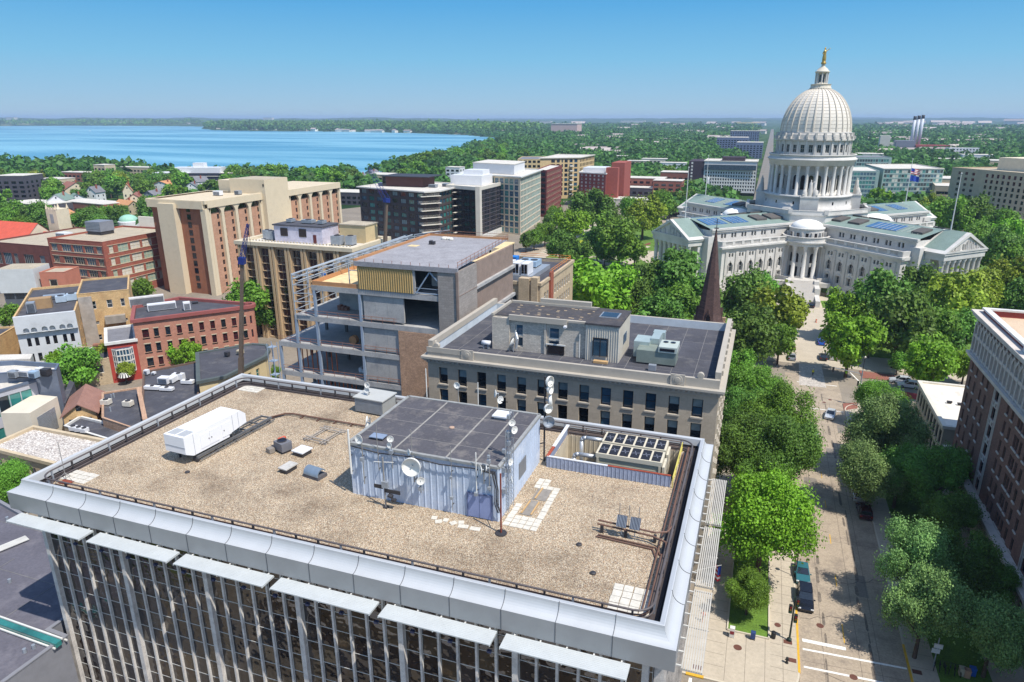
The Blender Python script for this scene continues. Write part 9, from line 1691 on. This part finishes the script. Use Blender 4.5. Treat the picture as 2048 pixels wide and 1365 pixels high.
x,y=P(1546,1278);t=thing("street_bench_bin","dark litter bin lying near the lawn's right near corner","bin",(x,y,.15));MB().lathe([(.26,0),(.3,.85),(.22,.95),(.01,.98)],(x,y,.15),12).build("body",[blackm],t)
for k,(px,py,m_,lb)in enumerate(((1922,1352,frame_tan,"cream recycling bin at the lower right by the bicycles"),(1932,1356,G("peach_bin",(196,150,120),.6),"peach coloured bin in the middle of the bin trio"),(1943,1352,G("bin_blue",(44,96,180),.5),"blue bin at the right of the bin trio"))):
 x,y=P(px,py);t=thing("recycling_bin",lb,"bin",(x,y,.15));MB().box(x-.3,x+.3,y-.3,y+.3,.2,1.1).build("body",[m_],t);MB().box(x-.33,x+.33,y-.33,y+.33,1.103,1.2).build("lid",[m_],t)
def bike(px,py,rz,lb,group):
 x,y=P(px,py);M=Matrix.Translation((x,y,.16))@Matrix.Rotation(rad(rz),4,'Z');t=thing("bicycle",lb,"bicycle",(x,y,.16),group=group);T=lambda*p:M@Vector(p)
 for s_ in(-.52,.52):
  mb=MB();pts=[T(s_+.33*math.cos(a_),0,.34+.33*math.sin(a_))for a_ in np.linspace(0,2*math.pi,15)];mb.path(pts,.025,5);[mb.tube(T(s_,0,.34),p,.008,3)for p in pts[::2]];mb.build("wheel",[tyre],t)
 mb=MB();[mb.tube(T(*a_),T(*b_),.025,5)for a_,b_ in(((-.52,0,.34),(-.12,0,.34)),((-.12,0,.34),(-.22,0,.82)),((-.22,0,.78),(.36,0,.82)),((-.12,0,.34),(.38,0,.74)),((.52,0,.34),(.36,0,.95)),((-.52,0,.34),(-.22,0,.78)))];mb.build("frame",[dark_metal],t);MB().tube(T(.34,-.28,.98),T(.34,.28,.98),.02,5).build("handlebar",[blackm],t);MB().box(-.34,-.12,-.07,.07,.84,.9,M=M).build("saddle",[blackm],t)
for k in range(6):bike(1868+k*10,1338+k*2.5,70+8*(k%3),("first","second","third","fourth","fifth","sixth")[k]+" bicycle from the left in the shaded rack at the lower right","bicycles at the lower right rack")
def lamppost(px,py,h_,lb):x,y=P(px,py);t=thing("street_lamp",lb,"street lamp",(x,y,.1));MB().lathe([(.2,0),(.2,.4),(.08,.6),(.06,h_)],(x,y,.1),8).build("post",[blackm],t);MB().sphere((x,y,h_+.35),.3,10,8).build("globe",[frame_white],t,True)
for px,py,h_,lb in((1482,748,5,"lamp post left of the crossing by the red brick strip"),(1498,742,4.6,"second thinner lamp post by the red brick strip"),(1724,752,4.6,"lamp post at the left end of the red brick border"),(1806,757,4.6,"lamp post before the white and silver SUVs"),(1985,545,5,"globe lamp by the right portico of the capitol"),(1184,492,5,"lamp post on the park lawn by the flower bed"),(1252,520,5,"globe lamp by the park path"),(1590,560,3.4,"lamp on the left side of the capitol steps"),(1627,562,3.4,"lamp on the right side of the capitol steps"),(1590,1155,4,"thin parking sign post at the left kerb beside the teal sedan")):lamppost(px,py,h_,lb)
x,y=P(1632,645);t=thing("traffic_barrel","orange and white traffic barrel on the capitol drive","traffic barrel",(x,y,.06));MB().lathe([(.3,0),(.27,.35)],(x,y,.06),12).lathe([(.25,.6),(.22,1.0),(.01,1.02)],(x,y,.06),12).build("orange_drum",[G("barrel_orange",(214,92,40),.5)],t);MB().lathe([(.27,.35),(.25,.6)],(x,y,.06),12).build("white_stripe",[frame_white],t)
def boxwall(name,pts,z,lb,m_):
 mb=MB()
 for a,b in zip(pts,pts[1:]):mb.bar((*P(*a),z/2),(*P(*b),z/2),.5,z)
 tag(mb.build(name,[m_]),lb,"low wall")
boxwall("brick_planter_wall",[(1262,500),(1290,492),(1300,489)],1.0,"red brick parapet beside the ramp to the capitol's left portico",red_paving);boxwall("brick_planter_wall",[(1246,512),(1262,508)],1.2,"short red brick wall left of the ramp to the left portico",red_paving);boxwall("stone_planter",[(1150,522),(1185,515),(1230,520),(1252,530)],.7,"curving pale stone planter wall in the park",kerbm)
skin=G("skin",(196,146,118),.6);hair=G("dark_hair",(46,34,28),.8)
def person(label,x,y,z,rz,top,leg,walk=.25,hat=None,h_=1.72):
 """one continuous skinned figure; clothes are shells over it"""
 t=thing("person",label,"person",(x,y,z),rad(rz));s_=h_/1.72
 J={'pel':(0,0,.95),'wst':(0,0,1.12),'chs':(0,.0,1.32),'nck':(0,.01,1.47),'hd':(0,.03,1.60),'tp':(0,.02,1.71)}
 E_=[('pel','wst'),('wst','chs'),('chs','nck'),('nck','hd'),('hd','tp')];Rr={'pel':.145,'wst':.125,'chs':.15,'nck':.058,'hd':.098,'tp':.06}
 for sd,g in((-1,'l'),(1,'r')):
  w_=walk*sd
  J.update({g+'hip':(sd*.09,0,.9),g+'kne':(sd*.1,w_*.7+.03,.5),g+'ank':(sd*.1,w_*(1.0 if sd>0 else 1.3),.09+(.06 if sd<0 else 0)),g+'toe':(sd*.11,w_+.16,.04+(.03 if sd<0 else 0)),g+'sh':(sd*.18,0,1.4),g+'elb':(sd*.24,-w_*.6,1.13),g+'wri':(sd*.23,-w_*.9+.12,.93),g+'han':(sd*.22,-w_*.9+.17,.86)})
  E_+=[('pel',g+'hip'),(g+'hip',g+'kne'),(g+'kne',g+'ank'),(g+'ank',g+'toe'),('chs',g+'sh'),(g+'sh',g+'elb'),(g+'elb',g+'wri'),(g+'wri',g+'han')]
  Rr.update({g+'hip':.1,g+'kne':.062,g+'ank':.042,g+'toe':.035,g+'sh':.06,g+'elb':.043,g+'wri':.03,g+'han':.03})
  for k in range(5):
   fk_=g+'f%d'%k;off=(k-2)*.017;J[fk_]=(J[g+'han'][0],J[g+'han'][1]+off+(.03 if k==4 else 0),.86-(.075,.085,.09,.082,.04)[k]);E_.append((g+'han',fk_));Rr[fk_]=.009
 names=list(J);me=bpy.data.meshes.new("body");me.from_pydata([tuple(c*s_ for c in J[n_])for n_ in names],[(names.index(a),names.index(b))for a,b in E_],[]);me.materials.append(skin)
 o=link("body",me);o.parent=t;sk2=o.modifiers.new("skin",'SKIN');
 for i,n_ in enumerate(names):me.skin_vertices[0].data[i].radius=(Rr[n_]*s_*(1.15 if n_ in('pel','chs','wst')else 1),Rr[n_]*s_*.85);me.skin_vertices[0].data[i].use_root=n_=='pel'
 o.modifiers.new("sub",'SUBSURF').levels=1;o.modifiers[-1].render_levels=2
 mb=MB();S=lambda p:tuple(c*s_ for c in p)
 mb.tube(S((0,0,.93)),S((0,0,1.2)),.17*s_,12,.165*s_);mb.tube(S((0,0,1.2)),S((0,0,1.45)),.165*s_,12,.12*s_)
 for g in 'lr':mb.tube(S(J[g+'sh']),S(J[g+'elb']),.078*s_,8,.06*s_)
 sh=mb.build("shirt",[top],None,True);sh.parent=t;mb=MB();mb.tube(S((0,0,.82)),S((0,0,1.0)),.165*s_,12,.165*s_)
 for g in 'lr':mb.tube(S(J[g+'hip']),S(J[g+'kne']),.105*s_,8,.08*s_);mb.tube(S(J[g+'kne']),S(J[g+'ank']),.08*s_,8,.06*s_)if leg[1]else None
 lg=mb.build("trousers" if leg[1]else "shorts",[leg[0]],None,True);lg.parent=t
 hm=MB();hm.sphere(S((0,.0,1.645)),.112*s_,12,8,sz=.95);hh=hm.build("hat" if hat else "hair",[hat or hair],None,True);hh.parent=t
 fc_=MB()
 for sx_ in(-.035,.035):fc_.sphere(S((sx_,.118,1.615)),.012,6,4)
 fc_.tube(S((0,.115,1.6)),S((0,.14,1.575)),.012,5,.016);fc_.tube(S((-.025,.118,1.545)),S((.025,.118,1.545)),.006,4);f2=fc_.build("face_features",[G("face_dark",(120,70,60),.6)]);f2.parent=t
 return t
x,y=P(1405,1245);person("person in a pink top walking on the left pavement beside the near tower",x,y,.15,10,G("pink_top",(204,128,112),.8),(G("tan_shorts",(150,110,84),.8),False))
x,y=P(1625,752);person("worker in a yellow-green vest standing in the crossing by the milled strip",x,y,.06,180,G("hi_vis_vest",(206,214,50),.7),(G("dark_trousers",(44,46,60),.8),True),.05,G("hard_hat",(226,214,90),.4))
x,y=P(548,662);person("person in red standing by the red food cart",x,y,.03,100,G("red_top",(180,50,50),.8),(G("dark_trousers",(0,0,0)),True),.05)
person("worker in a bright vest on the upper open floor of the construction",-50.5,104.5,27.62,150,MATS["hi_vis_vest"],(MATS["dark_trousers"],True),.05,MATS["hard_hat"]);person("worker in a bright vest on the second open floor behind the concrete panel edge",-64.4,107,22.22,200,MATS["hi_vis_vest"],(MATS["dark_trousers"],True),.05,MATS["hard_hat"])
x,y=P(1441,1082);t=thing("blue_umbrella","blue folded parasol in the tree shade beside the near tower's louvred shades","parasol",(x,y,.15));MB().tube((x,y,.15),(x,y,2.7),.04,6).build("pole",[frame_white],t);MB().lathe([(.5,1.3),(.35,1.9),(.08,2.6)],(x,y,.15),8).build("canopy",[G("parasol_blue",(36,84,186),.7)],t)
# ================================================================ AIR
hz=MB().box(-16500,16500,-400,15800,-60,102);ho=hz.build("haze",[bpy.data.materials.new("haze_air")]);hm_=ho.data.materials[0];hm_.use_nodes=True;n=hm_.node_tree.nodes;n.remove(n["Principled BSDF"])
vol=n.new("ShaderNodeVolumePrincipled");vol.inputs["Color"].default_value=(.55,.74,1.0,1);vol.inputs["Density"].default_value=9e-5;vol.inputs["Anisotropy"].default_value=0.;hm_.node_tree.links.new(vol.outputs[0],n["Material Output"].inputs["Volume"]);tag(ho,None,None,kind="stuff")
# trees and a lower roof in front of the tower, which its bronze glass mirrors
for i,(x,y,r_,k_)in enumerate(((-80,14,6.5,'L'),(-70,20,5.5,'Y'),(-90,20,6,'L'),(-74,8,6,'Y'))):tree(x,y,r_,k_,("first","second","third","fourth")[i]+" yellow-green tree mirrored in the left of the tower's bronze glass",None,1.35)
bldg("terrace_building","low tan terraced building in front of the tower, mirrored in its bronze glass",[(-52,-6),(-10,-6),(-10,22),(-52,22)],7,tanst,grv2,{},par=.4)
# worn patches, tyre streaks and cracks on the street
pm=G("asphalt_patch",(132,124,114),.95,.12,.8,.15,4);dkm=G("tyre_streak",(116,106,94),.95,.3,1.5,.3,5);mb=MB();rs=random.Random(77)
for x,y,w_,l_ in((10.4,96,1.6,3.2),(17.2,88,1.4,5),(11.6,118,2.2,2.4),(16.2,131,2.6,3),(19.0,142,1.4,4),(12.2,148,1.8,2)):mb.face([(x,y,.0535),(x+w_,y+.1,.0535),(x+w_,y+l_,.0535),(x+.1,y+l_,.0535)])
struct(mb.build("street_patches",pm));mb=MB()
for xc in(12.6,17.4):
 y=70.
 while y<160:
  l_=rs.uniform(1.5,5);w_=rs.uniform(.15,.5);x=xc+rs.uniform(-.35,.35);mb.face([(x-w_/2,y,.0545),(x,y-.4,.0545),(x+w_/2,y,.0545),(x+w_*.4,y+l_,.0545),(x,y+l_+.4,.0545),(x-w_*.4,y+l_,.0545)]);y+=l_+rs.uniform(.5,3)
struct(mb.build("oil_streaks",dkm));mb=MB()
for(x0,y0,x1,y1)in((9.8,81,14.6,83),(14.8,90,21,93),(10,104,14.6,103),(15,117,21,115),(12,72,19,70.4),(10,128,21,131),(13,140,14,152)):
 p_=Vector((x0,y0,.0555));n_=9
 for k in range(1,n_+1):q_=Vector((x0+(x1-x0)*k/n_+rs.uniform(-.15,.15),y0+(y1-y0)*k/n_+rs.uniform(-.3,.3),.0555));d_=(q_-p_).normalized();s2=Vector((-d_.y,d_.x,0))*.035;mb.face([p_-s2,q_-s2,q_+s2,p_+s2]);p_=q_
struct(mb.build("street_cracks",G("crack_tar",(72,66,62),.9)))
